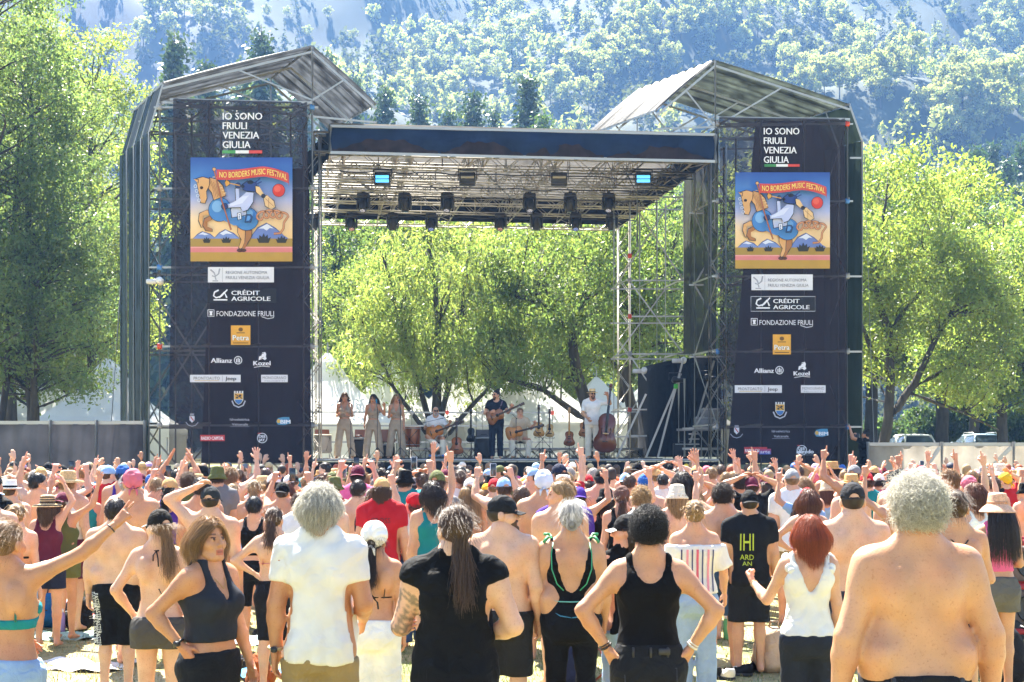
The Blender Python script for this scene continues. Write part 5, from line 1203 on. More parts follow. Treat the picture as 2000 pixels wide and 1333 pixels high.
# ---------------------------------------------------------------- poses (person faces +Y, x+ is the right hand)
def arms(l, r):
    T = {'dn': ((.17, -.04, -1), (.06, .22, -1), (-1, 0, 0)), 'dn2': ((.25, .02, -1), (.02, .45, -.9), (-1, .2, 0)),
         'up': ((.38, .2, .9), (-.02, .12, 1), (0, 1, 0)), 'upo': ((.8, .12, .55), (.22, .1, .95), (0, 1, 0)), 'upb': ((.62, .3, .45), (-.1, .25, .95), (-.4, .8, 0)),
         'clap': ((.45, .4, .8), (-.48, .2, .85), (-1, .1, 0)), 'phone': ((.3, .75, .3), (-.22, .35, .9), (-.3, .9, .2)), 'hip': ((.8, -.2, -.62), (-.78, .22, -.52), (-.3, -.2, -.9)),
         'head': ((.75, .15, .65), (-.8, -.05, .35), (-.5, -.3, -.6)), 'bent': ((.2, .05, -1), (-.25, .95, .02), (-1, 0, .2)), 'drink': ((.25, .2, -.9), (-.1, .75, .62), (-1, .1, 0)), 'fold': ((.28, .1, -.95), (-.85, .55, -.05), (0, -1, .2)), 'reach': ((.75, .3, .6), (.8, .32, .6), (0, .5, .6))}
    return l if isinstance(l, tuple) else T[l], r if isinstance(r, tuple) else T[r]
TORSO = {'m': [(.80, .13, .10, -.01), (.86, .160, .115, -.012), (.93, .172, .120, -.012), (1.0, .168, .112, -.004), (1.08, .157, .103, 0), (1.18, .160, .108, .002), (1.30, .178, .119, .0), (1.38, .182, .113, -.01), (1.44, .150, .09, -.018), (1.49, .09, .07, -.02), (1.52, .06, .055, -.02)],
         'f': [(.80, .135, .105, -.012), (.86, .170, .12, -.018), (.93, .182, .124, -.02), (1.0, .165, .112, -.01), (1.09, .131, .092, 0), (1.19, .136, .095, .002), (1.29, .152, .105, .0), (1.37, .152, .098, -.01), (1.43, .122, .08, -.018), (1.48, .072, .058, -.02), (1.52, .05, .046, -.02)]}
class Body:
    """geometry of one person 1.75 m tall; all the fields a body or garment needs"""
    def __init__(s, sex='m', l='dn', r='dn', bulk=0., belly=0., wide=1.0, legs='stand', hyaw=0, hpit=0, hroll=0, hl='relax', hr='relax', arm=1.0, hi=True, dz=0):
        s.bulk = bulk; s.sex = sex; s.hi = hi; s.arm = arm*(1+bulk*.5)
        P_ = []
        for z, a, b, c in TORSO[sex]:
            w = math.exp(-((z-1.06)/.16)**2); k = 1+bulk*(.55+.75*w)
            P_.append((z, a*(wide if z > 1.15 else 1)*(k if z < 1.46 else 1+bulk*.4), b*(1+bulk*(.5+1.1*w)), c+belly*w*.05))
        s.P = P_; sx = (.182 if sex == 'm' else .152)*wide+bulk*.05; s.sh = []; s.el = []; s.wr = []; s.hd = []; s.pn = []
        for sd, A in zip((-1, 1), arms(l, r)):
            u, f, pn = [N3((q[0]*sd, q[1], q[2])) for q in A]
            lift = max(0, u[2]+.2)
            S = np.array((sd*(sx-.025*lift), -.018+.01*lift, 1.425+.045*lift)); E = S+u*.285; W = E+f*.25
            s.sh.append(S); s.el.append(E); s.wr.append(W); s.hd.append(N3(f*.8+np.array((0, 0, .12 if f[2] > 0 else -.12)))); s.pn.append(pn)
        s.hk = (hl, hr); s.hip = []; s.kn = []; s.an = []
        hx = .092*(1+bulk*.25)
        for sd in (-1, 1):
            H = np.array((sd*hx, 0, .90))
            if legs == 'sit': K = H+N3((sd*.35, .92, -.08))*.42; A_ = K+N3((sd*-.08, -.05, -1))*.42
            elif legs == 'cross': K = H+N3((sd*.28, .92, -.02 if sd < 0 else .12))*.42; A_ = K+(N3((0, -.05, -1)) if sd < 0 else N3((-.7, .2, -.65)))*.42
            else:
                st = {'stand': .012, 'wide': .1, 'close': -.02}[legs]; K = H+np.array((sd*st*.6, .012, -.40)); A_ = K+np.array((sd*st*.5, -.022, -.415))
            s.hip.append(H); s.kn.append(K); s.an.append(A_)
        s.HM = Matrix.Translation((0, -.012, 1.628)) @ Euler((hpit, hroll, hyaw)).to_matrix().to_4x4()
        s.h = .016 if hi is True else (.025 if hi is False else .048)
    def box(s, zmin=0):
        pts = np.array(s.sh+s.el+s.wr+s.kn+s.an+s.hip); lo = np.minimum(pts.min(0), (-.26, -.24, 0))-.09; hi = np.maximum(pts.max(0), (.26, .24, 1.56))+.09
        return lo, hi
    def limbs(s, F, infl=0, upper=1.0, fore=1.0, side=(0, 1)):
        m = s.sex == 'm'; a = s.arm
        for i in side:
            S, E, W = s.sh[i], s.el[i], s.wr[i]; r0, r1, r2 = ((.055, .045, .029) if m else (.045, .037, .0235)); r0, r1, r2 = r0*a+infl, r1*a+infl, r2*min(a, 1.12)+infl
            F.cap(S, S+(E-S)*.25, (.064 if m else .052)*a+infl, r0*1.04, .05)
            F.cap(S+(E-S)*.2, S+(E-S)*upper, r0, r0+(r1-r0)*upper, .03)
            if fore > 0 and upper >= 1:
                M_ = E+(W-E)*.3*fore; F.cap(E, M_, r1*.98, r1*1.03, .02); F.cap(M_, E+(W-E)*fore, r1*1.03, r1*1.03+(r2-r1*1.03)*((fore-.3)/.7 if fore > .3 else 0), .02)
    def legsf(s, F, infl=0, thigh=1.0, shin=1.0, flare=0, bulk=1.0):
        m = s.sex == 'm'
        for i in (0, 1):
            H, K, A_ = s.hip[i], s.kn[i], s.an[i]; r0, r1, r2 = ((.088, .057, .037) if m else (.092, .055, .034))
            F.cap(H, H+(K-H)*thigh, r0*bulk+infl, r0*bulk+(r1-r0*bulk)*thigh+infl+flare, .035)
            if shin > 0 and thigh >= 1:
                M_ = K+(A_-K)*.3*min(1, shin/.3); F.cap(K, M_, r1+infl+flare, r1*1.02+infl+flare, .02)
                if shin > .3: F.cap(M_, K+(A_-K)*shin, r1*1.02+infl+flare, r2+infl+flare*1.2 if shin >= 1 else r1*.9+infl+flare, .02)
    def torso(s, F, infl=0, k=.035):
        F.prof(s.P, k, 2.35, infl)
        for sd in (-1, 1):
            F.ell((sd*.078, -.062, .895), np.array((.088, .078, .088))+infl, .05)
            if s.sex == 'f': F.ell((sd*.074, .085, 1.275), np.array((.064, .06, .064))+infl, .04)
    def bumps(s, F, infl):
        for sd, S in zip((-1, 1), s.sh):
            if s.sex == 'f': F.ell((sd*.074, .085, 1.275), np.array((.064, .06, .064))+infl, .04)
            F.ell((sd*.078, -.062, .895), np.array((.088, .078, .088))+infl, .05)
            F.ell((sd*.088, -.096, 1.335), np.array((.052, .03, .085))+infl, .045)
            if s.sex == 'm': F.ell((S[0]*.55, .085, 1.33), np.array((.085, .045, .07))+infl, .05)
    def yoke(s, F, infl):
        m = s.sex == 'm'
        for sd, S in zip((-1, 1), s.sh):
            F.cap((sd*.02, -.025, 1.545), (S[0]*.72, -.022, 1.462+(S[2]-1.425)*.6), (.045 if m else .036)+infl, (.042 if m else .034)+infl, .05)
            F.cap((S[0]*.55, -.05, 1.33), S, (.06 if m else .05)+infl, (.055 if m else .045)+infl, .05)
    def sleeve(s, F, i0, i1, t):
        m = s.sex == 'm'
        for i in (0, 1):
            S, E = s.sh[i], s.el[i]; r0, r1 = ((.055, .045) if m else (.045, .037)); a = s.arm
            F.cap(S, S+(E-S)*.25, (.064 if m else .052)*a+i0, r0*1.04*a+i0*1.1, .04); F.cap(S+(E-S)*.2, S+(E-S)*t, r0*a+i0, r1*a+i1, .03)
    def skin(s):
        lo, hi = s.box(); F = Field(lo, hi, s.h); m = s.sex == 'm'
        s.torso(F)
        for sd, S in zip((-1, 1), s.sh):
            F.cap((sd*.02, -.025, 1.545), (S[0]*.72, -.022, 1.462+(S[2]-1.425)*.6), .045 if m else .036, .042 if m else .034, .05)
            F.cap((S[0]*.55, -.05, 1.33), S*np.array((1, 1, 1)), .06 if m else .05, .055 if m else .045, .05)      # lat to shoulder
            if m: F.ell((S[0]*.55, .085, 1.33), (.085, .045, .07), .05)
            F.ell((sd*.088, -.098, 1.335), (.054, .032, .088), .04)
            if s.bulk > .15: F.ell((sd*.145*(1+s.bulk*.6), -.03, 1.09), (.06, .10, .085), .07); F.cap((sd*.20, -.10, 1.175), (sd*.05, -.172-s.bulk*.05, 1.155), .012, .008, .05, None, 'sub')
        F.cap((0, -.137-s.bulk*.06, 1.02), (0, -.140-s.bulk*.03, 1.42), .014, .012, .05, None, 'sub')
        if s.hi is True:
            F.warp(lambda x, y, z: .0015*np.sin(x*31+z*17)*np.sin(z*23-y*20))
        s.limbs(F); s.legsf(F)
        F.cap((0, -.02, 1.45), (0, -.028, 1.56), .06 if m else .048, .056 if m else .045, .05)
        for A_ in s.an:
            F.cap(A_+np.array((0, -.035, -.042)), A_+np.array((A_[0]*.12, .14, -.058)), .036, .026, .02); F.cap(A_, A_+np.array((0, .05, -.04)), .036, .032, .02)
        if s.hi == 'lo': F.clip(lambda x, y, z: 1.02-z+0*x+0*y)
        v, f = F.mesh(1); V = [v]; Q = [f]; C = [np.ones((len(v), 3))]; n = len(v)
        hv, hf, hc = head(s.sex, getattr(s, 'face', s.hi)); M = np.array(s.HM); V.append(hv @ M[:3, :3].T+M[:3, 3]); Q.append(hf+n); C.append(hc); n += len(hv)
        for i, sd in enumerate((-1, 1)):
            xv, xf = hand(s.hk[i], s.hi); z = s.hd[i]; y = s.pn[i]-z*(s.pn[i] @ z); y = y/np.linalg.norm(y); x = np.cross(y, z); g = 1.0 if m else .9
            if sd < 0: xv = xv*np.array((-1, 1, 1)); xf = xf[:, ::-1]
            V.append((xv*g) @ np.stack([x, y, z])+s.wr[i]); Q.append(xf+n); C.append(np.tile((1.02, .94, .93), (len(xv), 1))); n += len(xv)
        return np.concatenate(V), np.concatenate(Q), np.concatenate(C)
    def palm(s, i, up=.07, out=.035):
        z = s.hd[i]; y = s.pn[i]-z*(s.pn[i] @ z); y = y/np.linalg.norm(y); return s.wr[i]+z*up+y*out
    # -------------------------------------------------------- garments
    def garment(s, kind, **k):
        lo, hi = s.box(); F = Field(lo, hi, s.h); tmax = max(p[1] for p in s.P)
        hem = k.get('hem', .88); ph = k.get('seed', 0)*1.7
        wr = lambda amp: (lambda x, y, z: amp*(np.sin(z*34+x*22+ph)*np.sin(x*19-z*9+y*15+ph*2)+.6*np.sin(z*61-x*44+ph)))
        wv = lambda amp: (lambda x, y, z: amp*np.sin(np.arctan2(y+.02, x)*9+ph+z*3)*np.clip((1.25-z)*3, .15, 1.6))
        if kind in ('tee', 'longsleeve', 'sleeveless', 'blouse'):
            loose = k.get('loose', .02); ch = s.P[6]
            q = [(z, (max(a, ch[1]*.93) if hem-.1 < z < 1.3 else a)+loose*(1.1 if z < 1.15 else .7), (max(b, ch[2]*.9)+loose*(1.2 if z < 1.2 else .75)) if z < 1.4 else b+.014, c) for z, a, b, c in s.P]
            F.prof(q, .03, 2.35); s.bumps(F, loose*.75); s.yoke(F, .006)
            sl = k.get('sleeve', .62); lim = None
            if kind == 'tee': s.sleeve(F, .007, .019, sl+.12); lim = sl
            if kind == 'sleeveless': s.sleeve(F, .014, .02, .34); lim = .2
            if kind == 'longsleeve': s.limbs(F, .016, 1.0, .95)
            if kind == 'blouse': s.sleeve(F, .035, .05, 1.0); lim = .92
            F.warp(wr(.0045 if s.hi is True else .004)); F.warp(wv(.007))
            if lim is not None:
                for i in (0, 1):
                    S, u = s.sh[i], s.el[i]-s.sh[i]; L = np.linalg.norm(u); u = u/L
                    def cut(x, y, z, S=S, u=u, L=L):
                        t = (x-S[0])*u[0]+(y-S[1])*u[1]+(z-S[2])*u[2]; dd = np.sqrt(np.maximum(0, (x-S[0])**2+(y-S[1])**2+(z-S[2])**2-t*t))
                        return np.where((dd < .105) & (t > lim*L-.05) & (np.abs(x) > np.abs(S[0])-.03), t-lim*L, -1.0)
                    F.clip(cut)
            if kind == 'blouse': F.clip(lambda x, y, z: np.maximum(z-k.get('top', 1.385), hem-z)+0*x+0*y)
            else:
                F.clip(lambda x, y, z: hem-z+.008*np.sin(x*17+ph)+0*y)
                F.cap((0, -.02, 1.535), (0, .07, 1.53), .064, .085, .004, None, 'sub')
        elif kind in ('tank', 'bra', 'swimsuit', 'vee'):
            inf = k.get('inf', .011); F.prof(s.P, .03, 2.35, inf); s.bumps(F, inf); s.yoke(F, inf*.8)
            st = k.get('strap', (.075, .12)); scoop = k.get('scoop', 1.36); und = k.get('under', 1.31); fsc = k.get('fscoop', 1.34)
            lowhem = {'bra': k.get('hem', 1.17), 'swimsuit': .78}.get(kind, hem)
            def cl(x, y, z):
                ax_ = np.abs(x); sc = np.where(y < 0, scoop, fsc); t = (z-sc)/(1.47-sc)
                xin = np.where(t > 0, st[0]*np.clip(t, 0, 1)**(.42 if kind != 'vee' else .7), t*.4)
                w = np.clip((z-und)/.11, -.5, 1); xout = st[1]+(.205-st[1])*np.where(w > 0, (1-w)**2.2, 1-w*2)
                return np.maximum(np.maximum(xin-ax_, ax_-xout), np.maximum(lowhem-z, z-1.53)+0*y)
            F.warp(wr(.003))
            if kind != 'swimsuit' and kind != 'bra': F.warp(wv(k.get('folds', .002)))
            F.clip(cl)
        elif kind == 'bikini':
            inf = .009; F.prof(s.P, .03, 2.35, inf)
            for sd in (-1, 1): F.ell((sd*.074, .085, 1.275), np.array((.064, .06, .064))+inf, .04); F.ell((sd*.088, -.096, 1.335), np.array((.052, .026, .085))+inf, .045)
            bz = k.get('z', 1.225); F.clip(lambda x, y, z: np.minimum(np.abs(z-bz)-k.get('w', .014)+0*x+0*y, np.maximum(np.abs(z-1.275)-.06+np.abs(np.abs(x)-.075)*.5, .04-y)))
        elif kind in ('shorts', 'trousers', 'leggings', 'capri'):
            top = k.get('top', 1.02); inf = {'shorts': .016, 'trousers': .013, 'leggings': .007, 'capri': .008}[kind]; leg = k.get('leg', .55)
            s.torso(F, inf); fl = k.get('flare', .022 if kind == 'shorts' else (.012 if kind == 'trousers' else 0))
            if kind == 'shorts' or kind == 'capri':
                if leg <= 1: s.legsf(F, inf+.004, leg, 0, fl)
                else: s.legsf(F, inf+.002, 1, leg-1, fl*.8)
            elif kind == 'leggings': s.legsf(F, inf, 1, leg, 0)
            else: s.legsf(F, inf, 1, k.get('shin', .97), fl)
            if kind != 'leggings': F.warp(wr(.003)); 
            if kind in ('shorts', 'trousers'): F.warp(lambda x, y, z: .003*np.sin(np.arctan2(y, np.abs(x)-.09)*5+ph)*np.clip((.95-z)*4, 0, 1))
            zb = None
            F.clip(lambda x, y, z: z-top-.012*np.cos(x*6)+0*y)
            if not any(abs(K[1]) > .2 for K in s.kn):
                zb = (s.hip[0][2]+(s.kn[0][2]-s.hip[0][2])*leg if leg <= 1 else s.kn[0][2]+(s.an[0][2]-s.kn[0][2])*(leg-1)) if kind in ('shorts', 'capri', 'leggings') else .06
                if kind == 'leggings': zb = s.kn[0][2]+(s.an[0][2]-s.kn[0][2])*leg
                F.clip(lambda x, y, z: zb-z+0*x+0*y)
        elif kind == 'skirt':
            top = k.get('top', 1.03); q = [(k.get('hem', .45), .235, .2, 0), (.7, .22, .17, -.01), (.9, .19, .14, -.012), (1.0, .172, .12, -.008), (1.06, .15, .11, 0)]
            F.prof(q, .03, 2.2); s.bumps(F, .012); F.warp(lambda x, y, z: .008*np.sin(np.arctan2(y, x)*11+ph)*np.clip((1-z)*3, 0, 1.4)); F.clip(lambda x, y, z: np.maximum(z-top, k.get('hem', .45)-z)+0*x+0*y)
        return F.mesh(1)
# ================================================================ hair and hats, in the head's own frame
HC = np.array((0, -.012, .032)); HR = np.array((.0755, .0975, .0955))
def hmat():
    m = mat('hair_strands', rough=.42, var=.25, vscale=30, objcol=True, vcol=True, spec=.6, trans=.38)
    return m
M_hair = hmat()
def smat():
    m = bpy.data.materials.new('hair_fibre'); m.use_nodes = True; N = m.node_tree.nodes; L = m.node_tree.links; b = N['Principled BSDF']; b.inputs['Roughness'].default_value = .38; b.inputs['Specular IOR Level'].default_value = .7
    hi_ = N.new('ShaderNodeHairInfo'); oi = N.new('ShaderNodeObjectInfo'); mr = N.new('ShaderNodeMapRange'); mr.inputs[3].default_value = .55; mr.inputs[4].default_value = 1.5; L.new(hi_.outputs['Random'], mr.inputs[0])
    mx = N.new('ShaderNodeMix'); mx.data_type = 'RGBA'; mx.blend_type = 'MULTIPLY'; mx.inputs[0].default_value = 1; L.new(oi.outputs['Color'], mx.inputs[6]); L.new(mr.outputs[0], mx.inputs[7]); L.new(mx.outputs[2], b.inputs['Base Color'])
    t = N.new('ShaderNodeBsdfTranslucent'); L.new(mx.outputs[2], t.inputs[0]); ms = N.new('ShaderNodeMixShader'); ms.inputs[0].default_value = .35; L.new(b.outputs[0], ms.inputs[1]); L.new(t.outputs[0], ms.inputs[2]); L.new(ms.outputs[0], N['Material Output'].inputs[0]); return m
M_fibre = smat()
def strand_mesh(P_, r, seed=0, tip=.35): return (P_, r, tip)
def fibres(sets):
    cu = bpy.data.hair_curves.new('strands'); sizes = [p.shape[1] for p, r, t in sets for _ in range(len(p))]; cu.add_curves(sizes)
    pos = np.concatenate([p.reshape(-1, 3) for p, r, t in sets]).astype(np.float32); cu.attributes['position'].data.foreach_set('vector', pos.ravel())
    rad = np.concatenate([np.tile(np.linspace(r, r*t, p.shape[1]), len(p)) for p, r, t in sets]).astype(np.float32)
    at = cu.attributes.get('radius') or cu.attributes.new('radius', 'FLOAT', 'POINT'); at.data.foreach_set('value', rad); cu.materials.append(M_fibre); return cu
HATTED = [False]
def roots(N_, rs, back=0.0, low=-.62):
    out = []
    while len(out) < N_:
        d = rs.normal(size=3); d /= np.linalg.norm(d)
        if d[2] < low or (HATTED[0] and d[2] > .12): continue
        if .75*(d[1]*.0975-.057)-.66*(d[2]*.0955-.013) > back: continue
        if abs(d[0]) > .8 and d[1] > .0 and d[2] < .25: continue
        out.append(d)
    return np.array(out)
def push_out(p, s):
    q = (p-HC)/(HR*s); l = np.linalg.norm(q, axis=1); m = l < 1
    p[m] = HC+(q[m]/l[m][:, None])*(HR*s); return p
def flow(N_, n, L, rs, comb, grav=.5, vol=1.12, wave=0, att=None, spread=.02):
    d = roots(N_, rs); p = HC+d*HR*.99; P_ = [p.copy()]; step = L/(n-1)*rs.uniform(.7, 1.1, N_)[:, None]; vl = 1+(vol-1)*rs.uniform(.3, 1.2, N_)
    ph = rs.uniform(0, 6.28, N_)
    for i in range(1, n):
        g = np.array((0, 0, -1))*grav*(i/n+.25)
        c = comb(p) if att is None else att-p
        c = c/np.maximum(np.linalg.norm(c, axis=1, keepdims=True), 1e-6)
        if att is not None and i < n: pass
        t = c+g+rs.normal(size=(N_, 3))*spread*4; 
        if wave: t = t+np.stack([np.sin(ph+i*1.5), np.cos(ph+i*1.5), 0*ph], 1)*wave
        t /= np.linalg.norm(t, axis=1, keepdims=True)
        if att is not None:
            dist = np.linalg.norm(att-p, axis=1, keepdims=True); p = p+t*np.minimum(step*1.3, dist*.75)
        else: p = p+t*step
        q = (p-HC)/(HR*vl[:, None]); l = np.linalg.norm(q, axis=1); m = l < 1; p[m] = HC+(q[m]/l[m][:, None])*(HR*vl[m][:, None])
        P_.append(p.copy())
    return np.stack(P_, 1)
def curls(N_, n, rs, L=.06, rad=.010, turns=2.2, grav=.5, off=.0, low=-.62):
    d = roots(N_, rs, .008, low); p0 = HC+d*HR; ax = d+np.array((0, -.15, -grav))*rs.uniform(.3, 1.2, (N_, 1)); ax /= np.linalg.norm(ax, axis=1, keepdims=True)
    u = np.cross(ax, rs.normal(size=(N_, 3))); u /= np.linalg.norm(u, axis=1, keepdims=True); w = np.cross(ax, u)
    t = np.linspace(0, 1, n)[None, :, None]; LL = (L*rs.uniform(.5, 1.25, N_))[:, None, None]; a = t*turns*6.28*rs.uniform(.7, 1.3, N_)[:, None, None]+rs.uniform(0, 6.28, N_)[:, None, None]
    R_ = (rad*rs.uniform(.6, 1.3, N_))[:, None, None]*np.minimum(1, t*4)
    return p0[:, None]+ax[:, None]*t*LL+u[:, None]*np.cos(a)*R_+w[:, None]*np.sin(a)*R_+np.array((0, 0, -1))*grav*.35*t*t*LL
def shell(hi, grow=.012, lump=0, low=-.085, drop=None, seed=1, ext=None):
    h = .010 if hi is True else (.014 if hi is False else .021); F = Field((-.15, -.19, -.5 if drop else -.16), (.15, .12, .19), h)
    F.ell(HC, HR+grow, .01)
    if drop: drop(F)
    if lump:
        ph = seed*1.3; F.warp(lambda x, y, z: lump*(np.sin(x*95+ph)*np.sin(y*88+ph*2)*np.sin(z*92+ph)+.6*np.sin(x*170+y*60+ph)*np.sin(z*150-y*90)))
    if HATTED[0]: F.clip(lambda x, y, z: z-.035+0*x+0*y)
    F.clip(lambda x, y, z: np.maximum(.75*(y-.046)-.66*(z-.045)-.0+np.where(np.abs(x) > .06, np.where(z < .02, .02*np.clip((y+.02)*40, -1, 1), 0), 0), low-z+0*x if not drop else -1+0*x+0*y+0*z))
    return F.mesh(1)
_hm = {}
def back_comb(p): c = np.stack([p[:, 0]*.6, -.10-.0*p[:, 1], -.02-p[:, 2]*.3-np.maximum(0, .02-p[:, 2])*2], 1); return c
def down_comb(p):
    h = np.clip((p[:, 2]+.03)*11, 0, 1); fr = np.clip((p[:, 1]-.0)*14, 0, 1)*np.clip((p[:, 2]+.12)*9, 0, 1)
    return np.stack([(p[:, 0]*.9+np.sign(p[:, 0])*.05*fr)*h-p[:, 0]*.12*(1-h), (p[:, 1]*.55-.015)*h-.11*fr, -.06+0*p[:, 2]], 1)
def hair(style, hi, seed=1, hat=False):
    key = (style, hi, seed if hi else seed % 2, hat); HATTED[0] = hat
    if key in _hm: return _hm[key]
    rs = np.random.RandomState(seed+9); V, Q, C = [], [], []
    S_ = []
    def add(v, f, c=None):
        if np.ndim(f) == 0: S_.append((v, f, c)); return
        n = sum(len(x) for x in V); V.append(v); Q.append(f+n); C.append(np.full((len(v), 3), .8) if c is None else c)
    k = 2.4 if hi else .5
    R0 = .0009 if hi else .0022
    nn = lambda x: max(40, int(x*k))
    if style == 'short': add(*shell(hi, .010, .0035, -.07, None, seed)); add(*strand_mesh(flow(nn(900), 5, .045, rs, down_comb, .3, 1.16), R0, seed))
    elif style == 'buzz': add(*shell(hi, .005, .0012, -.07, None, seed))
    elif style == 'wavy': add(*shell(hi, .009, .005, -.1, None, seed)); add(*strand_mesh(curls(nn(1300), 11, rs, .045, .007, 1.2, .9), R0*1.05, seed)); add(*strand_mesh(flow(nn(1300), 11, .125, rs, down_comb, .5, 1.2, .6), R0*1.1, seed+3))
    elif style == 'curly': add(*shell(hi, .010, .007, -.08, None, seed)); add(*strand_mesh(curls(nn(1900), 12, rs, .036, .008, 1.7, .35), R0*1.05, seed))
    elif style == 'curlybig': add(*shell(hi, .010, .009, -.085, None, seed)); add(*strand_mesh(curls(nn(2600), 14, rs, .046, .0085, 2.1, .35, low=-.7), R0, seed)); add(*strand_mesh(curls(nn(300), 12, rs, .066, .009, 1.8, .3, low=-.6), R0*.8, seed+2))
    elif style == 'bob':
        dr = lambda F: F.cap((0, -.03, .02), (0, -.035, -.075), .096, .094, .04, (.98, 1, 1))
        def fin(F): dr(F); F.cap((0, .10, -.02), (0, .14, -.16), .075, .1, .02, None, 'sub'); F.clip(lambda x, y, z: -.105-z+.012*np.sin(x*60)+0*y)
        add(*shell(hi, .012, .004, -.1, fin, seed)); add(*strand_mesh(flow(nn(1700), 12, .205, rs, down_comb, .9, 1.24, .22), R0*1.2, seed))
    elif style == 'long':
        def fin(F): F.cap((0, -.04, .0), (0, -.085, -.28), .092, .075, .04, (1.0, .75, 1)); F.cap((0, .10, -.02), (0, .14, -.3), .08, .12, .02, None, 'sub'); F.clip(lambda x, y, z: -.33-z+.02*np.sin(x*50)+0*y)
        add(*shell(hi, .012, .004, -.1, fin, seed)); add(*strand_mesh(flow(nn(1400), 16, .46, rs, back_comb, 1.3, 1.2, .08), R0*1.25, seed))
    elif style in ('pony', 'bun', 'topbun', 'lowpony', 'lowbun'):
        at = {'pony': (0, -.118, .03), 'bun': (0, -.115, .055), 'topbun': (0, -.06, .14), 'lowpony': (0, -.108, -.055), 'lowbun': (0, -.105, -.03)}[style]; at = np.array(at)
        add(*shell(hi, .007, .002, -.08, None, seed)); add(*strand_mesh(flow(nn(1000), 9, .24, rs, back_comb, .0, 1.10, 0, at, .014), R0*1.25, seed)); add(*strand_mesh(flow(nn(90), 8, .12, rs, back_comb, .1, 1.34, .2), R0*.7, seed+8))
        if style in ('pony', 'lowpony'):
            N_ = nn(420); t = np.linspace(0, 1, 12)[None, :, None]; o = rs.normal(size=(N_, 3))*.012; e = rs.normal(size=(N_, 3))*np.array((.028, .02, .03)); L = (.26 if style == 'pony' else .27)*rs.uniform(.7, 1.1, (N_, 1, 1))
            p = at+o[:, None]*1.2+t*np.array((0, -.045, 0))*np.minimum(1, t*3)+np.array((.0, 0, -1))*t*L+e[:, None]*t*.9+np.sin(t*9+o[:, None, :1]*300)*.006*t
            add(*strand_mesh(p, R0*1.5, seed+4))
        else:
            F = Field(at-.06, at+.06, .007 if hi else .01); F.ell(at+np.array((0, -.012, 0)), (.036, .03, .034), .01); ph = seed
            F.warp(lambda x, y, z: .004*np.sin(np.arctan2(z-at[2], x)*3+np.sqrt((x)**2+(z-at[2])**2)*260+ph)); v, f = F.mesh(1); add(v, f)
            N_ = nn(260); a = rs.uniform(0, 6.28, N_)[:, None]+np.linspace(0, 3.5, 10)[None]; r_ = (.022+.016*rs.uniform(size=N_))[:, None]*np.linspace(1.1, .8, 10)[None]
            add(*strand_mesh(np.stack([at[0]+np.cos(a)*r_, at[1]-.012+rs.normal(size=(N_, 1))*.012+0*a, at[2]+np.sin(a)*r_], 2), R0*1.2, seed+5))
    elif style == 'fringe': add(*shell(hi, .006, .002, -.09, None, seed)); add(*strand_mesh(flow(nn(250), 8, .1, rs, down_comb, .6, 1.08), R0, seed))
    me = new_mesh('hair', np.concatenate(V), np.concatenate(Q), True, np.concatenate(C)); me.materials.append(M_hair); _hm[key] = (me, fibres(S_) if S_ else None); return _hm[key]
_hats = {}
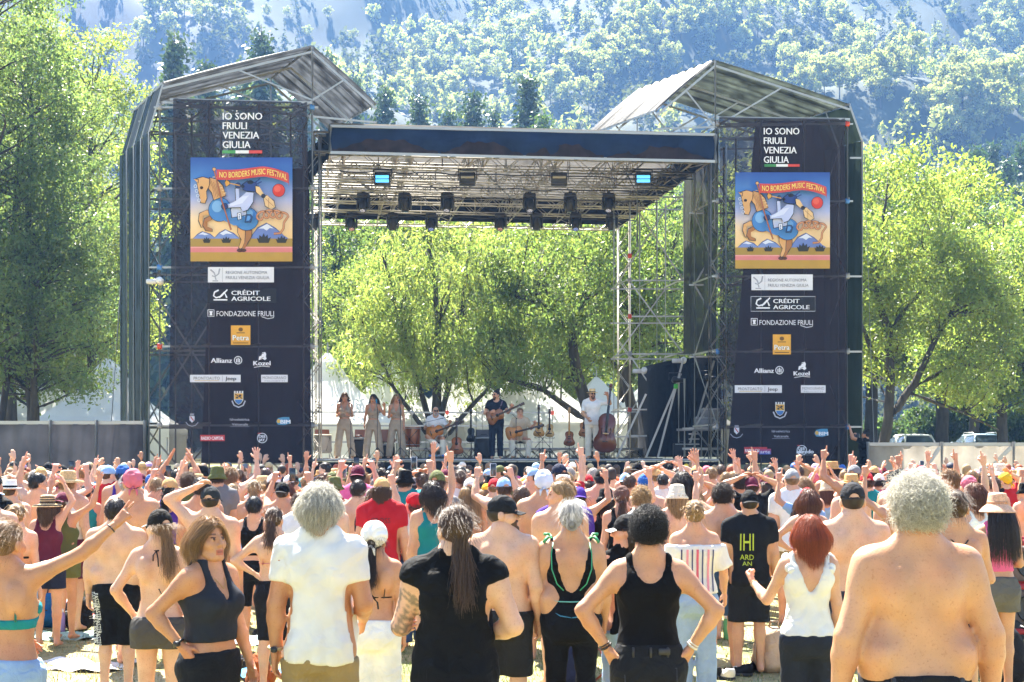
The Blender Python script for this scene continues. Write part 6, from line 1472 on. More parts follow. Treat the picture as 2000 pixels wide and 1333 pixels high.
def hat_meshes(kind):
    """list of (name, mesh, colour slot) ; slot 0 main 1 second"""
    if kind in _hats: return _hats[kind]
    out = []
    if kind in ('cap', 'backcap'):
        F = Field((-.11, -.13, -.03), (.11, .12, .15), .0075); F.ell(HC+np.array((0, 0, .0)), HR+np.array((.009, .009, .014)), .01)
        F.clip(lambda x, y, z: np.maximum(.022-.10*(y+.1)*0+.16*(-y)*.12-z+.015*(y > 9), 0*x-1)+0*x)
        F.cap((0, -.135, .028), (0, -.08, .03), .027, .027, .004, (1.2, 1, 1), 'sub')
        for a in range(3):
            th = a*math.pi/3+.52; F.warp(lambda x, y, z, th=th: .0016*np.exp(-((x*math.cos(th)+(y+.012)*math.sin(th))/.003)**2))
        v, f = F.mesh(1); out.append(('cap', new_mesh('cap', v, f, True), 0))
        b = MB(); n = 14
        def br(u, w):
            a = (u-.5)*2.1; r = w; x = math.sin(a)*(.079+.012*r); y = .05+math.cos(a)*.038+r*.068*math.cos(a*.75); return (x, y, .040-.012*r-.05*x*x*30*.12-.018*abs(math.sin(a))**2)
        b.grid(br, n, 4); b.grid(lambda u, w: (lambda p: (p[0], p[1], p[2]-.005))(br(1-u, w)), n, 4); b.grid(lambda u, w: (lambda p: (p[0], p[1], p[2]-.005*w))(br(u, 1)), n, 1)
        out.append(('brim', b.mesh('brim', True), 1))
        s_ = MB(); s_.tube([(-.028, -.104, .028), (0, -.112, .026), (.028, -.104, .028)], .0045, 5); out.append(('strap', s_.mesh('strap', True), 1))
        k = MB(); k.lathe([(.009, 0), (.007, .006), (0, .007)], 8, (0, -.012, .141)); out.append(('button', k.mesh('button', True), 0))
    elif kind == 'bucket':
        l = MB(); l.lathe([(.135, -.012), (.138, -.006), (.098, .045), (.094, .06), (.086, .118), (.076, .136), (.04, .143), (0, .144)], 22, (0, -.012, .0), sx=.88, sy=1.06); l.lathe([(.134, -.014), (.095, .04)], 22, (0, -.012, 0), sx=.88, sy=1.06); out.append(('bucket_hat', l.mesh('bucket_hat', True), 0))
        d = MB(); d.lathe([(.0955, .052), (.096, .062)], 22, (0, -.012, 0), sx=.885, sy=1.065); out.append(('band', d.mesh('band', True), 1))
    elif kind in ('straw', 'fedora', 'sunhat'):
        w = {'straw': .19, 'fedora': .155, 'sunhat': .172}[kind]; dr = {'straw': .02, 'fedora': -.008, 'sunhat': .055}[kind]
        l = MB(); pr = [(w, .035-dr), (w*.985, .042-dr), (.13, .045-dr*.35), (.098, .048), (.093, .07), (.086, .13), (.08, .148), (.05, .152 if kind != 'fedora' else .142), (0, .15 if kind != 'fedora' else .134)]
        l.lathe(pr, 28, (0, -.012, 0), sx=.9, sy=1.06); l.lathe([(w*.99, .034-dr), (.1, .043)], 28, (0, -.012, 0), sx=.9, sy=1.06); out.append(('hat', l.mesh('hat', True), 0))
        d = MB(); d.lathe([(.0965, .052), (.0945, .078)], 26, (0, -.012, 0), sx=.905, sy=1.065); out.append(('band', d.mesh('band', True), 1))
        if kind == 'straw':
            d = MB()
            for r, z in ((.175, .0275), (.15, .032), (.091, .095), (.087, .125)): d.lathe([(r+.0015, z-.006), (r+.002, z), (r+.0012, z+.008)], 28, (0, -.012, 0), sx=.905, sy=1.064)
            out.append(('stripe', d.mesh('stripe', True), 1))
    elif kind in ('bandana', 'bonnet'):
        g = .011 if kind == 'bandana' else .026; F = Field((-.14, -.16, -.06), (.14, .13, .19), .0085); F.ell(HC+np.array((0, -.006, .006 if kind == 'bandana' else .012)), HR+g, .01)
        if kind == 'bonnet': F.warp(lambda x, y, z: .005*np.sin(np.arctan2(z-.0, x)*13+y*40)*np.clip((-y+.02)*12, 0, 1)); F.cap((0, -.125, -.01), (0, -.07, -.01), .034, .03, .006, None, 'sub')
        else: F.warp(lambda x, y, z: .0035*np.sin(z*90+y*70)*np.sin(x*50+y*40))
        F.clip(lambda x, y, z: np.maximum(.5*(y-.06)-.86*(z-.045), -.05-z+0*x))
        v, f = F.mesh(1); out.append((kind if kind == 'bandana' else 'head_scarf', new_mesh(kind, v, f, True), 0))
        t = MB()
        for sx in (-1, 1): t.tube([(0, -.112, -.03), (sx*.03, -.135, -.05), (sx*.035, -.13, -.1)], [.012, .014, .005], 6)
        t.lathe([(0, -.012), (.014, -.006), (.014, .006), (0, .012)], 8, (0, -.118, -.032)); out.append(('knot', t.mesh('knot', True), 0))
    _hats[kind] = out
    for _, m, s_ in out: m.materials.append(M_straw if kind in ('straw', 'sunhat') else M_cloth)
    return out
M_cloth = mat('woven_cloth', rough=.85, var=.13, vscale=7, bump=.12, bscale=220, bump2=(11, .45), objcol=True, spec=.2, trans=.0)
M_thin = mat('thin_cloth', rough=.85, var=.06, vscale=9, bump=.1, bscale=180, bump2=(7, .4), objcol=True, spec=.2, trans=.12)
M_straw = mat('woven_straw', rough=.8, var=.25, vscale=60, bump=.4, bscale=120, objcol=True, trans=.1)
M_skin = mat('human_skin', rough=.47, var=.10, vscale=9, bump=.12, bscale=140, objcol=True, vcol=True, spec=.5, sss=.12)

def skin_detail():
    """blotchy redness, freckles and moles"""
    nt = M_skin.node_tree; N = nt.nodes; L = nt.links; b = N['Principled BSDF']; src = b.inputs['Base Color'].links[0].from_socket; tc = N.new('ShaderNodeTexCoord')
    oi = N.new('ShaderNodeObjectInfo'); av = N.new('ShaderNodeVectorMath'); av.operation = 'ADD'; cb = N.new('ShaderNodeCombineXYZ'); ml = N.new('ShaderNodeMath'); ml.operation = 'MULTIPLY'; ml.inputs[1].default_value = 37; L.new(oi.outputs['Random'], ml.inputs[0]); L.new(ml.outputs[0], cb.inputs[0]); L.new(tc.outputs['Object'], av.inputs[0]); L.new(cb.outputs[0], av.inputs[1])
    def layer(src, fac, colr):
        mx = N.new('ShaderNodeMix'); mx.data_type = 'RGBA'; mx.blend_type = 'MULTIPLY'; L.new(fac, mx.inputs[0]); L.new(src, mx.inputs[6]); mx.inputs[7].default_value = (*colr, 1); return mx.outputs[2]
    def rng(sock, a, b_, c, d):
        m = N.new('ShaderNodeMapRange'); m.inputs[1].default_value = a; m.inputs[2].default_value = b_; m.inputs[3].default_value = c; m.inputs[4].default_value = d; L.new(sock, m.inputs[0]); return m.outputs[0]
    n1 = N.new('ShaderNodeTexNoise'); n1.inputs['Scale'].default_value = 5; n1.inputs['Detail'].default_value = 5; L.new(av.outputs[0], n1.inputs['Vector']); src = layer(src, rng(n1.outputs[0], .45, .7, 0, .55), (.98, .76, .68))
    v = N.new('ShaderNodeTexVoronoi'); v.inputs['Scale'].default_value = 17; L.new(av.outputs[0], v.inputs['Vector']); src = layer(src, rng(v.outputs['Distance'], .03, .06, .6, 0), (.45, .29, .22))
    n2 = N.new('ShaderNodeTexNoise'); n2.inputs['Scale'].default_value = 95; n2.inputs['Detail'].default_value = 2; L.new(av.outputs[0], n2.inputs['Vector']); src = layer(src, rng(n2.outputs[0], .58, .72, 0, .5), (.72, .55, .45))
    L.new(src, b.inputs['Base Color']); n3 = N.new('ShaderNodeTexNoise'); n3.inputs['Scale'].default_value = 4; L.new(av.outputs[0], n3.inputs['Vector']); L.new(rng(n3.outputs[0], .35, .65, .34, .58), b.inputs['Roughness'])
skin_detail()
# ================================================================ assembling people
SK = {'fair': (.64, .38, .25), 'light': (.63, .37, .24), 'warm': (.59, .32, .19), 'tan': (.53, .275, .15), 'bronze': (.48, .23, .115), 'dark': (.17, .085, .05)}
HAIRC = {'black': (.012, .010, .009), 'dark brown': (.030, .017, .010), 'brown': (.095, .050, .025), 'light brown': (.27, .155, .07), 'blond': (.34, .22, .10), 'red': (.32, .07, .02), 'grey': (.42, .40, .37), 'white': (.50, .475, .41), 'auburn': (.14, .05, .022)}
COL = {'white': '#e6e4de', 'black': '#0b0b0d', 'navy': '#1b2238', 'grey': '#77787a', 'dark grey': '#3a3b3d', 'red': '#b8202a', 'maroon': '#5e2036', 'pink': '#e46a9a', 'yellow': '#e0b62c', 'orange': '#d8662a', 'green': '#3f7a4a', 'olive': '#5b6138', 'teal': '#1f7f84', 'turquoise': '#2aa3c8', 'blue': '#2f5ea8', 'light blue': '#8fb2d8', 'purple': '#4a2f8e', 'tan': '#c09a66', 'khaki': '#8f7c58', 'beige': '#cdb898', 'denim': '#3e5674', 'pale denim': '#8fa6c2', 'straw': '#d9b884', 'lilac': '#b79ac8', 'rose': '#c4687a', 'slate': '#2a2d36', 'cream': '#ddd3bd'}
def cl(c): return lin(COL[c]) if c in COL else (lin(c) if isinstance(c, str) else c)
_gar = {}
def part(root, name, me, color=None, M=None, parent=None):
    o = link(name, me, parent or root); 
    if M is not None: o.matrix_local = M
    if color is not None: o.color = (*color, 1)
    return o
def mk(name, vf, m, smooth=True):
    me = new_mesh(name, vf[0], vf[1], smooth); me.materials.append(m); return me
GN = {'tee': 't_shirt', 'sleeveless': 'sleeveless_shirt', 'longsleeve': 'long_sleeve_shirt', 'blouse': 'blouse', 'tank': 'tank_top', 'bra': 'crop_top', 'swimsuit': 'swimsuit', 'vee': 'tank_top', 'bikini': 'bikini_top', 'shorts': 'shorts', 'trousers': 'trousers', 'leggings': 'leggings', 'capri': 'leggings', 'skirt': 'skirt'}
def person(sp, B=None, cache=None, proto=None):
    """sp: dict describing one person; B: Body; cache: key that lets copies share meshes"""
    Y = sp['Y']; X = (sp['px']-HORX)/FPX*Y; z0 = sp.get('z', float(ground_z(Y))+crowd_rise(Y))
    ex = sp.get('extra', .02); H = sp['H'] if 'H' in sp else CAMZ+(HORY-sp['top'])/FPX*Y-z0-ex
    k = H/1.75; t = thing('person', sp['label'], 'person', (X, Y, z0+sp.get('dz', 0)), sp.get('rz', 0), sp.get('group')); t.scale = (k, k, k)
    if B is None: B = sp['B']
    hi = B.hi
    def cached(name, fn, m):
        if cache is None: return mk(name, fn(), m)
        q = (cache if name == 'body' or 'shirt' in name else B.sex, name, m.name, sp.get('ck', ''), kw.get('top', 0))
        if q not in _gar: _gar[q] = mk(name, fn(), m)
        return _gar[q]
    if cache is None or ('body', cache) not in _gar:
        v, f, c = B.skin()
        if sp.get('tattoo') is not None:
            i = sp['tattoo']; S, E = B.el[i], B.wr[i]; S2 = B.sh[i]; d = np.minimum(np.linalg.norm(v-(S2*.3+S*.7), axis=1), np.linalg.norm(v-(S*.75+E*.25), axis=1))
            nz = np.sin(v[:, 0]*120+v[:, 2]*60)*np.sin(v[:, 2]*110-v[:, 1]*80)+.4*np.sin(v[:, 1]*190+v[:, 2]*40); m_ = (d < .13) & (nz > -.05); c[m_] *= np.array((.38, .45, .5))
        bm = new_mesh('body', v, f, True, c); bm.materials.append(M_skin)
        if cache is not None: _gar[('body', cache)] = bm
    else: bm = _gar[('body', cache)]
    part(t, 'body', bm, SK[sp.get('skin', 'warm')])
    HM = B.HM.copy()
    if sp.get('hair'):
        st, cc = sp['hair']; hm_, fb = hair(st, hi, sp.get('seed', 1), bool(sp.get('hat'))); ho = part(t, 'hair', hm_, HAIRC[cc], HM)
        if fb: part(t, 'strands', fb, HAIRC[cc], None, ho)
    if sp.get('hat'):
        kind, c0 = sp['hat'][0], sp['hat'][1]; c1 = sp['hat'][2] if len(sp['hat']) > 2 else c0; M = HM @ Matrix.Rotation(math.pi if kind == 'backcap' else 0, 4, 'Z')
        if kind == 'backcap': M = HM @ Matrix.Translation((0, -.024, 0)) @ Matrix.Rotation(math.pi, 4, 'Z')
        if kind in ('cap', 'bucket'): M = HM @ Matrix.Translation((0, 0, -.0)) @ Matrix.Rotation(-.06, 4, 'X')
        base = None
        for nm, me, sl in hat_meshes(kind):
            o = part(t, nm, me, cl(c1 if sl else c0), M if base is None else None, base); base = base or o
    for g in sp.get('wear', []):
        kind, color = g[0], g[1]; kw = g[2] if len(g) > 2 else {}; kw = dict(kw); 
        if kind in ('shorts', 'trousers') and any(q[0] in ('tee', 'sleeveless') for q in sp['wear']): kw['top'] = min(.9, [q[2].get('hem', .88) if len(q) > 2 else .88 for q in sp['wear'] if q[0] in ('tee', 'sleeveless')][0]+.02)
        m_ = kw.pop('mat', M_thin if kind in ('tee', 'tank', 'blouse', 'vee') else M_cloth)
        o = part(t, GN[kind], cached(GN[kind]+('' if kind not in ('bikini',) else ''), lambda: B.garment(kind, **kw), m_), cl(color)); sp.setdefault('_g', {})[kind] = o
    return t, B, k
def to_world(t, k, p): return Vector(t.location)+Matrix.Rotation(t.rotation_euler.z, 3, 'Z') @ (Vector(p)*k)
def crowd_rise(Y): return .0 if Y < 36 else 0
# worn and held things
def strap(t, name, pts, r, color, n=6): mb = MB(); mb.tube(pts, r, n); return mb.build(name, M_plain, t, True, color=color)
def bangle(t, B, i, name, color, at=.93, r=.031, th=.006, box=False):
    p = B.el[i]+(B.wr[i]-B.el[i])*at; d = Vector(B.wr[i]-B.el[i]); u, w, _ = basis(d); mb = MB()
    mb.tube([Vector(p)+(u*math.cos(a)+w*math.sin(a))*r for a in [6.283*j/14 for j in range(15)]], th, 6)
    o = mb.build(name, M_plain, t, True, color=color)
    if box:
        m2 = MB(); m2.bbox(Vector(p)+u*(r+.003), (.032, .034, .03), .006); m2.build('watch_face', M_plain, o, color='#202226')
    return o
def glasses(t, HM, color='#0c0c0e', up=False):
    mb = MB()
    for sx in (-1, 1):
        mb.lathe([(0, .003), (.021, .002), (.023, -.002), (0, -.003)], 10, M=Matrix.Translation((sx*.031, .103, .013)) @ Matrix.Rotation(R(90), 4, 'X'))
        mb.tube([(sx*.052, .1, .016), (sx*.078, .05, .018), (sx*.08, -.02, .012)], .003, 5)
    mb.tube([(-.012, .105, .016), (.012, .105, .016)], .003, 5)
    o = mb.build('sunglasses', MATS['car_glass'] if False else M_plain, t, True, color=color); o.matrix_local = HM @ (Matrix.Translation((0, -.045, .062)) @ Matrix.Rotation(R(25), 4, 'X') if up else Matrix()); return o
def beard(t, HM, color, hi=True):
    F = Field((-.08, -.02, -.15), (.08, .13, .03), .0075); F.ell((0, .032, -.05), (.063, .072, .078), .02); F.ell((0, .075, -.1), (.034, .034, .036), .03)
    F.warp(lambda x, y, z: .002*np.sin(x*200)*np.sin(z*180+y*90)); F.clip(lambda x, y, z: np.maximum(z+.028-.3*np.maximum(0, np.abs(x)-.035), .012-y)); F.ell((0, .1, -.06), (.026, .03, .013), .01, 'sub')
    v, f = F.mesh(1); me = new_mesh('beard', v, f, True, np.ones((len(v), 3))); me.materials.append(M_hair); o = link('beard', me, t, None, None); o.matrix_local = HM; o.color = (*HAIRC[color], 1)
def print_on(t, target, s, x0, x1, z0, color, cap=.05, rot=0, name='lettering', front=False, yel=None):
    """flat lettering laid on the back of a garment (or its front)"""
    from mathutils.bvhtree import BVHTree
    me = target.data; bv = BVHTree.FromPolygons([x.co for x in me.vertices], [tuple(p.vertices) for p in me.polygons])
    v, f = text2d(s) if isinstance(s, str) else s; lo, hi_ = v.min(0), v.max(0); q = []
    for a, b in v:
        x = (a-lo[0])/(hi_[0]-lo[0])*(x1-x0); z = (b-lo[1])/max(1e-6, hi_[1]-lo[1])*cap
        if rot: x, z = x*math.cos(rot)-z*math.sin(rot), x*math.sin(rot)+z*math.cos(rot)
        px, pz = x0+x, z0+z; h = bv.ray_cast(Vector((px, -1 if not front else 1, pz)), Vector((0, 1 if not front else -1, 0)))
        y = h[0].y if h[0] else -.14; q.append((px, y-.005 if not front else y+.005, pz))
    o = link(name, new_mesh(name, q, f), t, M_plain); o.color = (*cl(color), 1); return o
def phone(p, rz, label, c='#101114', tilt=0, group='phones held up by the crowd'):
    t = thing('phone', label, 'phone', p, rz, group); mb = MB(); mb.bbox((0, 0, 0), (.074, .009, .152), .004); o = mb.build('case', M_plain, t, color=c)
    m2 = MB(); m2.bbox((0, -.005, 0), (.066, .002, .142), .0008); m2.build('screen', mat('phone_screen', (.02, .025, .03), .1, 0, 0, coat=.5), t); m3 = MB(); m3.bbox((-.02, .006, .055), (.022, .004, .03), .002); m3.build('camera_bump', M_plain, t, color='#16171a'); t.rotation_euler = (tilt, 0, rz)
M_cup = mat('clear_cup', (.85, .85, .82), .2, 0, 0, trans=.4, holes=.35)
def cup(p, label, beer=.7, s=1.0):
    t = thing('plastic_cup', label, 'cup', p, 0, 'plastic cups held in the crowd'); mb = MB(); mb.lathe([(.030, 0), (.038, .11), (.040, .113), (.0385, .113), (.029, .003)], 14); mb.build('cup', M_cup, t, True)
    if beer: mb = MB(); mb.lathe([(.0285, .004), (.0285+.008*beer, .1*beer), (0, .1*beer)], 14); mb.build('beer', mat('beer', (.85, .42, .05), .2, 0, 0, trans=.5), t, True); mb = MB(); mb.lathe([(.0285+.008*beer, .1*beer), (.029+.008*beer, .1*beer+.012), (0, .1*beer+.014)], 14); mb.build('foam', mat('beer_foam', (.85, .8, .7), .8), t, True)
# ================================================================ the people standing nearest
CUST = []
def near(px, top, s, label, B, **k):
    sp = dict(px=px, top=top, Y=FPX/s, label=label, group='concert goers seen from behind', **k)
    if s < 270: B.hi = False; B.h = .021
    r = person(sp, B); CUST.append((r[0].location.x, r[0].location.y)); return r+(sp,)
Q = math.pi
# far edge woman with the raised arm
B = Body('f', l=((.25, .05, -.95), (-.75, .5, -.25), (0, -1, 0)), r=((.80, .38, .42), (.62, .42, .64), (.2, .9, -.1)), hr='peace', hyaw=-.25, hl='relax', arm=1.08)
t, B, k, sp = near(18, 1018, 385, 'woman in a teal bikini top stretching one arm up with two fingers spread', B, skin='bronze', hair=('bun', 'light brown'), seed=3, rz=-.15, wear=[('bikini', 'teal', dict(w=.03, z=1.2)), ('shorts', 'pale denim', dict(leg=.35, top=1.0))], extra=.01)
for x in (-.105, .105): strap(t, 'bikini_strap', [(x*.9, -.112, 1.22), (x*.95, -.118, 1.32), (x*.8, -.095, 1.41), (x*.75, -.03, 1.47), (x*.75, .04, 1.44), (x*.8, .12, 1.33)], .007, COL['teal'])
bangle(t, B, 1, 'hair_tie', '#15151a', .86, .027, .004)
# shirtless man, lettered shorts
B = Body('m', l='dn', r='dn', bulk=.16, belly=.3, wide=1.04)
t, B, k, sp = near(228, 972, 238, 'shirtless man in long black shorts with white lettering down the side', B, skin='light', hair=('short', 'dark brown'), seed=5, wear=[('shorts', 'black', dict(leg=1.12, flare=.03, top=1.0))])
for z in range(5): print_on(t, sp['_g']['shorts'], 'FASTER', -.205, -.06, .93-.105*z-.0, 'white', .045, -1.45)
for z in range(4): print_on(t, sp['_g']['shorts'], 'FASTER', -.165, -.03, .92-.115*z, 'white', .04, -1.45)
# woman in the dark cap
B = Body('f', l=((.5, -.2, -.8), (-.35, .5, -.7), (-1, 0, -.2)), r='dn', hyaw=.75, hl='relax')
t, B, k, sp = near(312, 990, 298, 'woman in black string bikini, grey shorts and a rusty black cap turned sideways', B, skin='light', hair=('lowpony', 'light brown'), hat=('cap', '#1a1614', '#e8d8cc'), seed=7, wear=[('shorts', '#4a4643', dict(leg=.33, flare=.02, top=.99)), ('bikini', 'black', dict(w=.006, z=1.2))], extra=.03)
strap(t, 'neck_tie', [(-.05, -.06, 1.475), (0, -.095, 1.47), (.05, -.06, 1.475)], .006, '#121214'); strap(t, 'neck_tie', [(0, -.097, 1.47), (.015, -.115, 1.42), (.02, -.12, 1.36)], .005, '#121214'); strap(t, 'neck_tie', [(0, -.097, 1.47), (-.02, -.11, 1.44), (-.018, -.12, 1.40)], .005, '#121214'); strap(t, 'back_tie', [(.02, -.105, 1.2), (.045, -.12, 1.16), (.05, -.12, 1.12)], .005, '#121214')
glasses(t, B.HM)
# woman in profile with hand on hip
B = Body('f', l=((.2, .1, -1), (.05, .35, -.95), (-1, 0, 0)), r=((.42, -.62, -.72), (-.28, .60, -.72), (-.6, .3, -.4)), hyaw=-.15, hpit=.05, arm=1.08, bulk=.04); B.face = 'fine'
t, B, k, sp = near(412, 1009, 368, 'woman with wavy light brown hair looking aside, slate tank top and dark jeans', B, skin='bronze', hair=('bob', 'light brown'), seed=11, rz=R(-122), wear=[('tank', 'slate', dict(hem=1.06, scoop=1.33, fscoop=1.29, inf=.02, folds=.007, strap=(.06, .10))), ('trousers', '#16181d', dict(top=1.0))], extra=.02)
bangle(t, B, 1, 'watch', '#1a1a1c', .9, .03, .009, True); glasses(t, B.HM, '#7a4a20', True); strap(t, 'necklace', [(-.06, .02, 1.46), (-.03, .085, 1.40), (0, .10, 1.36), (.03, .085, 1.40), (.06, .02, 1.46)], .002, '#b08a3a')
# white T-shirt man
B = Body('m', l=((.2, -.06, -1), (.04, .16, -1), (-1, 0, 0)), r=((.22, -.05, -1), (-.1, .75, -.35), (-1, 0, .2)), bulk=.03, hyaw=-.12, arm=1.0, wide=.92)
t, B, k, sp = near(626, 938, 368, 'white haired man in a plain white T-shirt and khaki shorts', B, skin='bronze', hair=('wavy', 'white'), seed=13, wear=[('tee', 'white', dict(hem=.845, loose=.024, seed=2, sleeve=.6)), ('shorts', 'khaki', dict(leg=.85))], extra=.035)
bangle(t, B, 0, 'watch', '#c9b48a', .93, .035, .008, True)
# white head scarf
B = Body('f', l='bent', r='dn', hyaw=-.2, bulk=.02)
t, B, k, sp = near(733, 1018, 296, 'woman in a white ruched head scarf, black bikini straps and white trousers', B, skin='tan', hair=('lowpony', 'dark brown'), hat=('bonnet', 'white'), seed=15, wear=[('bikini', 'black', dict(w=.009, z=1.2)), ('trousers', 'white', dict(top=1.02, flare=.04))], extra=.03)
for x in (-.1, .1): strap(t, 'bikini_strap', [(x*.75, -.112, 1.2), (x*.9, -.12, 1.30), (x*.8, -.09, 1.41), (x*.7, -.02, 1.475), (x*.75, .05, 1.43)], .006, '#121214')
strap(t, 'bow', [(0, -.115, 1.2), (.03, -.14, 1.17), (.035, -.13, 1.12)], .007, '#121214'); strap(t, 'bow', [(0, -.115, 1.2), (-.035, -.14, 1.21), (-.03, -.13, 1.24), (0, -.115, 1.2)], .008, '#121214')
# ponytail man
B = Body('m', l=((.3, .12, -.95), (.02, .85, -.05), (-1, 0, .2)), r=((.38, -.12, -.9), (-.55, .72, -.25), (-1, 0, 0)), bulk=.07, hyaw=.35, arm=1.05, hl='grip', wide=.98)
t, B, k, sp = near(888, 984, 404, 'balding man with a long brown ponytail in a black sleeveless shirt, tattooed arm', B, skin='light', hair=('lowpony', 'brown'), seed=17, tattoo=0, wear=[('sleeveless', 'black', dict(hem=.72, loose=.03, seed=5)), ('trousers', 'black', {})], extra=.015)
# bearded man black cap
B = Body('m', l='dn', r=((.22, -.05, -1), (-.05, .4, -.9), (-1, 0, 0)), hyaw=-1.25, bulk=.10, belly=.2)
t, B, k, sp = near(984, 963, 298, 'shirtless bearded man in black cap and sunglasses turning his head', B, skin='light', hair=('buzz', 'dark brown'), hat=('cap', '#1c1c1e', '#1c1c1e'), seed=19, rz=-.35, wear=[('shorts', '#252423', dict(leg=.9, flare=.025, top=.98))], extra=.03)
glasses(t, B.HM); beard(t, B.HM, 'brown')
print_on(t, sp['_g']['shorts'], 'adidas', .02, .10, .93, 'white', .022)
for i in range(3): strap(t, 'shorts_logo', [(.13+.014*i, -.125, .905), (.122+.017*i, -.135, .93+.012*(i == 1))], .005, '#e6e4de')
# swimsuit woman
B = Body('f', l='dn2', r='dn2', bulk=.16, belly=.1, wide=1.04, arm=1.1)
t, B, k, sp = near(1115, 975, 300, 'grey haired woman in a black scoop back swimsuit with green piping', B, skin='tan', hair=('lowbun', 'grey'), seed=21, wear=[('swimsuit', 'black', dict(scoop=1.14, strap=(.115, .145), under=1.24)), ('capri', 'black', dict(leg=1.12, top=1.07))], extra=.02)
g = B.P; 
for x in (-1, 1):
    strap(t, 'piping', [(x*.125, -.075, 1.475), (x*.138, -.12, 1.40), (x*.135, -.15, 1.30), (x*.10, -.157, 1.20), (x*.055, -.148, 1.155)], .004, '#2f9a6a'); strap(t, 'shoulder_bow', [(x*.125, -.03, 1.50), (x*.16, -.06, 1.515), (x*.19, -.07, 1.475)], .011, '#2f8a5a'); strap(t, 'shoulder_bow', [(x*.125, -.03, 1.50), (x*.15, -.0, 1.53), (x*.185, -.02, 1.53)], .010, '#2f8a5a')
strap(t, 'waist_piping', [(-.15, -.09, 1.085), (-.08, -.148, 1.08), (0, -.15, 1.078), (.08, -.148, 1.08), (.15, -.09, 1.085)], .004, '#6fb8b0'); strap(t, 'waist_piping', [(-.16, -.09, 1.03), (-.08, -.16, .985), (0, -.155, .97), (.08, -.16, .985), (.16, -.09, 1.03)], .004, '#3a86a8')
# black tank top, hands on hips
B = Body('f', l=((.72, -.22, -.72), (-.55, .1, -.85), (-.2, -.4, -.9)), r=((.72, -.22, -.72), (-.55, .12, -.83), (-.2, -.4, -.9)), bulk=.06, arm=1.05, wide=1.0)
t, B, k, sp = near(1266, 980, 384, 'woman in a black tank top and black jeans with both hands on her hips', B, skin='tan', hair=('curly', 'black'), seed=23, wear=[('tank', 'black', dict(hem=1.03, scoop=1.37, fscoop=1.32, strap=(.085, .125), inf=.010)), ('trousers', '#1c1d20', dict(top=1.045))], extra=.045)
mb = MB(); mb.bbox((.07, -.148, 1.02), (.06, .012, .035), .004); mb.build('leather_patch', M_plain, t, color='#2a2a2c')
for x in (-.09, 0, .09): mb = MB(); mb.bbox((x, -.144+abs(x)*.1, 1.015), (.012, .014, .055), .003); mb.build('belt_loop', M_plain, t, color='#26272a')
for x in (-.085, .085): strap(t, 'pocket_seam', [(x-.05, -.142, .93), (x+.05, -.146, .935), (x+.05, -.165, .84), (x, -.17, .80), (x-.05, -.16, .84), (x-.05, -.142, .93)], .0025, '#3a3b40')
for i, c_ in ((0, '#3a2d22'), (1, '#d8d2c4')): bangle(t, B, i, 'bracelet', c_, .92, .029, .007); bangle(t, B, i, 'bracelet', c_, .86, .028, .004)
# red bob, white top
B = Body('f', l=((.42, .25, -.85), (.25, .85, .42), (-.6, .2, .5)), r='dn', hyaw=.35, hl='fist')
t, B, k, sp = near(1578, 1006, 314, 'woman with a copper red bob in a white frilled top and navy trousers', B, skin='warm', hair=('bob', 'red'), seed=25, wear=[('vee', 'white', dict(hem=.935, scoop=1.24, fscoop=1.32, strap=(.10, .145), inf=.014, folds=.004)), ('trousers', '#23262f', dict(top=.945, flare=.02))], extra=.02)
for x in (-1, 1):
    F = Field((.1*x-.12, -.13, 1.32), (.1*x+.12, .1, 1.52), .009); F.cap((x*.135, -.09, 1.40), (x*.15, .0, 1.47), .034, .034, .01); F.cap((x*.15, .0, 1.47), (x*.14, .08, 1.41), .034, .03, .01); F.warp(lambda a, b, c: .007*np.sin(b*130+c*60)); v, f = F.mesh(1); part(t, 'frill', mk('frill', (v, f), M_thin), cl('white'))
bangle(t, B, 0, 'bracelet', '#c9b48a', .9, .026, .003)
# big man with white curls
B = Body('m', l=((.34, -.08, -.95), (.10, .14, -1), (-1, 0, 0)), r=((.36, -.08, -.95), (.06, .18, -1), (-1, 0, 0)), bulk=.18, belly=.4, wide=.95, arm=1.04)
t, B, k, sp = near(1788, 918, 478, 'big shirtless man with a mop of curly grey white hair', B, skin='tan', hair=('curlybig', 'white'), seed=27, wear=[('trousers', '#1d1e22', dict(top=1.005))], extra=.045, rz=.06)
for x in (-.14, .12): mb = MB(); mb.bbox((x, -.19+abs(x)*.2, .985), (.016, .016, .06), .003); mb.build('belt_loop', M_plain, t, color='#26272a')
# dark capped shirtless man behind him
B = Body('m', l='dn', r='dn2', bulk=.06, hyaw=-.1)
t, B, k, sp = near(1664, 938, 284, 'shirtless man in a dark baseball cap beside the curly haired man', B, skin='light', hair=('buzz', 'dark brown'), hat=('cap', '#26262a', '#26262a'), seed=29, wear=[('shorts', '#33333a', {})], extra=.03)
# woman holding the cup
B = Body('f', l='dn', r=((.3, .1, -.95), (.1, .85, .2), (-1, .1, 0)), hr='grip', hyaw=-.3)
t, B, k, sp = near(1866, 955, 292, 'woman with crossed black straps and pinned up hair holding a cup', B, skin='tan', hair=('bun', 'brown'), seed=31, wear=[('shorts', 'navy', dict(leg=.4)), ('bikini', 'black', dict(w=.012, z=1.22))], extra=.02)
for x in (-1, 1): strap(t, 'cross_strap', [(x*.1, -.03, 1.47), (x*.05, -.105, 1.42), (0, -.12, 1.36), (-x*.06, -.128, 1.28), (-x*.1, -.115, 1.22)], .005, '#121214')
cup(to_world(t, k, B.palm(1, .05, .05))-Vector((0, 0, .05)), 'clear cup of beer held by the woman with crossed black straps', .5)
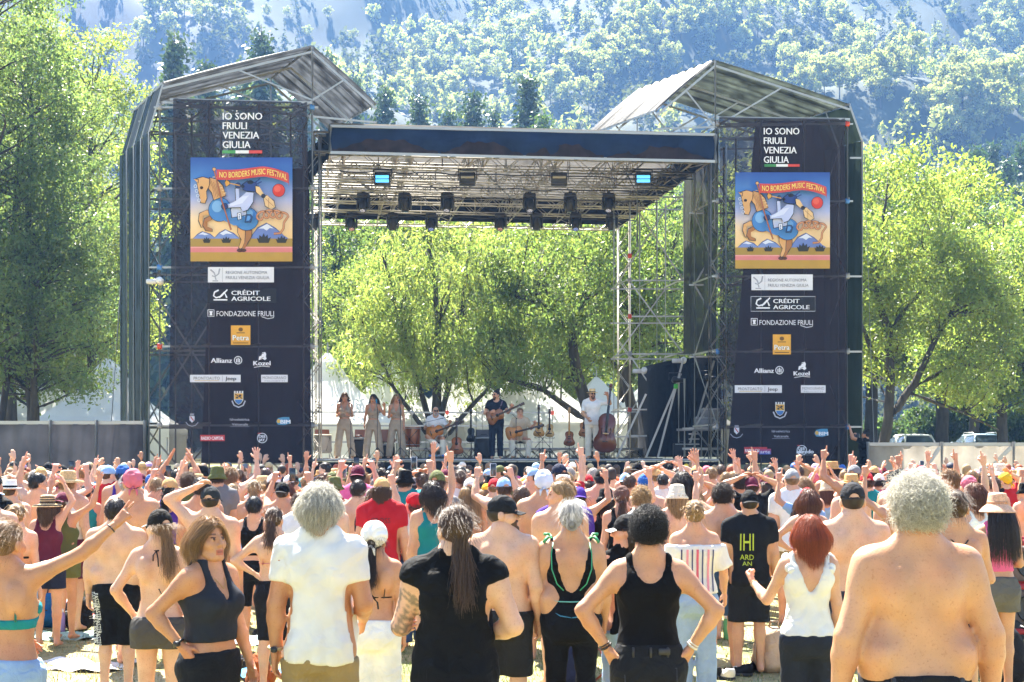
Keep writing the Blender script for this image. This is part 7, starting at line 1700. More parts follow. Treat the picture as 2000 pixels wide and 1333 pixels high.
# straw hat, pink top
B = Body('f', l='dn', r='bent', hyaw=.1)
t, B, k, sp = near(1946, 962, 236, 'woman in a woven sun hat with long dark hair and a pink top', B, skin='tan', hair=('long', 'dark brown'), hat=('sunhat', '#d8a98a', '#c08a68'), seed=33, wear=[('tank', 'pink', dict(hem=1.08, scoop=1.3)), ('shorts', '#5f5c57', dict(leg=.45, flare=.02, top=1.03))], extra=.03)
# striped off shoulder blouse
B = Body('f', l='dn', r=((.35, .1, -.95), (.1, .5, -.8), (-1, 0, 0)), arm=1.05)
t, B, k, sp = near(1356, 974, 252, 'blond woman in a white off shoulder blouse with blue and pink stripes', B, skin='warm', hair=('bun', 'blond'), seed=35, wear=[('blouse', 'white', dict(hem=.98, top=1.39, loose=.035)), ('trousers', 'pale denim', dict(top=1.02, flare=.02))], extra=.02)
for i, (x, c_) in enumerate(((-.13, '#3a3f6a'), (-.085, '#d88a9a'), (-.04, '#3a3f6a'), (.0, '#c9566a'), (.045, '#3a3f6a'), (.09, '#d88a9a'), (.135, '#3a3f6a'))):
    sv = np.array([(0, 0), (.02 if i % 2 else .013, 0), (.02 if i % 2 else .013, 1), (0, 1)]); nq = 14
    vv = np.array([(a, j/nq) for j in range(nq+1) for a in (0, 1)]); ff = [(2*j, 2*j+1, 2*j+3, 2*j+2) for j in range(nq)]
    print_on(t, sp['_g']['blouse'], (vv, ff), x, x+(.019 if i % 2 else .012), 1.0, c_, .35, 0, 'stripe')
F = Field((-.26, -.2, 1.3), (.26, .2, 1.45), .01); F.prof([(1.30, .19, .125, 0), (1.36, .205, .125, 0), (1.40, .2, .115, 0)], .02, 2.3, .02); F.warp(lambda x, y, z: .006*np.sin(np.arctan2(y, x)*40)); F.clip(lambda x, y, z: np.abs(z-1.365)-.022+0*x+0*y); part(t, 'ruffle', mk('ruffle', F.mesh(1), M_thin), cl('white'))
# denim shorts
B = Body('m', l='dn', r=((.25, -.02, -1), (-.3, .9, -.2), (-1, 0, 0)), bulk=.02, hyaw=-.4)
t, B, k, sp = near(1412, 942, 211, 'shirtless man with brown hair and a shoulder tattoo in denim shorts', B, skin='warm', hair=('curly', 'dark brown'), seed=37, wear=[('shorts', 'denim', dict(leg=1.0, flare=.03, top=1.02))], extra=.03)
strap(t, 'belt', [(-.15, -.07, 1.015), (-.08, -.125, 1.015), (0, -.13, 1.012), (.08, -.125, 1.015), (.15, -.07, 1.015)], .014, '#141414')
B = Body('m', l='dn', r='dn', bulk=.12, wide=1.03)
t, B, k, sp = near(1463, 954, 216, 'man in black T-shirt with yellow green print and black cargo shorts', B, skin='tan', hair=('buzz', 'dark brown'), hat=('backcap', 'black'), seed=39, wear=[('tee', '#17171a', dict(hem=.84, loose=.025)), ('shorts', '#1b1b1d', dict(leg=1.02, flare=.03))], extra=.03)
for z, s_, x0, h_ in ((1.19, 'IHI', -.11, .16), (1.10, 'ARD', -.11, .05), (1.045, 'AN', -.09, .04)): print_on(t, sp['_g']['tee'], s_, x0, .02 if s_ != 'AN' else .0, z, '#a8b82a', h_)
bangle(t, B, 1, 'watch', '#141414', .9, .032, .008)
near(1546, 914, 168, 'tall man in grey cap and loose white T-shirt, khaki shorts', Body('m', l='dn', r='dn2', bulk=.05), skin='warm', hair=('buzz', 'light brown'), hat=('cap', '#8d8f92', '#8d8f92'), seed=41, wear=[('tee', 'white', dict(hem=.84)), ('shorts', 'khaki', dict(leg=.9))], extra=.03)
t, B, k, sp = near(1578, 956, 200, 'woman with a short brown bob and black shoulder strap, hand at hip', Body('f', l='hip', r='dn'), skin='warm', hair=('bob', 'auburn'), seed=43, wear=[('bikini', 'black', dict(w=.012)), ('shorts', 'maroon', dict(leg=.5))], extra=.02)
strap(t, 'bag_strap', [(-.1, .02, 1.47), (-.06, -.1, 1.40), (.0, -.125, 1.30), (.08, -.125, 1.18), (.14, -.09, 1.06)], .006, '#121214')
t, B, k, sp = near(746, 930, 192, 'man in a red T-shirt and tan cap near the white head scarf', Body('m', l='dn', r='dn', bulk=.05, hyaw=-.1), skin='warm', hair=('wavy', 'brown'), hat=('cap', 'tan', 'tan'), seed=45, wear=[('tee', 'red', dict(hem=.84, loose=.028)), ('shorts', 'grey', dict(leg=.9))], extra=.03)
print_on(t, sp['_g']['tee'], 'CROSS', -.10, .10, 1.30, '#3a0a10', .055)
t, B, k, sp = near(806, 962, 190, 'woman in a red bandana with green striped halter top', Body('f', l='dn', r='dn', hyaw=.3), skin='warm', hair=('fringe', 'brown'), hat=('bandana', 'red'), seed=47, rz=.5, wear=[('bra', 'white', dict(hem=1.1, scoop=1.22)), ('trousers', '#3d5578', dict(top=1.05, flare=.03))], extra=.02)
for z in (1.13, 1.17, 1.21, 1.26): strap(t, 'green_stripe', [(-.145, -.04, z), (-.09, -.11, z), (0, -.118, z), (.09, -.11, z), (.145, -.04, z)], .006, '#3f8a5a')
near(1062, 914, 204, 'shirtless man with a blue and white floral head wrap', Body('m', l='dn', r='dn', bulk=.05), skin='tan', hair=('buzz', 'light brown'), hat=('bandana', '#c9cfe0', 'blue'), seed=49, wear=[('shorts', 'pale denim', dict(leg=.8))], extra=.035)
near(1100, 926, 186, 'person in a white bucket hat next to the floral head wrap', Body('m', l='dn', r='dn'), skin='light', hair=('buzz', 'brown'), hat=('bucket', 'white'), seed=51, wear=[('tee', 'white', dict(hem=.85)), ('shorts', 'light blue', {})], extra=.03)
near(1131, 948, 182, 'woman in a purple cap raising bent arms overhead, rose top', Body('f', l='head', r='upb'), skin='tan', hair=('lowpony', 'dark brown'), hat=('backcap', 'purple'), seed=53, wear=[('tank', 'rose', {}), ('shorts', 'black', {})], extra=.03)
near(1183, 952, 178, 'woman in a black bucket hat behind the swimsuit woman', Body('f', l='dn', r='dn'), skin='warm', hair=('bob', 'black'), hat=('bucket', 'black'), seed=55, wear=[('tank', 'black', {}), ('shorts', 'black', {})], extra=.03)
t, B, k, sp = near(1214, 948, 190, 'woman with a brown patterned scarf tied in her long hair', Body('f', l='dn', r='upb'), skin='warm', hair=('lowpony', 'brown'), hat=('bandana', '#5a4038'), seed=57, wear=[('tank', 'black', {}), ('skirt', 'black', {})], extra=.02)
t, B, k, sp = near(1222, 1000, 292, 'woman in black cap and sunglasses in profile by the black tank top', Body('f', l='dn', r='dn', hyaw=1.2), skin='light', hair=('bob', 'dark brown'), hat=('cap', '#1b1b1d', '#d8d8d4'), seed=59, rz=.3, wear=[('tee', 'black', {}), ('trousers', 'pale denim', {})], extra=.03); glasses(t, B.HM)
near(1252, 948, 210, 'person with curly blond hair and a white shirt', Body('f', l='dn', r='dn'), skin='light', hair=('curly', 'blond'), seed=61, wear=[('tee', 'white', {}), ('trousers', 'denim', {})], extra=.03)
near(412, 946, 235, 'shirtless man in a dark cap and green shorts holding his arms up', Body('m', l='head', r='dn', bulk=.02), skin='light', hair=('buzz', 'dark brown'), hat=('cap', '#2a2d30', '#2a2d30'), seed=63, wear=[('shorts', 'olive', dict(leg=.62, flare=.03))], extra=.03)
t, B, k, sp = near(536, 988, 236, 'woman with a brown ponytail in a pink strap bikini and cycling shorts', Body('f', l='hip', r='dn', hyaw=-.1), skin='light', hair=('pony', 'brown'), seed=65, wear=[('bikini', 'rose', dict(w=.01)), ('leggings', '#15151a', dict(leg=.02, top=1.06))], extra=.02)
for x in (-.09, .09): strap(t, 'bikini_strap', [(x, -.116, 1.22), (x*.95, -.12, 1.32), (x*.8, -.09, 1.42), (x*.75, -.02, 1.475)], .005, '#c4687a')
near(497, 968, 192, 'woman in a black sports top with short dark hair and pink waist scarf', Body('f', l='dn2', r='dn'), skin='warm', hair=('short', 'black'), seed=67, wear=[('bra', 'black', dict(hem=1.08)), ('leggings', 'black', dict(leg=.05, top=1.02))], extra=.02)
near(94, 966, 190, 'woman in a striped straw hat and maroon tank top clapping overhead', Body('f', l='dn', r='clap'), skin='warm', hair=('bob', 'brown'), hat=('straw', 'straw', '#4a3a26'), seed=69, wear=[('tank', 'maroon', {}), ('shorts', 'navy', {})], extra=.03)
near(20, 936, 172, 'person in a white fedora with black band, shirtless', Body('m', l='dn', r='dn'), skin='light', hair=('buzz', 'brown'), hat=('fedora', 'white', 'black'), seed=71, wear=[('shorts', 'navy', {})], extra=.03)
near(34, 982, 222, 'woman with messy blond bun and bare back at the edge of the crowd', Body('f', l='dn', r='dn'), skin='light', hair=('bun', 'blond'), seed=73, wear=[('bikini', 'black', {}), ('shorts', 'pale denim', {})], extra=.02)
near(586, 960, 200, 'person in a big white T-shirt half hidden by the white haired man', Body('m', l='dn', r='dn'), skin='light', hair=('short', 'brown'), seed=75, wear=[('tee', 'white', dict(loose=.03)), ('shorts', 'black', {})], extra=.02)
near(1322, 944, 196, 'person in a cream legionnaire sun hat with neck cloth', Body('m', l='dn', r='dn'), skin='light', hair=('bob', 'blond'), hat=('bucket', 'cream'), seed=77, wear=[('shorts', 'navy', {})], extra=.03)
near(700, 936, 176, 'shirtless man flexing a raised arm behind the white haired man', Body('m', l='dn', r=((.8, .2, .1), (-.25, .1, 1), (0, 1, 0)), hr='fist'), skin='light', hair=('short', 'dark brown'), seed=79, wear=[('shorts', 'blue', {})], extra=.02)
# ================================================================ the crowd
POSES = [('arms down', 'dn', 'dn', 'relax', 'relax', .1, 0, 18), ('arms down', 'dn2', 'dn', 'relax', 'relax', -.35, .05, 9), ('arms down', 'dn', 'bent', 'relax', 'grip', .5, 0, 7), ('one open hand raised', 'dn', ((.5, .4, .5), (-.1, .25, 1), (0, 1, 0)), 'relax', 'spread', 0, -.1, 3),
         ('one arm stretched up', 'up', 'dn', 'open', 'relax', -.1, -.1, 2), ('both arms raised', ((.55, .45, .35), (-.1, .3, 1), (0, 1, 0)), 'upo', 'spread', 'open', 0, -.1, 1), ('clapping overhead', 'clap', 'clap', 'open', 'open', .1, -.1, 1.5), ('holding a phone up', 'phone', 'phone', 'grip', 'grip', 0, 0, 5),
         ('a finger pointed up', 'dn', ((.35, .3, .85), (-.05, .05, 1), (0, 1, 0)), 'relax', 'point', .2, 0, 1.5), ('hands on head', 'head', 'head', 'relax', 'relax', 0, 0, 1), ('a bent arm raised', 'upb', 'dn', 'point', 'relax', -.6, 0, 4), ('hand on the brow', 'dn', 'head', 'relax', 'open', .3, -.05, 2), ('face turned aside', 'dn', 'dn2', 'relax', 'relax', 1.2, 0, 4)]
protos = {}
def proto(sex, i):
    if (sex, i) not in protos:
        _, l, r, hl, hr, hy, hp, _w = POSES[i]; protos[sex, i] = Body(sex, l=l, r=r, hl=hl, hr=hr, hyaw=hy, hpit=hp, hi=False, bulk=.03+.05*(i % 3))
    return protos[sex, i]
rs = random.Random(21)
HATS = [('cap', 'white'), ('cap', 'black'), ('cap', 'navy'), ('cap', 'grey'), ('cap', 'red'), ('cap', 'olive'), ('cap', 'tan'), ('backcap', 'black'), ('backcap', 'light blue'), ('backcap', 'maroon'), ('bucket', 'beige'), ('bucket', 'black'), ('bucket', 'white'), ('bucket', 'olive'), ('bucket', 'lilac'), ('straw', 'straw'), ('sunhat', 'cream'), ('fedora', 'tan'), ('bandana', 'yellow'), ('bandana', 'blue'), ('bandana', 'rose'), ('cap', 'lilac'), ('cap', 'light blue'), ('fedora', 'grey')]
HW = {'cap': 'cap', 'backcap': 'backward cap', 'bucket': 'bucket hat', 'straw': 'striped straw hat', 'sunhat': 'sun hat', 'fedora': 'fedora', 'bandana': 'bandana'}
def where(px):
    for lim, w in ((150, 'by the dark barrier fence'), (285, 'below the green tarp wall'), (450, 'below the first banner'), (610, 'below the round logo'), (700, 'below the first singers'), (800, 'below the third singer'), (930, 'below the seated guitarist'), (1010, 'below the standing guitarist'), (1110, 'below the guitar stands'), (1230, 'below the double bass'), (1400, 'below the drape booth'), (1530, 'below the radio logo'), (1660, 'below the second banner'), (1800, 'below the white hatchback')):
        if px < lim: return w
    return 'below the blue grey car'
used = set(); ncrowd = 0; PLACED = list(CUST); FAR = []
rows = []; Y = 11.9
while Y < 35.0:
    rows.append(Y); Y += .80 if Y < 27 else .66
for Y in rows:
    x = -.385*Y+rs.uniform(0, .6); dx = .84 if Y < 27 else .66
    while x < .385*Y:
        px = HORX+x/Y*FPX; X, YY = x+rs.uniform(-.2, .2), Y+rs.uniform(-.24, .24); x += dx*rs.uniform(.8, 1.25)
        p_ = .34 if Y < 13.5 else (.68 if Y < 15.5 else (.93 if Y < 18 else .98))
        if rs.random() > p_ or any((X-a)**2+(YY-b)**2 < .30 for a, b in PLACED): continue
        if Y < 15.5 and (1440 < px < 1560 or px > 1955): continue
        if YY > 34.7 and not -5.6 < X < 5.8: pass
        PLACED.append((X, YY)); FAR.append((X, YY))
FAR.sort(key=lambda q: q[1])
INDIV = FAR[:246]; REST = [q for q in FAR[246:] if rs.random() < .72]
palette_top = ['white', 'black', 'navy', 'grey', 'teal', 'red', 'olive', 'light blue', 'beige', 'orange', 'turquoise', 'pink', 'yellow', 'maroon', 'green', 'purple']
for n_, (X, YY) in enumerate(INDIV):
    px = HORX+X/YY*FPX
    for tries in range(60):
        sex = rs.choice('mmmff'); i = rs.choices(range(len(POSES)), [q[7] for q in POSES])[0]; skin = rs.choice(['fair', 'light', 'light', 'warm', 'warm', 'tan', 'tan', 'bronze'])
        hat_ = rs.choice(HATS) if rs.random() < .5 else None
        if sex == 'm': hr_ = rs.choice([('short', 'dark brown'), ('short', 'brown'), ('short', 'black'), ('buzz', 'dark brown'), ('curly', 'dark brown'), ('curly', 'brown'), ('short', 'blond'), ('short', 'grey'), ('wavy', 'light brown')]); tp = rs.choices(['bare', 'tee', 'tank'], [5, 4, 1])[0]
        else: hr_ = rs.choice([('bob', 'dark brown'), ('long', 'brown'), ('long', 'blond'), ('pony', 'brown'), ('bun', 'dark brown'), ('bun', 'blond'), ('pony', 'blond'), ('bob', 'auburn'), ('topbun', 'brown'), ('lowpony', 'black')]); tp = rs.choices(['bikini', 'tank', 'tee', 'bra'], [3, 3, 2, 2])[0]
        c = rs.choice(palette_top[:8] if rs.random() < .65 else palette_top)
        HS = {'short': 'short %s hair', 'buzz': 'cropped %s hair', 'curly': 'curly %s hair', 'wavy': 'wavy %s hair', 'bob': '%s bob', 'long': 'long %s hair', 'pony': '%s ponytail', 'bun': '%s bun', 'topbun': '%s topknot', 'lowpony': 'low %s ponytail'}
        head_ = ('%s %s' % (hat_[1], HW[hat_[0]])) if hat_ else HS[hr_[0]] % hr_[1]
        top_ = {'bare': 'bare back', 'tee': c+' T-shirt', 'tank': c+' tank top', 'bikini': c+' bikini', 'bra': c+' crop top'}[tp]
        lab = 'person, %s, %s, %s, %s' % (head_.replace('straw striped', 'striped'), top_, POSES[i][0], where(px))
        if lab not in used and len(lab.replace('-', '').split()) <= 16: break
    used.add(lab); B = proto(sex, i); wear = []
    if tp == 'tee': wear.append(('tee', c, dict(hem=.84, loose=.028)))
    elif tp == 'tank': wear.append(('tank', c, dict(hem=.86)))
    elif tp == 'bikini': wear.append(('bikini', c, dict(w=.013)))
    elif tp == 'bra': wear.append(('bra', c, dict(hem=1.12)))
    wear.append(('shorts', rs.choice(['black', 'navy', 'denim', 'khaki', 'grey', 'pale denim', 'olive', 'maroon', 'blue']), dict(leg=.8 if sex == 'm' else .4)))
    H = rs.gauss(1.735, .06) if sex == 'm' else rs.gauss(1.64, .055); H = min(1.86, max(1.54, H))-(.02 if YY > 22 else 0)
    sp = dict(px=px, Y=YY, H=H, label=lab, group='concert crowd facing the stage', skin=skin, hair=hr_ if not (hat_ and hr_[0] in ('curly', 'wavy', 'topbun')) else ('buzz', hr_[1]), hat=hat_, seed=n_ % 4, rz=rs.uniform(-.35, .35)+math.atan2(X, 38-YY)*.35, wear=wear, ck=sex)
    t, B, k = person(sp, B, cache=(sex, i))
    ph = POSES[i][0]
    if 'phone' in ph:
        q = (B.palm(0, .09, .03)+B.palm(1, .09, .03))/2; phone(to_world(t, k, q), sp['rz'], 'phone of person, %s, %s, %s' % (head_, top_, where(px)), rs.choice(['#101114', '#e2e2e4', '#2a3550']))
    if ph == 'arms down' and i == 2 and YY < 21: cup(to_world(t, k, B.palm(1, .05, .045))-Vector((0, 0, .05)), 'cup of person, %s, %s, %s' % (head_, top_, where(px)), rs.choice([.7, .5]))
    if 'finger' in ph and 1330 < px < 1440: cup(to_world(t, k, B.palm(1, .03, .05)), 'cup of beer raised over the heads %s' % where(px), .8)
# the packed rows right before the stage, too many and too small to tell apart
def crowd_mass():
    V, F_, C = [], [], []; n = 0; variants = []
    for vi, (sex, l, r, hat_) in enumerate([('m', 'dn', 'dn', 0), ('f', 'dn', 'dn', 0), ('m', 'dn', 'dn2', 1), ('f', 'bent', 'dn', 0), ('m', 'phone', 'phone', 1), ('f', 'dn', 'dn', 1), ('m', 'dn', 'dn', 0), ('f', 'dn', 'upb', 0), ('m', 'bent', 'dn', 1), ('m', 'dn', 'dn2', 0), ('f', 'dn', 'dn2', 0)]):
        B = Body(sex, l=l, r=r, hl='spread', hr='open', hi='lo')
        v, f, c = B.skin(); c = c*0+np.array(SK['warm'])
        tv, tf = B.garment('tee' if vi % 3 == 0 else 'tank', hem=1.0)
        hm = hair('buzz' if hat_ else ('bob' if sex == 'f' else 'short'), 'lo', vi, bool(hat_))[0]
        def grab(me, M):
            co = np.empty(len(me.vertices)*3, dtype=np.float32); me.vertices.foreach_get('co', co); co = co.reshape(-1, 3) @ np.array(M)[:3, :3].T+np.array(M)[:3, 3]; me.calc_loop_triangles(); return co, [tuple(p.vertices) for p in me.polygons]
        pcs = [(v, f, 0), (tv, tf, 1)]
        hv, hf = grab(hm, B.HM); pcs.append((hv, np.array([q for q in hf if len(q) == 4]), 3))
        if hat_:
            F = Field((-.11, -.13, -.03), (.11, .12, .15), .021); F.ell(HC, HR+.011, .01); F.clip(lambda x, y, z: .03-z+0*x+0*y); a, b = F.mesh(1); a = a @ np.array(B.HM)[:3, :3].T+np.array(B.HM)[:3, 3]; pcs.append((a, b, 4)); a, b = grab(hat_meshes('cap')[1][1], B.HM); pcs.append((a, np.array([q for q in b if len(q) == 4]), 4))
        variants.append(pcs)
    hc = list(HAIRC.values()); 
    for j, (X, YY) in enumerate(REST):
        pcs = variants[rs.randrange(len(variants))]; a = rs.uniform(-.4, .4); k = rs.uniform(.94, 1.05); ca, sa = math.cos(a)*k, math.sin(a)*k; z0 = crowd_rise(YY)
        cols = [np.array(SK[rs.choice(list(SK)[:5])]), cl(rs.choice(palette_top)), cl(rs.choice(['black', 'navy', 'denim', 'khaki'])), rs.choice(hc[:6]), cl(rs.choice(HATS)[1])]
        for v, f, w in pcs:
            V.append(np.stack([v[:, 0]*ca-v[:, 1]*sa+X, v[:, 0]*sa+v[:, 1]*ca+YY, v[:, 2]*k+z0], 1)); F_.append(f+n); n += len(v); C.append(np.tile(cols[w], (len(v), 1)))
    o = link('crowd', new_mesh('crowd', np.concatenate(V), np.concatenate(F_), True, np.concatenate(C)), None, mat('crowd_mixed', rough=.7, var=.05, vcol=True))
    o['kind'] = 'stuff'; o['label'] = 'tightly packed front rows of people right before the stage'; o['category'] = 'crowd'
if REST: crowd_mass()
print('crowd', len(INDIV), len(REST))
# ================================================================ the band and its instruments
def outline(L, wl, ww, wu, cut=0):
    key = [(-.5, 0), (-.485, .45*wl), (-.44, .78*wl), (-.36, .96*wl), (-.27, wl), (-.16, .92*wl), (-.04, .8*ww+.2*wl), (.07, ww), (.17, .4*ww+.6*wu), (.28, wu), (.38, .92*wu), (.45, .68*wu), (.49, .35*wu), (.5, .0)]
    return [(x*L, y) for x, y in key]+[(x*L, -y) for x, y in key[-2:0:-1]]
XZ = Matrix(((1, 0, 0, 0), (0, 0, -1, 0), (0, 1, 0, 0), (0, 0, 0, 1)))      # local xy -> xz, thickness towards -y
def guitar(loc, rot, label, c, top=None, L=.48, wl=.19, neck=.44, kind='acoustic', grp='guitars and string instruments on the stage', name='guitar', th=.1, nc='#3a2416'):
    t = thing(name, label, name.replace('_', ' '), loc, 0, grp); t.rotation_euler = rot
    o = outline(L, wl, wl*.63, wl*.75); mb = MB(); mb.prism(o, th, XZ); b = mb.build('body', M_wood, t, color=c)
    mb = MB(); mb.prism([(x*.965, y*.955) for x, y in o], .004, Matrix.Translation((0, -th, 0)) @ XZ); mb.build('soundboard', M_wood, t, color=top or c)
    mb = MB(); mb.bbox((L*.5+neck*.5-.06, -th-.006, 0), (neck+.16, .022, .05), .004); mb.build('neck', M_wood, t, color=nc)
    mb = MB(); mb.bbox((L*.5+neck+.08, -th+.004, 0), (.15, .018, .068), .005); h = mb.build('headstock', M_wood, t, color=nc if kind != 'electric' else '#b98a4e')
    for s in (-1, 1):
        for q in range(3): m2 = MB(); m2.lathe([(.008, -.01), (.008, .01)], 6, (L*.5+neck+.04+q*.04, -th+.004, s*.044)); m2.build('tuning_peg', M_steel, h)
    mb = MB()
    if kind == 'acoustic': mb.lathe([(0, 0), (.045, 0), (.045, .002), (0, .002)], 16, M=Matrix.Translation((L*.12, -th-.003, 0)) @ Matrix.Rotation(R(90), 4, 'X')); mb.build('sound_hole', M_plain, t, color='#120c08')
    elif kind == 'electric':
        for x in (0, .06, .12): mb.bbox((x, -th-.008, 0), (.025, .01, .075), .003)
        mb.build('pickup', M_plain, t, color='#0c0c0e')
    mb = MB(); mb.bbox((-L*.22, -th-.008, 0), (.028, .012, .13 if L < .7 else .16), .003); mb.build('bridge', M_plain, t, color='#241710')
    mb = MB()
    for s in range(4): mb.tube([(-L*.22, -th-.018, -.018+.012*s), (L*.5+neck+.03, -th-.02, -.015+.01*s)], .0014, 3)
    mb.build('string', M_steel, t)
    return t
def on_stage(px, Y): return Vector(((px-HORX)/FPX*Y, Y, DZ))
def tripod(t, h, r=.011, spread=.28):
    for a in (0, 2.1, 4.2): mb = MB(); mb.tube([(0, 0, .3), (math.cos(a+.5)*spread, math.sin(a+.5)*spread, .01)], r, 5); mb.build('leg', M_dark, t)
    mb = MB(); mb.tube([(0, 0, .12), (0, 0, h)], r, 6); mb.build('pole', M_dark, t)
def stand_guitar(px, Y, z, label, **k):
    p = on_stage(px, Y); g = guitar(p+Vector((0, -.05, z+k.get('L', .48)*.5)), (R(-8), R(-90), 0), label, **k)
    s = thing('guitar_stand', 'black tripod stand under the '+label.split(' on ')[0].split(' with ')[0], 'guitar stand', p+Vector((0, .02, 0)), 0, 'guitar stands'); tripod(s, z+.75)
    mb = MB()
    for sx in (-1, 1): mb.tube([(0, 0, z-.02), (sx*.12, -.02, z-.03), (sx*.12, -.2, z-.01)], .01, 5)
    mb.build('cradle', M_dark, s); return g
def mic_stand(px, Y, h, label, boom=None, c='#101114'):
    t = thing('microphone_stand', label, 'microphone stand', on_stage(px, Y), 0, 'microphone stands on the stage'); tripod(t, h)
    b = boom or (0, .14, .05); mb = MB(); mb.tube([(-b[0]*.3, -b[1]*.3, h-b[2]*.3), (b[0], b[1], h+b[2])], .009, 5); mb.build('boom', M_dark, t)
    d = Vector(b).normalized(); q = Vector((b[0], b[1], h+b[2])); mb = MB(); mb.tube([q, q+d*.13, q+d*.14, q+d*.19], [.012, .018, .026, .016], 8); mb.build('microphone', M_plain, t, True, color=c); return t
def player(px, Y, H, label, B, **k):
    B.hi = False; B.h = .021
    sp = dict(px=px, Y=Y, H=H, z=DZ, label=label, rz=k.pop('rz', Q), **k); return person(sp, B)+(sp,)
lin_ = '#a3927c'
def singer(px, Y, H, label, l, r, hy, hc_, seed):
    B = Body('f', l=l, r=r, hyaw=hy, legs='wide'); t, B, k, sp = player(px, Y, H, label, B, skin='bronze', hair=hc_, seed=seed, group='singers in beige outfits', wear=[('vee', lin_, dict(hem=1.09, scoop=1.30, fscoop=1.28, strap=(.07, .10))), ('trousers', lin_, dict(top=1.06, flare=.03))])
    for z in range(4): mb = MB(); mb.lathe([(.009, 0), (0, .005)], 8, M=Matrix.Translation((0, .118, 1.13+.05*z)) @ Matrix.Rotation(R(-90), 4, 'X')); mb.build('button', M_plain, t, color='#2a2018')
    return t
singer(673, 37.6, 1.74, 'singer with straight brown hair in a beige outfit, nearest the first tower', 'bent', 'bent', .1, ('long', 'brown'), 1)
singer(729, 37.7, 1.70, 'singer with dark hair in a beige outfit, one hand raised by her face', ((.5, .3, -.7), (.05, .5, .85), (-.4, .8, 0)), 'dn2', -.2, ('long', 'dark brown'), 2)
singer(774, 37.7, 1.70, 'singer with long blond hair in a beige outfit beside the wooden drum', 'dn', 'bent', .1, ('long', 'blond'), 3)
for px, lb in ((685, 'thin microphone stand before the brown haired singer'), (737, 'thin microphone stand before the dark haired singer'), (782, 'thin microphone stand before the blond singer')): mic_stand(px, 37.2, 1.32, lb, (-.03, .16, .13), '#2a7f9a' if px == 737 else '#101114')
AS = ((.35, .3, -.9), (-.55, .8, .05), (-1, .2, 0)); AN = ((.42, .35, -.8), (.35, .75, .5), (-.3, .9, 0))
# seated guitarist in white
B = Body('m', l=AN, r=AS, legs='cross', hyaw=.15, hl='grip'); t, B, k, sp = player(851, 38.4, 1.75, 'seated bald guitarist with beard and sunglasses dressed in white', B, skin='tan', wear=[('tee', 'white', dict(hem=.84, loose=.03, sleeve=.8)), ('trousers', 'cream', {})], dz=-.35); glasses(t, B.HM); beard(t, B.HM, 'grey')
guitar(on_stage(851, 38.1)+Vector((-.02, -.02, .72)), (0, R(-20), 0), 'sunburst acoustic guitar played by the seated man in white', '#7a3a14', '#b5702a')
st = thing('stool', 'black stool under the seated guitarist in white', 'stool', on_stage(851, 38.45)); mb = MB(); mb.lathe([(.0, .42), (.17, .42), (.18, .45), (.17, .49), (0, .495)], 16); mb.build('seat', M_dark, st)
for a in (0, 1, 2, 3): mb = MB(); mb.tube([(math.cos(a*1.57)*.1, math.sin(a*1.57)*.1, .43), (math.cos(a*1.57)*.2, math.sin(a*1.57)*.2, 0)], .014, 6); mb.build('leg', M_steel, st)
# standing man in dark clothes
B = Body('m', l=AN, r=AS, hyaw=-.75, hl='grip', bulk=.03); t, B, k, sp = player(969, 37.5, 1.80, 'standing guitarist in dark clothes with hair bun, beard and sunglasses', B, skin='tan', hair=('topbun', 'black'), seed=4, wear=[('tee', '#1a1f2b', dict(hem=.88, loose=.022)), ('trousers', '#1a2230', dict(top=1.0))]); glasses(t, B.HM); beard(t, B.HM, 'dark brown')
strap(t, 'guitar_strap', [(-.16, .06, 1.48), (-.13, .13, 1.38), (-.05, .15, 1.2), (.1, .16, 1.05)], .018, '#6a5560')
guitar(on_stage(969, 37.3)+Vector((-.02, 0, 1.12)), (0, R(-24), 0), 'brown acoustic guitar slung on the standing man in dark clothes', '#6a3c1e', '#8a5a34')
B = Body('m', l=AN, r=AS, legs='sit', hyaw=.2, hl='grip'); t, B, k, sp = player(1016, 39.2, 1.74, 'seated guitarist with light hair in a beige shirt behind the standing man', B, skin='warm', hair=('short', 'light brown'), seed=5, wear=[('tee', 'beige', dict(hem=.84, loose=.03, sleeve=.9)), ('trousers', 'cream', {})], dz=-.35)
guitar(on_stage(1008, 38.9)+Vector((-.05, -.02, .72)), (0, R(-14), 0), 'natural wood acoustic guitar played by the seated man in beige', '#a8602c', '#c98848')
st = thing('stool', 'stool under the seated guitarist in beige', 'stool', on_stage(1016, 39.25)); mb = MB(); mb.lathe([(.0, .42), (.17, .42), (.18, .45), (.17, .49), (0, .495)], 16); mb.build('seat', M_dark, st)
for a in (0, 1, 2, 3): mb = MB(); mb.tube([(math.cos(a*1.57)*.1, math.sin(a*1.57)*.1, .43), (math.cos(a*1.57)*.2, math.sin(a*1.57)*.2, 0)], .014, 6); mb.build('leg', M_steel, st)
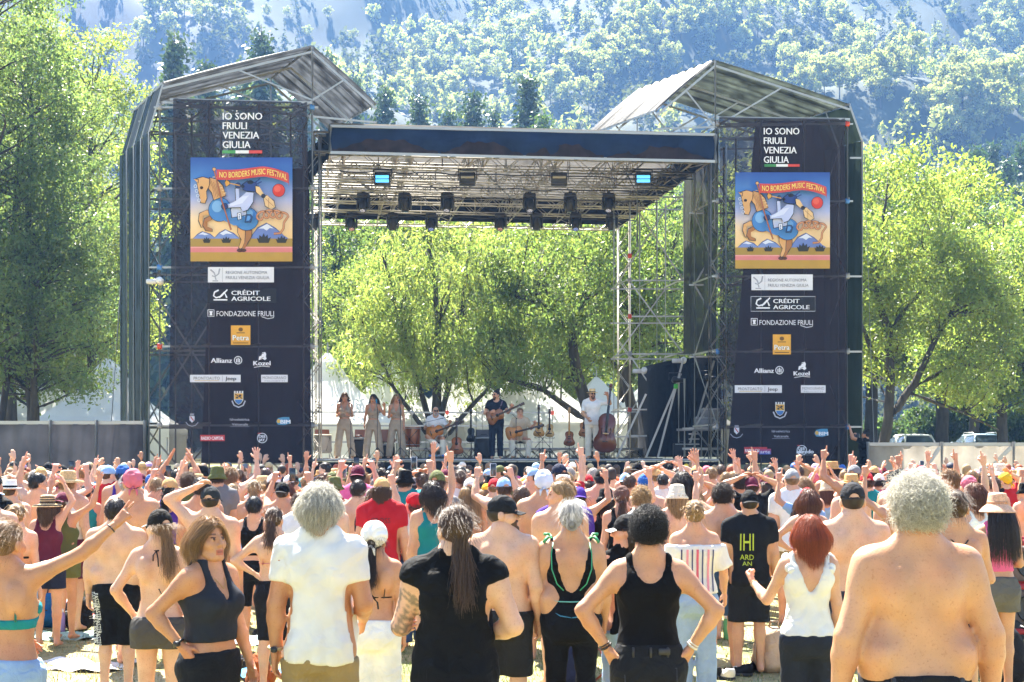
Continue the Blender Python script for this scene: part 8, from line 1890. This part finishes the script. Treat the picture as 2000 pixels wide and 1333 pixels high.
# bassist
B = Body('m', l=((.75, .35, -.1), (-.25, .5, .7), (-.5, .8, 0)), r=((.25, .2, -.95), (-.45, .7, -.5), (-1, 0, 0)), hyaw=.2, hl='grip'); t, B, k, sp = player(1157, 37.8, 1.84, 'double bass player in white shirt, straw hat and sunglasses', B, skin='tan', hair=('buzz', 'brown'), hat=('fedora', 'straw', '#5a4a34'), seed=6, wear=[('tee', 'white', dict(hem=.86, loose=.03, sleeve=.85)), ('trousers', 'cream', {})]); glasses(t, B.HM); beard(t, B.HM, 'brown')
bs = guitar(on_stage(1184, 37.45)+Vector((0, 0, .68)), (R(-6), R(-84), 0), 'tall reddish brown double bass held upright by the man in the straw hat', '#4a2412', '#66321a', L=1.04, wl=.31, neck=.58, kind='bass', name='double_bass', th=.2, nc='#1c120c')
mb = MB(); mb.tube([(-.68, -.1, 0), (-.56, -.1, 0)], .01, 6); mb.build('end_pin', M_steel, bs)
for s in (-1, 1): mb = MB(); mb.tube([(-.12, -.207, s*.13), (-.02, -.207, s*.11), (.06, -.207, s*.135), (.14, -.207, s*.115)], .009, 5); mb.build('sound_slot', M_plain, bs, color='#0e0806')
mb = MB(); mb.bbox((-.02, -.24, 0), (.03, .07, .16), .006); mb.build('bridge', M_plain, bs, color='#c9a878'); mb = MB(); mb.bbox((.36, -.235, 0), (.72, .03, .07), .008); mb.build('fingerboard', M_dark, bs); mb = MB(); mb.lathe([(0, -.05), (.05, -.03), (.06, 0), (.05, .03), (0, .05)], 10, (1.25, -.2, 0)); mb.build('scroll', M_wood, bs, color='#5a2412')
# instruments on stands
stand_guitar(893, 38.0, .12, 'brown acoustic guitar on a low stand beside the seated man in white', c='#7a3c1c', top='#9a5a30', L=.46, wl=.18, neck=.36)
stand_guitar(921, 39.0, .45, 'small black guitar on a tall stand near the microphone boom', c='#141416', L=.4, wl=.13, neck=.36, nc='#101012')
stand_guitar(1053, 40.5, .62, 'honey coloured classical guitar on a tall stand', c='#a8682c', top='#d09a54', L=.42, wl=.16, neck=.34)
stand_guitar(1074, 41.0, .62, 'small pale ukulele on a tall stand behind the honey coloured guitar', c='#b98a4a', top='#d8b070', L=.38, wl=.13, neck=.28)
stand_guitar(1112, 39.6, .35, 'black and sunburst electric guitar with long maple neck', c='#17120e', top='#8a4a1c', L=.42, wl=.16, neck=.5, kind='electric', th=.05, nc='#c08a4a')
stand_guitar(1141, 40.5, .62, 'brown guitar half hidden by the double bass player', c='#8a4e24', top='#b0703a', L=.42, wl=.16, neck=.36)
mic_stand(930, 38.4, 1.35, 'tall microphone stand with boom reaching to the standing guitarist', (.42, -.1, .14)); mic_stand(832, 37.9, .98, 'low microphone stand with boom at the seated man in white', (.45, -.1, .1)); mic_stand(1008, 38.1, 1.1, 'chrome microphone stand before the seated man in beige', (-.1, .1, .1), '#c9c9cc')
def chair(px, Y, label, c):
    t = thing('shell_chair', label, 'chair', on_stage(px, Y), R(190), 'shell chairs standing on the stage')
    mb = MB(); mb.grid(lambda u, v: ((u-.5)*.44, -.22+.42*v, .44+.10*(2*u-1)**4+.02*(v-.5)**2), 8, 6); mb.grid(lambda u, v: ((u-.5)*.44, -.22+.42*v, .425+.10*(2*u-1)**4), 8, 6); mb.build('seat', M_plain, t, True, color=c)
    mb = MB(); mb.grid(lambda u, v: ((u-.5)*(.44-.06*v), -.22-.10*v+.05*(2*u-1)**2, .46+.36*v), 8, 6); mb.grid(lambda u, v: ((u-.5)*(.44-.06*v), -.235-.10*v+.05*(2*u-1)**2, .46+.36*v), 8, 6); mb.build('backrest', M_plain, t, True, color=c)
    for sx in (-1, 1):
        for sy in (-1, 1): mb = MB(); mb.tube([(sx*.15, sy*.14, .43), (sx*.2, sy*.19, 0)], .011, 6); mb.build('leg', M_steel, t)
for px, Y, lb, c in ((630, 39.5, 'orange brown shell chair behind the tall drum', '#a06a48'), (708, 39.5, 'orange brown shell chair between the first two singers', '#a06a48'), (758, 39.5, 'orange brown shell chair between the last two singers', '#a06a48'), (945, 39.6, 'grey shell chair behind the standing guitarist', '#55504c')): chair(px, Y, lb, c)
def drum(px, Y, r0, r1, h, z, label, c, name):
    t = thing(name, label, 'drum', on_stage(px, Y)+Vector((0, 0, z)), 0, 'hand drums on the stage'); mb = MB(); mb.lathe([(r1*.98, 0), (r1, .01), ((r0+r1)/2*1.03, h/2), (r0, h-.02), (r0, h)], 20); mb.build('shell', M_wood, t, True, color=c)
    mb = MB(); mb.lathe([(r0*1.01, h-.03), (r0*1.03, h), (r0*.9, h+.008), (0, h+.008)], 20); mb.build('skin', M_plain, t, True, color='#d8cdb8')
    for zz in (.06, h-.06): mb = MB(); mb.tube([(r0*1.04*math.cos(a/20*6.283), r0*1.04*math.sin(a/20*6.283), zz) for a in range(21)], .01, 5); mb.build('hoop', M_steel, t)
    for a in range(6): mb = MB(); mb.tube([(r0*1.04*math.cos(a*1.05), r0*1.04*math.sin(a*1.05), .06), (r0*1.04*math.cos(a*1.05+.5), r0*1.04*math.sin(a*1.05+.5), h-.06)], .006, 4); mb.build('rope', M_plain, t, color='#26221e')
    for a in (.5, 2.6, 4.7): mb = MB(); mb.tube([(r1*.8*math.cos(a), r1*.8*math.sin(a), .1), (r1*1.3*math.cos(a), r1*1.3*math.sin(a), -z)], .012, 5); mb.build('leg', M_dark, t)
drum(805, 38.3, .23, .21, .56, .32, 'varnished reddish wood barrel drum beside the blond singer', '#8a4a22', 'barrel_drum'); drum(630, 38.3, .24, .24, .5, .15, 'grey rope tuned drum by the inner pole of the first tower', '#8a8680', 'rope_drum')
def amp(px, Y, w, h, label, c='#1b1b1d'):
    t = thing('amplifier', label, 'amplifier', on_stage(px, Y), 0, 'amplifiers on the stage'); mb = MB(); mb.bbox((0, 0, h/2), (w, .35, h), .02); mb.build('cabinet', M_matte, t, color=c); mb = MB(); mb.bbox((0, -.18, h*.45), (w*.86, .02, h*.74), .006); mb.build('grille', M_matte, t, color='#2c2c2e'); mb = MB(); mb.bbox((0, -.18, h*.92), (w*.86, .016, h*.08), .004); mb.build('control_panel', M_plain, t, color='#8a8a86'); mb = MB(); mb.tube([(-.1, 0, h), (-.08, 0, h+.04), (.08, 0, h+.04), (.1, 0, h)], .012, 5); mb.build('handle', M_dark, t)
amp(700, 38.9, .5, .6, 'black amplifier cabinet between the first two singers'); amp(755, 39.2, .42, .42, 'small black amplifier behind the blond singer'); amp(945, 38.8, .52, .62, 'grey fronted amplifier beside the standing guitarist', '#3a3b3d'); amp(1332, 41.0, .5, .45, 'black cabinet on the floor of the drape booth')
pb = thing('pedal_board', 'blue pedal board on the floor before the seated man in white', 'pedal board', on_stage(862, 37.6)); mb = MB(); mb.bbox((0, 0, .03), (.7, .3, .05), .01); mb.build('board', M_dark, pb)
for i in range(6): mb = MB(); mb.bbox((-.29+.115*i, 0, .085), (.09, .14, .05), .008); mb.build('pedal', M_plain, pb, color=['#2f6fb0', '#2aa0b8', '#8a8a8c', '#2f6fb0', '#30333a', '#2aa3c8'][i])
for px, lb in ((800, 'black folding music stand below the wooden drum'), (1060, 'black folding music stand near the guitar stands')):
    t = thing('music_stand', lb, 'music stand', on_stage(px, 37.7), 0, 'folding music stands'); tripod(t, .55)
    for s in (-1, 1): mb = MB(); mb.tube([(-.2*s, 0, .3), (.2*s, 0, .75)], .012, 5); mb.build('cross_bar', M_dark, t)
rc_ = random.Random(9); mb = MB()
for i in range(60):
    a, b = rc_.uniform(.02, .95), rc_.uniform(.3, 6); p = [dk(a+.03*math.sin(j*1.3+i)*j/6, b+.1*math.cos(j*2.1+i), DZ+.012) for j in range(7)]; mb.tube([q-deck.location for q in p], .011, 4)
o = mb.build('cable_tangle', M_dark, deck, True); o['kind'] = 'stuff'
# photographer at the outer edge of the second tower
wing = thing('side_step', 'dark wooden side step the photographer stands on', 'platform', Vector((P(1688, 893, 36.95).x, 37.0, 0))); mb = MB(); mb.bbox((0, 0, .86), (.9, .9, .08), .01); mb.build('board', M_dark, wing)
for sx in (-.4, .4):
    for sy in (-.4, .4): mb = MB(); mb.tube([(sx, sy, 0), (sx, sy, .83)], .03, 6); mb.build('leg', M_steel, wing)
B = Body('m', l='phone', r=((.45, .7, -.1), (-.55, .3, .8), (-.3, .9, 0)), hl='grip', hr='grip', hyaw=.0); sp = dict(px=1690, Y=36.95, H=1.74, z=.9, label='photographer in black T-shirt with hair bun aiming a camera by the second tower', rz=.95, skin='bronze', hair=('topbun', 'black'), seed=3, wear=[('tee', 'black', dict(hem=.86, loose=.025)), ('trousers', 'dark grey', {})]); t, B, k = person(sp, B)
c = thing('photo_camera', 'black camera with long lens held by the photographer', 'camera', to_world(t, k, (.0, .2, 1.6)), .95); mb = MB(); mb.bbox((0, 0, 0), (.14, .07, .1), .015); mb.bbox((0, 0, .06), (.06, .06, .04), .01); mb.build('body', M_dark, c); mb = MB(); mb.tube([(0, .03, 0), (0, .1, 0), (0, .22, 0)], [.035, .04, .045], 12); mb.build('lens', M_dark, c, True)
# ================================================================ things left on the grass
def onto(px, py, dy=0): Y = CAMZ*FPX/(py-HORY); return Vector(((px-HORX)/FPX*Y, Y, float((vnoise(np.array((px-HORX)/FPX*Y/3), np.array(Y/3), 5)-.5)*.05)))
def towel(px, py, w, d, rz, label, c, c2=None):
    p = onto(px, py); t = thing('towel', label, 'towel', p, rz, 'towels spread on the grass'); rr = random.Random(px); q = [rr.uniform(0, 6) for _ in range(4)]
    def f(u, v): x = (u-.5)*w; y = (v-.5)*d; return (x+.02*math.sin(v*9+q[0]), y+.02*math.sin(u*8+q[1]), .02+.018*math.sin(x*9+q[2])*math.sin(y*8+q[3])+.012*math.sin(x*23+y*17))
    mb = MB(); mb.grid(f, 22, 14); mb.build('cloth', M_cloth, t, True, color=c)
    if c2:
        for k in range(4): mb = MB(); mb.grid(lambda u, v: (lambda s: (s[0], s[1], s[2]+.004))(f(.1+.22*k+.09*u, v)), 3, 14); mb.build('stripe', M_cloth, t, True, color=c2)
for a in ((112, 1243, 1.1, .7, .2, 'pale green crumpled towel beside the blue bag', '#9fb8a4'), (150, 1300, 1.0, .6, -.3, 'white crumpled cloth behind the raised arm woman', '#dedad2'), (352, 1148, 1.5, .8, .3, 'white beach towel with orange stripes', '#e6ddd0', '#d8663a'), (478, 1252, 1.2, .7, -.1, 'light blue striped towel behind the wavy haired woman', '#bcd0de', '#7fa6c2'), (470, 1318, 1.0, .5, .4, 'bright blue towel by the trainers', '#4f9fd0'), (60, 1180, 1.4, .7, .5, 'white towel with pink stripes near the left edge'.replace('left edge', 'edge of the meadow'), '#e4dcd6', '#d88a9a'), (700, 1215, 1.2, .6, .1, 'grey blue towel between the nearest people', '#8a9aae'), (1590, 1240, 1.1, .6, -.2, 'beige towel near the navy trousers', '#cdbb9c'), (1945, 1290, 1.2, .7, .2, 'dark teal towel under the black bag', '#2a4a50'), (230, 1200, 1.2, .6, .9, 'red and white towel beside the black backpack', '#d8d0ca', '#c0443c')): towel(*a)
def bag(px, py, s, c, label, c2='#26262a', cat='bag'):
    p = onto(px, py); t = thing('backpack' if 'backpack' in label else 'shoulder_bag', label, cat, p, px*.7, 'bags lying on the grass')
    F = Field((-.22, -.16, -.02), (.22, .16, .5), .014); F.ell((0, 0, .17), (.17, .11, .19), .03); F.ell((0, .0, .09), (.185, .12, .1), .04); F.ell((0, -.1, .12), (.12, .06, .09), .02); F.warp(lambda x, y, z: .006*np.sin(x*40+z*30)*np.sin(z*35-y*30)); F.clip(lambda x, y, z: .0-z+0*x+0*y); v, f = F.mesh(1); o = part(t, 'body', mk('bag_body', (v*s, f), M_cloth), cl(c))
    for sx in (-1, 1): strap(t, 'strap', [(sx*.08*s, .07*s, .34*s), (sx*.12*s, .16*s, .3*s), (sx*.13*s, .2*s, .12*s), (sx*.1*s, .1*s, .03*s)], .012*s, c2)
    strap(t, 'handle', [(-.04*s, 0, .35*s), (-.03*s, 0, .4*s), (.03*s, 0, .4*s), (.04*s, 0, .35*s)], .009*s, c2); strap(t, 'pocket_trim', [(-.1*s, -.13*s, .19*s), (0, -.168*s, .205*s), (.1*s, -.13*s, .19*s)], .007*s, c2)
for a in ((98, 1222, 1.1, '#1f5f98', 'bright blue bag on the grass behind the raised arm woman'), (152, 1228, 1.1, '#141416', 'black backpack next to the lilac bottle'), (1128, 1345, 1.0, '#23263c', 'navy backpack with orange trim between the swimsuit legs', '#c0603a'), (1512, 1310, 1.15, '#c2a88c', 'beige bag with worn sides near the black shoes', '#8a6f54'), (1955, 1335, 1.5, '#1c1c20', 'large black bag at the feet of the sun hat woman'), (505, 1345, .9, '#8a4a22', 'ginger brown fluffy bag beside the white T-shirt man'), (1185, 1262, .8, '#d8c02c', 'yellow bag near the black tank top woman'), (405, 1240, .9, '#3a3d40', 'dark grey backpack behind the grey shorts woman')): bag(*a)
def bottle(px, py, c, label):
    t = thing('bottle', label, 'bottle', onto(px, py), 0, 'bottles standing on the grass'); mb = MB(); mb.lathe([(.0, 0), (.038, 0), (.04, .01), (.04, .19), (.028, .22), (.026, .225)], 14); mb.build('body', M_plain, t, True, color=c); mb = MB(); mb.lathe([(.028, .222), (.03, .26), (0, .262)], 12); mb.build('cap', M_plain, t, True, color='#d8d4e0')
bottle(120, 1232, '#8f7fc0', 'lilac drinking bottle next to the black backpack'); bottle(1420, 1250, '#5aa86a', 'green bottle behind the denim shorts man')
def shoe(px, py, rz, c, sole, label, g):
    p = onto(px, py); t = thing('trainer_shoe', label, 'shoe', p, rz, g); F = Field((-.06, -.16, -.01), (.06, .17, .13), .009); F.cap((0, -.09, .045), (0, .1, .035), .042, .036, .02); F.ell((0, -.09, .075), (.04, .055, .05), .02); F.ell((0, -.085, .13), (.028, .04, .05), .01, 'sub'); F.clip(lambda x, y, z: .018-z+0*x+0*y); v, f = F.mesh(1); part(t, 'upper', mk('shoe_upper', (v, f), M_cloth), cl(c))
    F = Field((-.06, -.16, -.01), (.06, .17, .05), .009); F.cap((0, -.095, .018), (0, .11, .016), .048, .044, .02); F.clip(lambda x, y, z: np.maximum(-z, z-.03)+0*x+0*y); v, f = F.mesh(1); part(t, 'sole', mk('shoe_sole', (v, f), M_rub), None); strap(t, 'lace', [(-.02, .0, .082), (.02, .015, .08), (-.02, .03, .076), (.02, .045, .072)], .004, sole)
for a in ((474, 1292, .8, '#26262a', '#d8663a', 'dark trainer with orange laces lying by the blue towel'), (490, 1300, 2.2, '#26262a', '#d8663a', 'dark trainer with orange laces tipped towards the ginger bag'), (1392, 1322, .3, '#1a1a1c', '#e8e4dc', 'black trainer with white laces at the feet of the denim shorts man'), (1412, 1325, .6, '#d8d0c0', '#e8e4dc', 'cream trainer between the black trainers'), (1440, 1318, 1.2, '#17171a', '#e8e4dc', 'black trainer nearest the black cargo shorts man'), (1462, 1312, 2.0, '#17171a', '#9a9aa0', 'black trainer with grey laces behind the others'), (518, 1240, 1.4, '#1c1c20', '#e8e4dc', 'small black trainer standing on the light blue towel')): shoe(*a, 'shoes left on the grass')
# red sound system cart at the edge
Yc = 14.9; p = Vector((P(1996, 893, Yc).x, Yc, 0)); t = thing('speaker_cart', 'red framed sound system cart with mesh covered speakers', 'speaker cart', p)
for x in (-.28, .55):
    for y in (-.3, .3): mb = MB(); mb.bbox((x, y, .62), (.06, .06, .95), .008); mb.build('post', M_plain, t, color='#a01c22')
for z in (.16, .62, 1.07):
    for y in (-.3, .3): mb = MB(); mb.bbox((.135, y-.002, z), (.77, .055, .06), .008); mb.build('rail', M_plain, t, color='#a01c22')
for z in (.39, .85):
    mb = MB(); mb.bbox((.135, 0, z), (.72, .5, .36), .02); sp_ = mb.build('speaker_box', M_matte, t, color='#6e6664'); mb = MB(); mb.lathe([(.0, .02), (.05, .02), (.12, -.02), (.14, 0), (.15, 0)], 18, M=Matrix.Translation((.0, -.26, z)) @ Matrix.Rotation(R(90), 4, 'X')); mb.build('speaker_cone', M_dark, sp_, True)
for x in (-.2, .48): mb = MB(); mb.lathe([(.0, -.03), (.12, -.03), (.14, 0), (.12, .03), (0, .03)], 16, M=Matrix.Translation((x, -.28, .14)) @ Matrix.Rotation(R(90), 4, 'X')); mb.build('wheel', M_rub, t, True)
# short dry grass
def turf():
    rs = np.random.RandomState(4); n = 26000; Y = 10.5+rs.uniform(size=n)**1.3*9; X = rs.uniform(-.4, .4, n)*Y; h = rs.uniform(.02, .055, n); a = rs.uniform(0, 6.28, n); w = .006
    z = (vnoise(X/3, Y/3, 5)-.5)*.05; dx, dy = np.cos(a)*w, np.sin(a)*w; lx, ly = rs.normal(size=n)*.02, rs.normal(size=n)*.02
    v = np.stack([np.stack([X-dx, Y-dy, z-.005], 1), np.stack([X+dx, Y+dy, z-.005], 1), np.stack([X+lx, Y+ly, z+h], 1)], 1).reshape(-1, 3); c = np.where((vnoise(X*.9, Y*.9, 7)+rs.uniform(-.2, .2, n) > .5)[:, None], np.array((.34, .28, .13)), np.array((.12, .16, .04)))
    o = link('grass', new_mesh('grass', v, np.arange(n*3).reshape(n, 3), False, np.repeat(c, 3, 0)), None, mat('grass_blade', rough=.7, var=0, vcol=True, trans=.3)); o['kind'] = 'stuff'; o['label'] = 'short dry yellow green grass of the meadow'; o['category'] = 'grass'
turf()
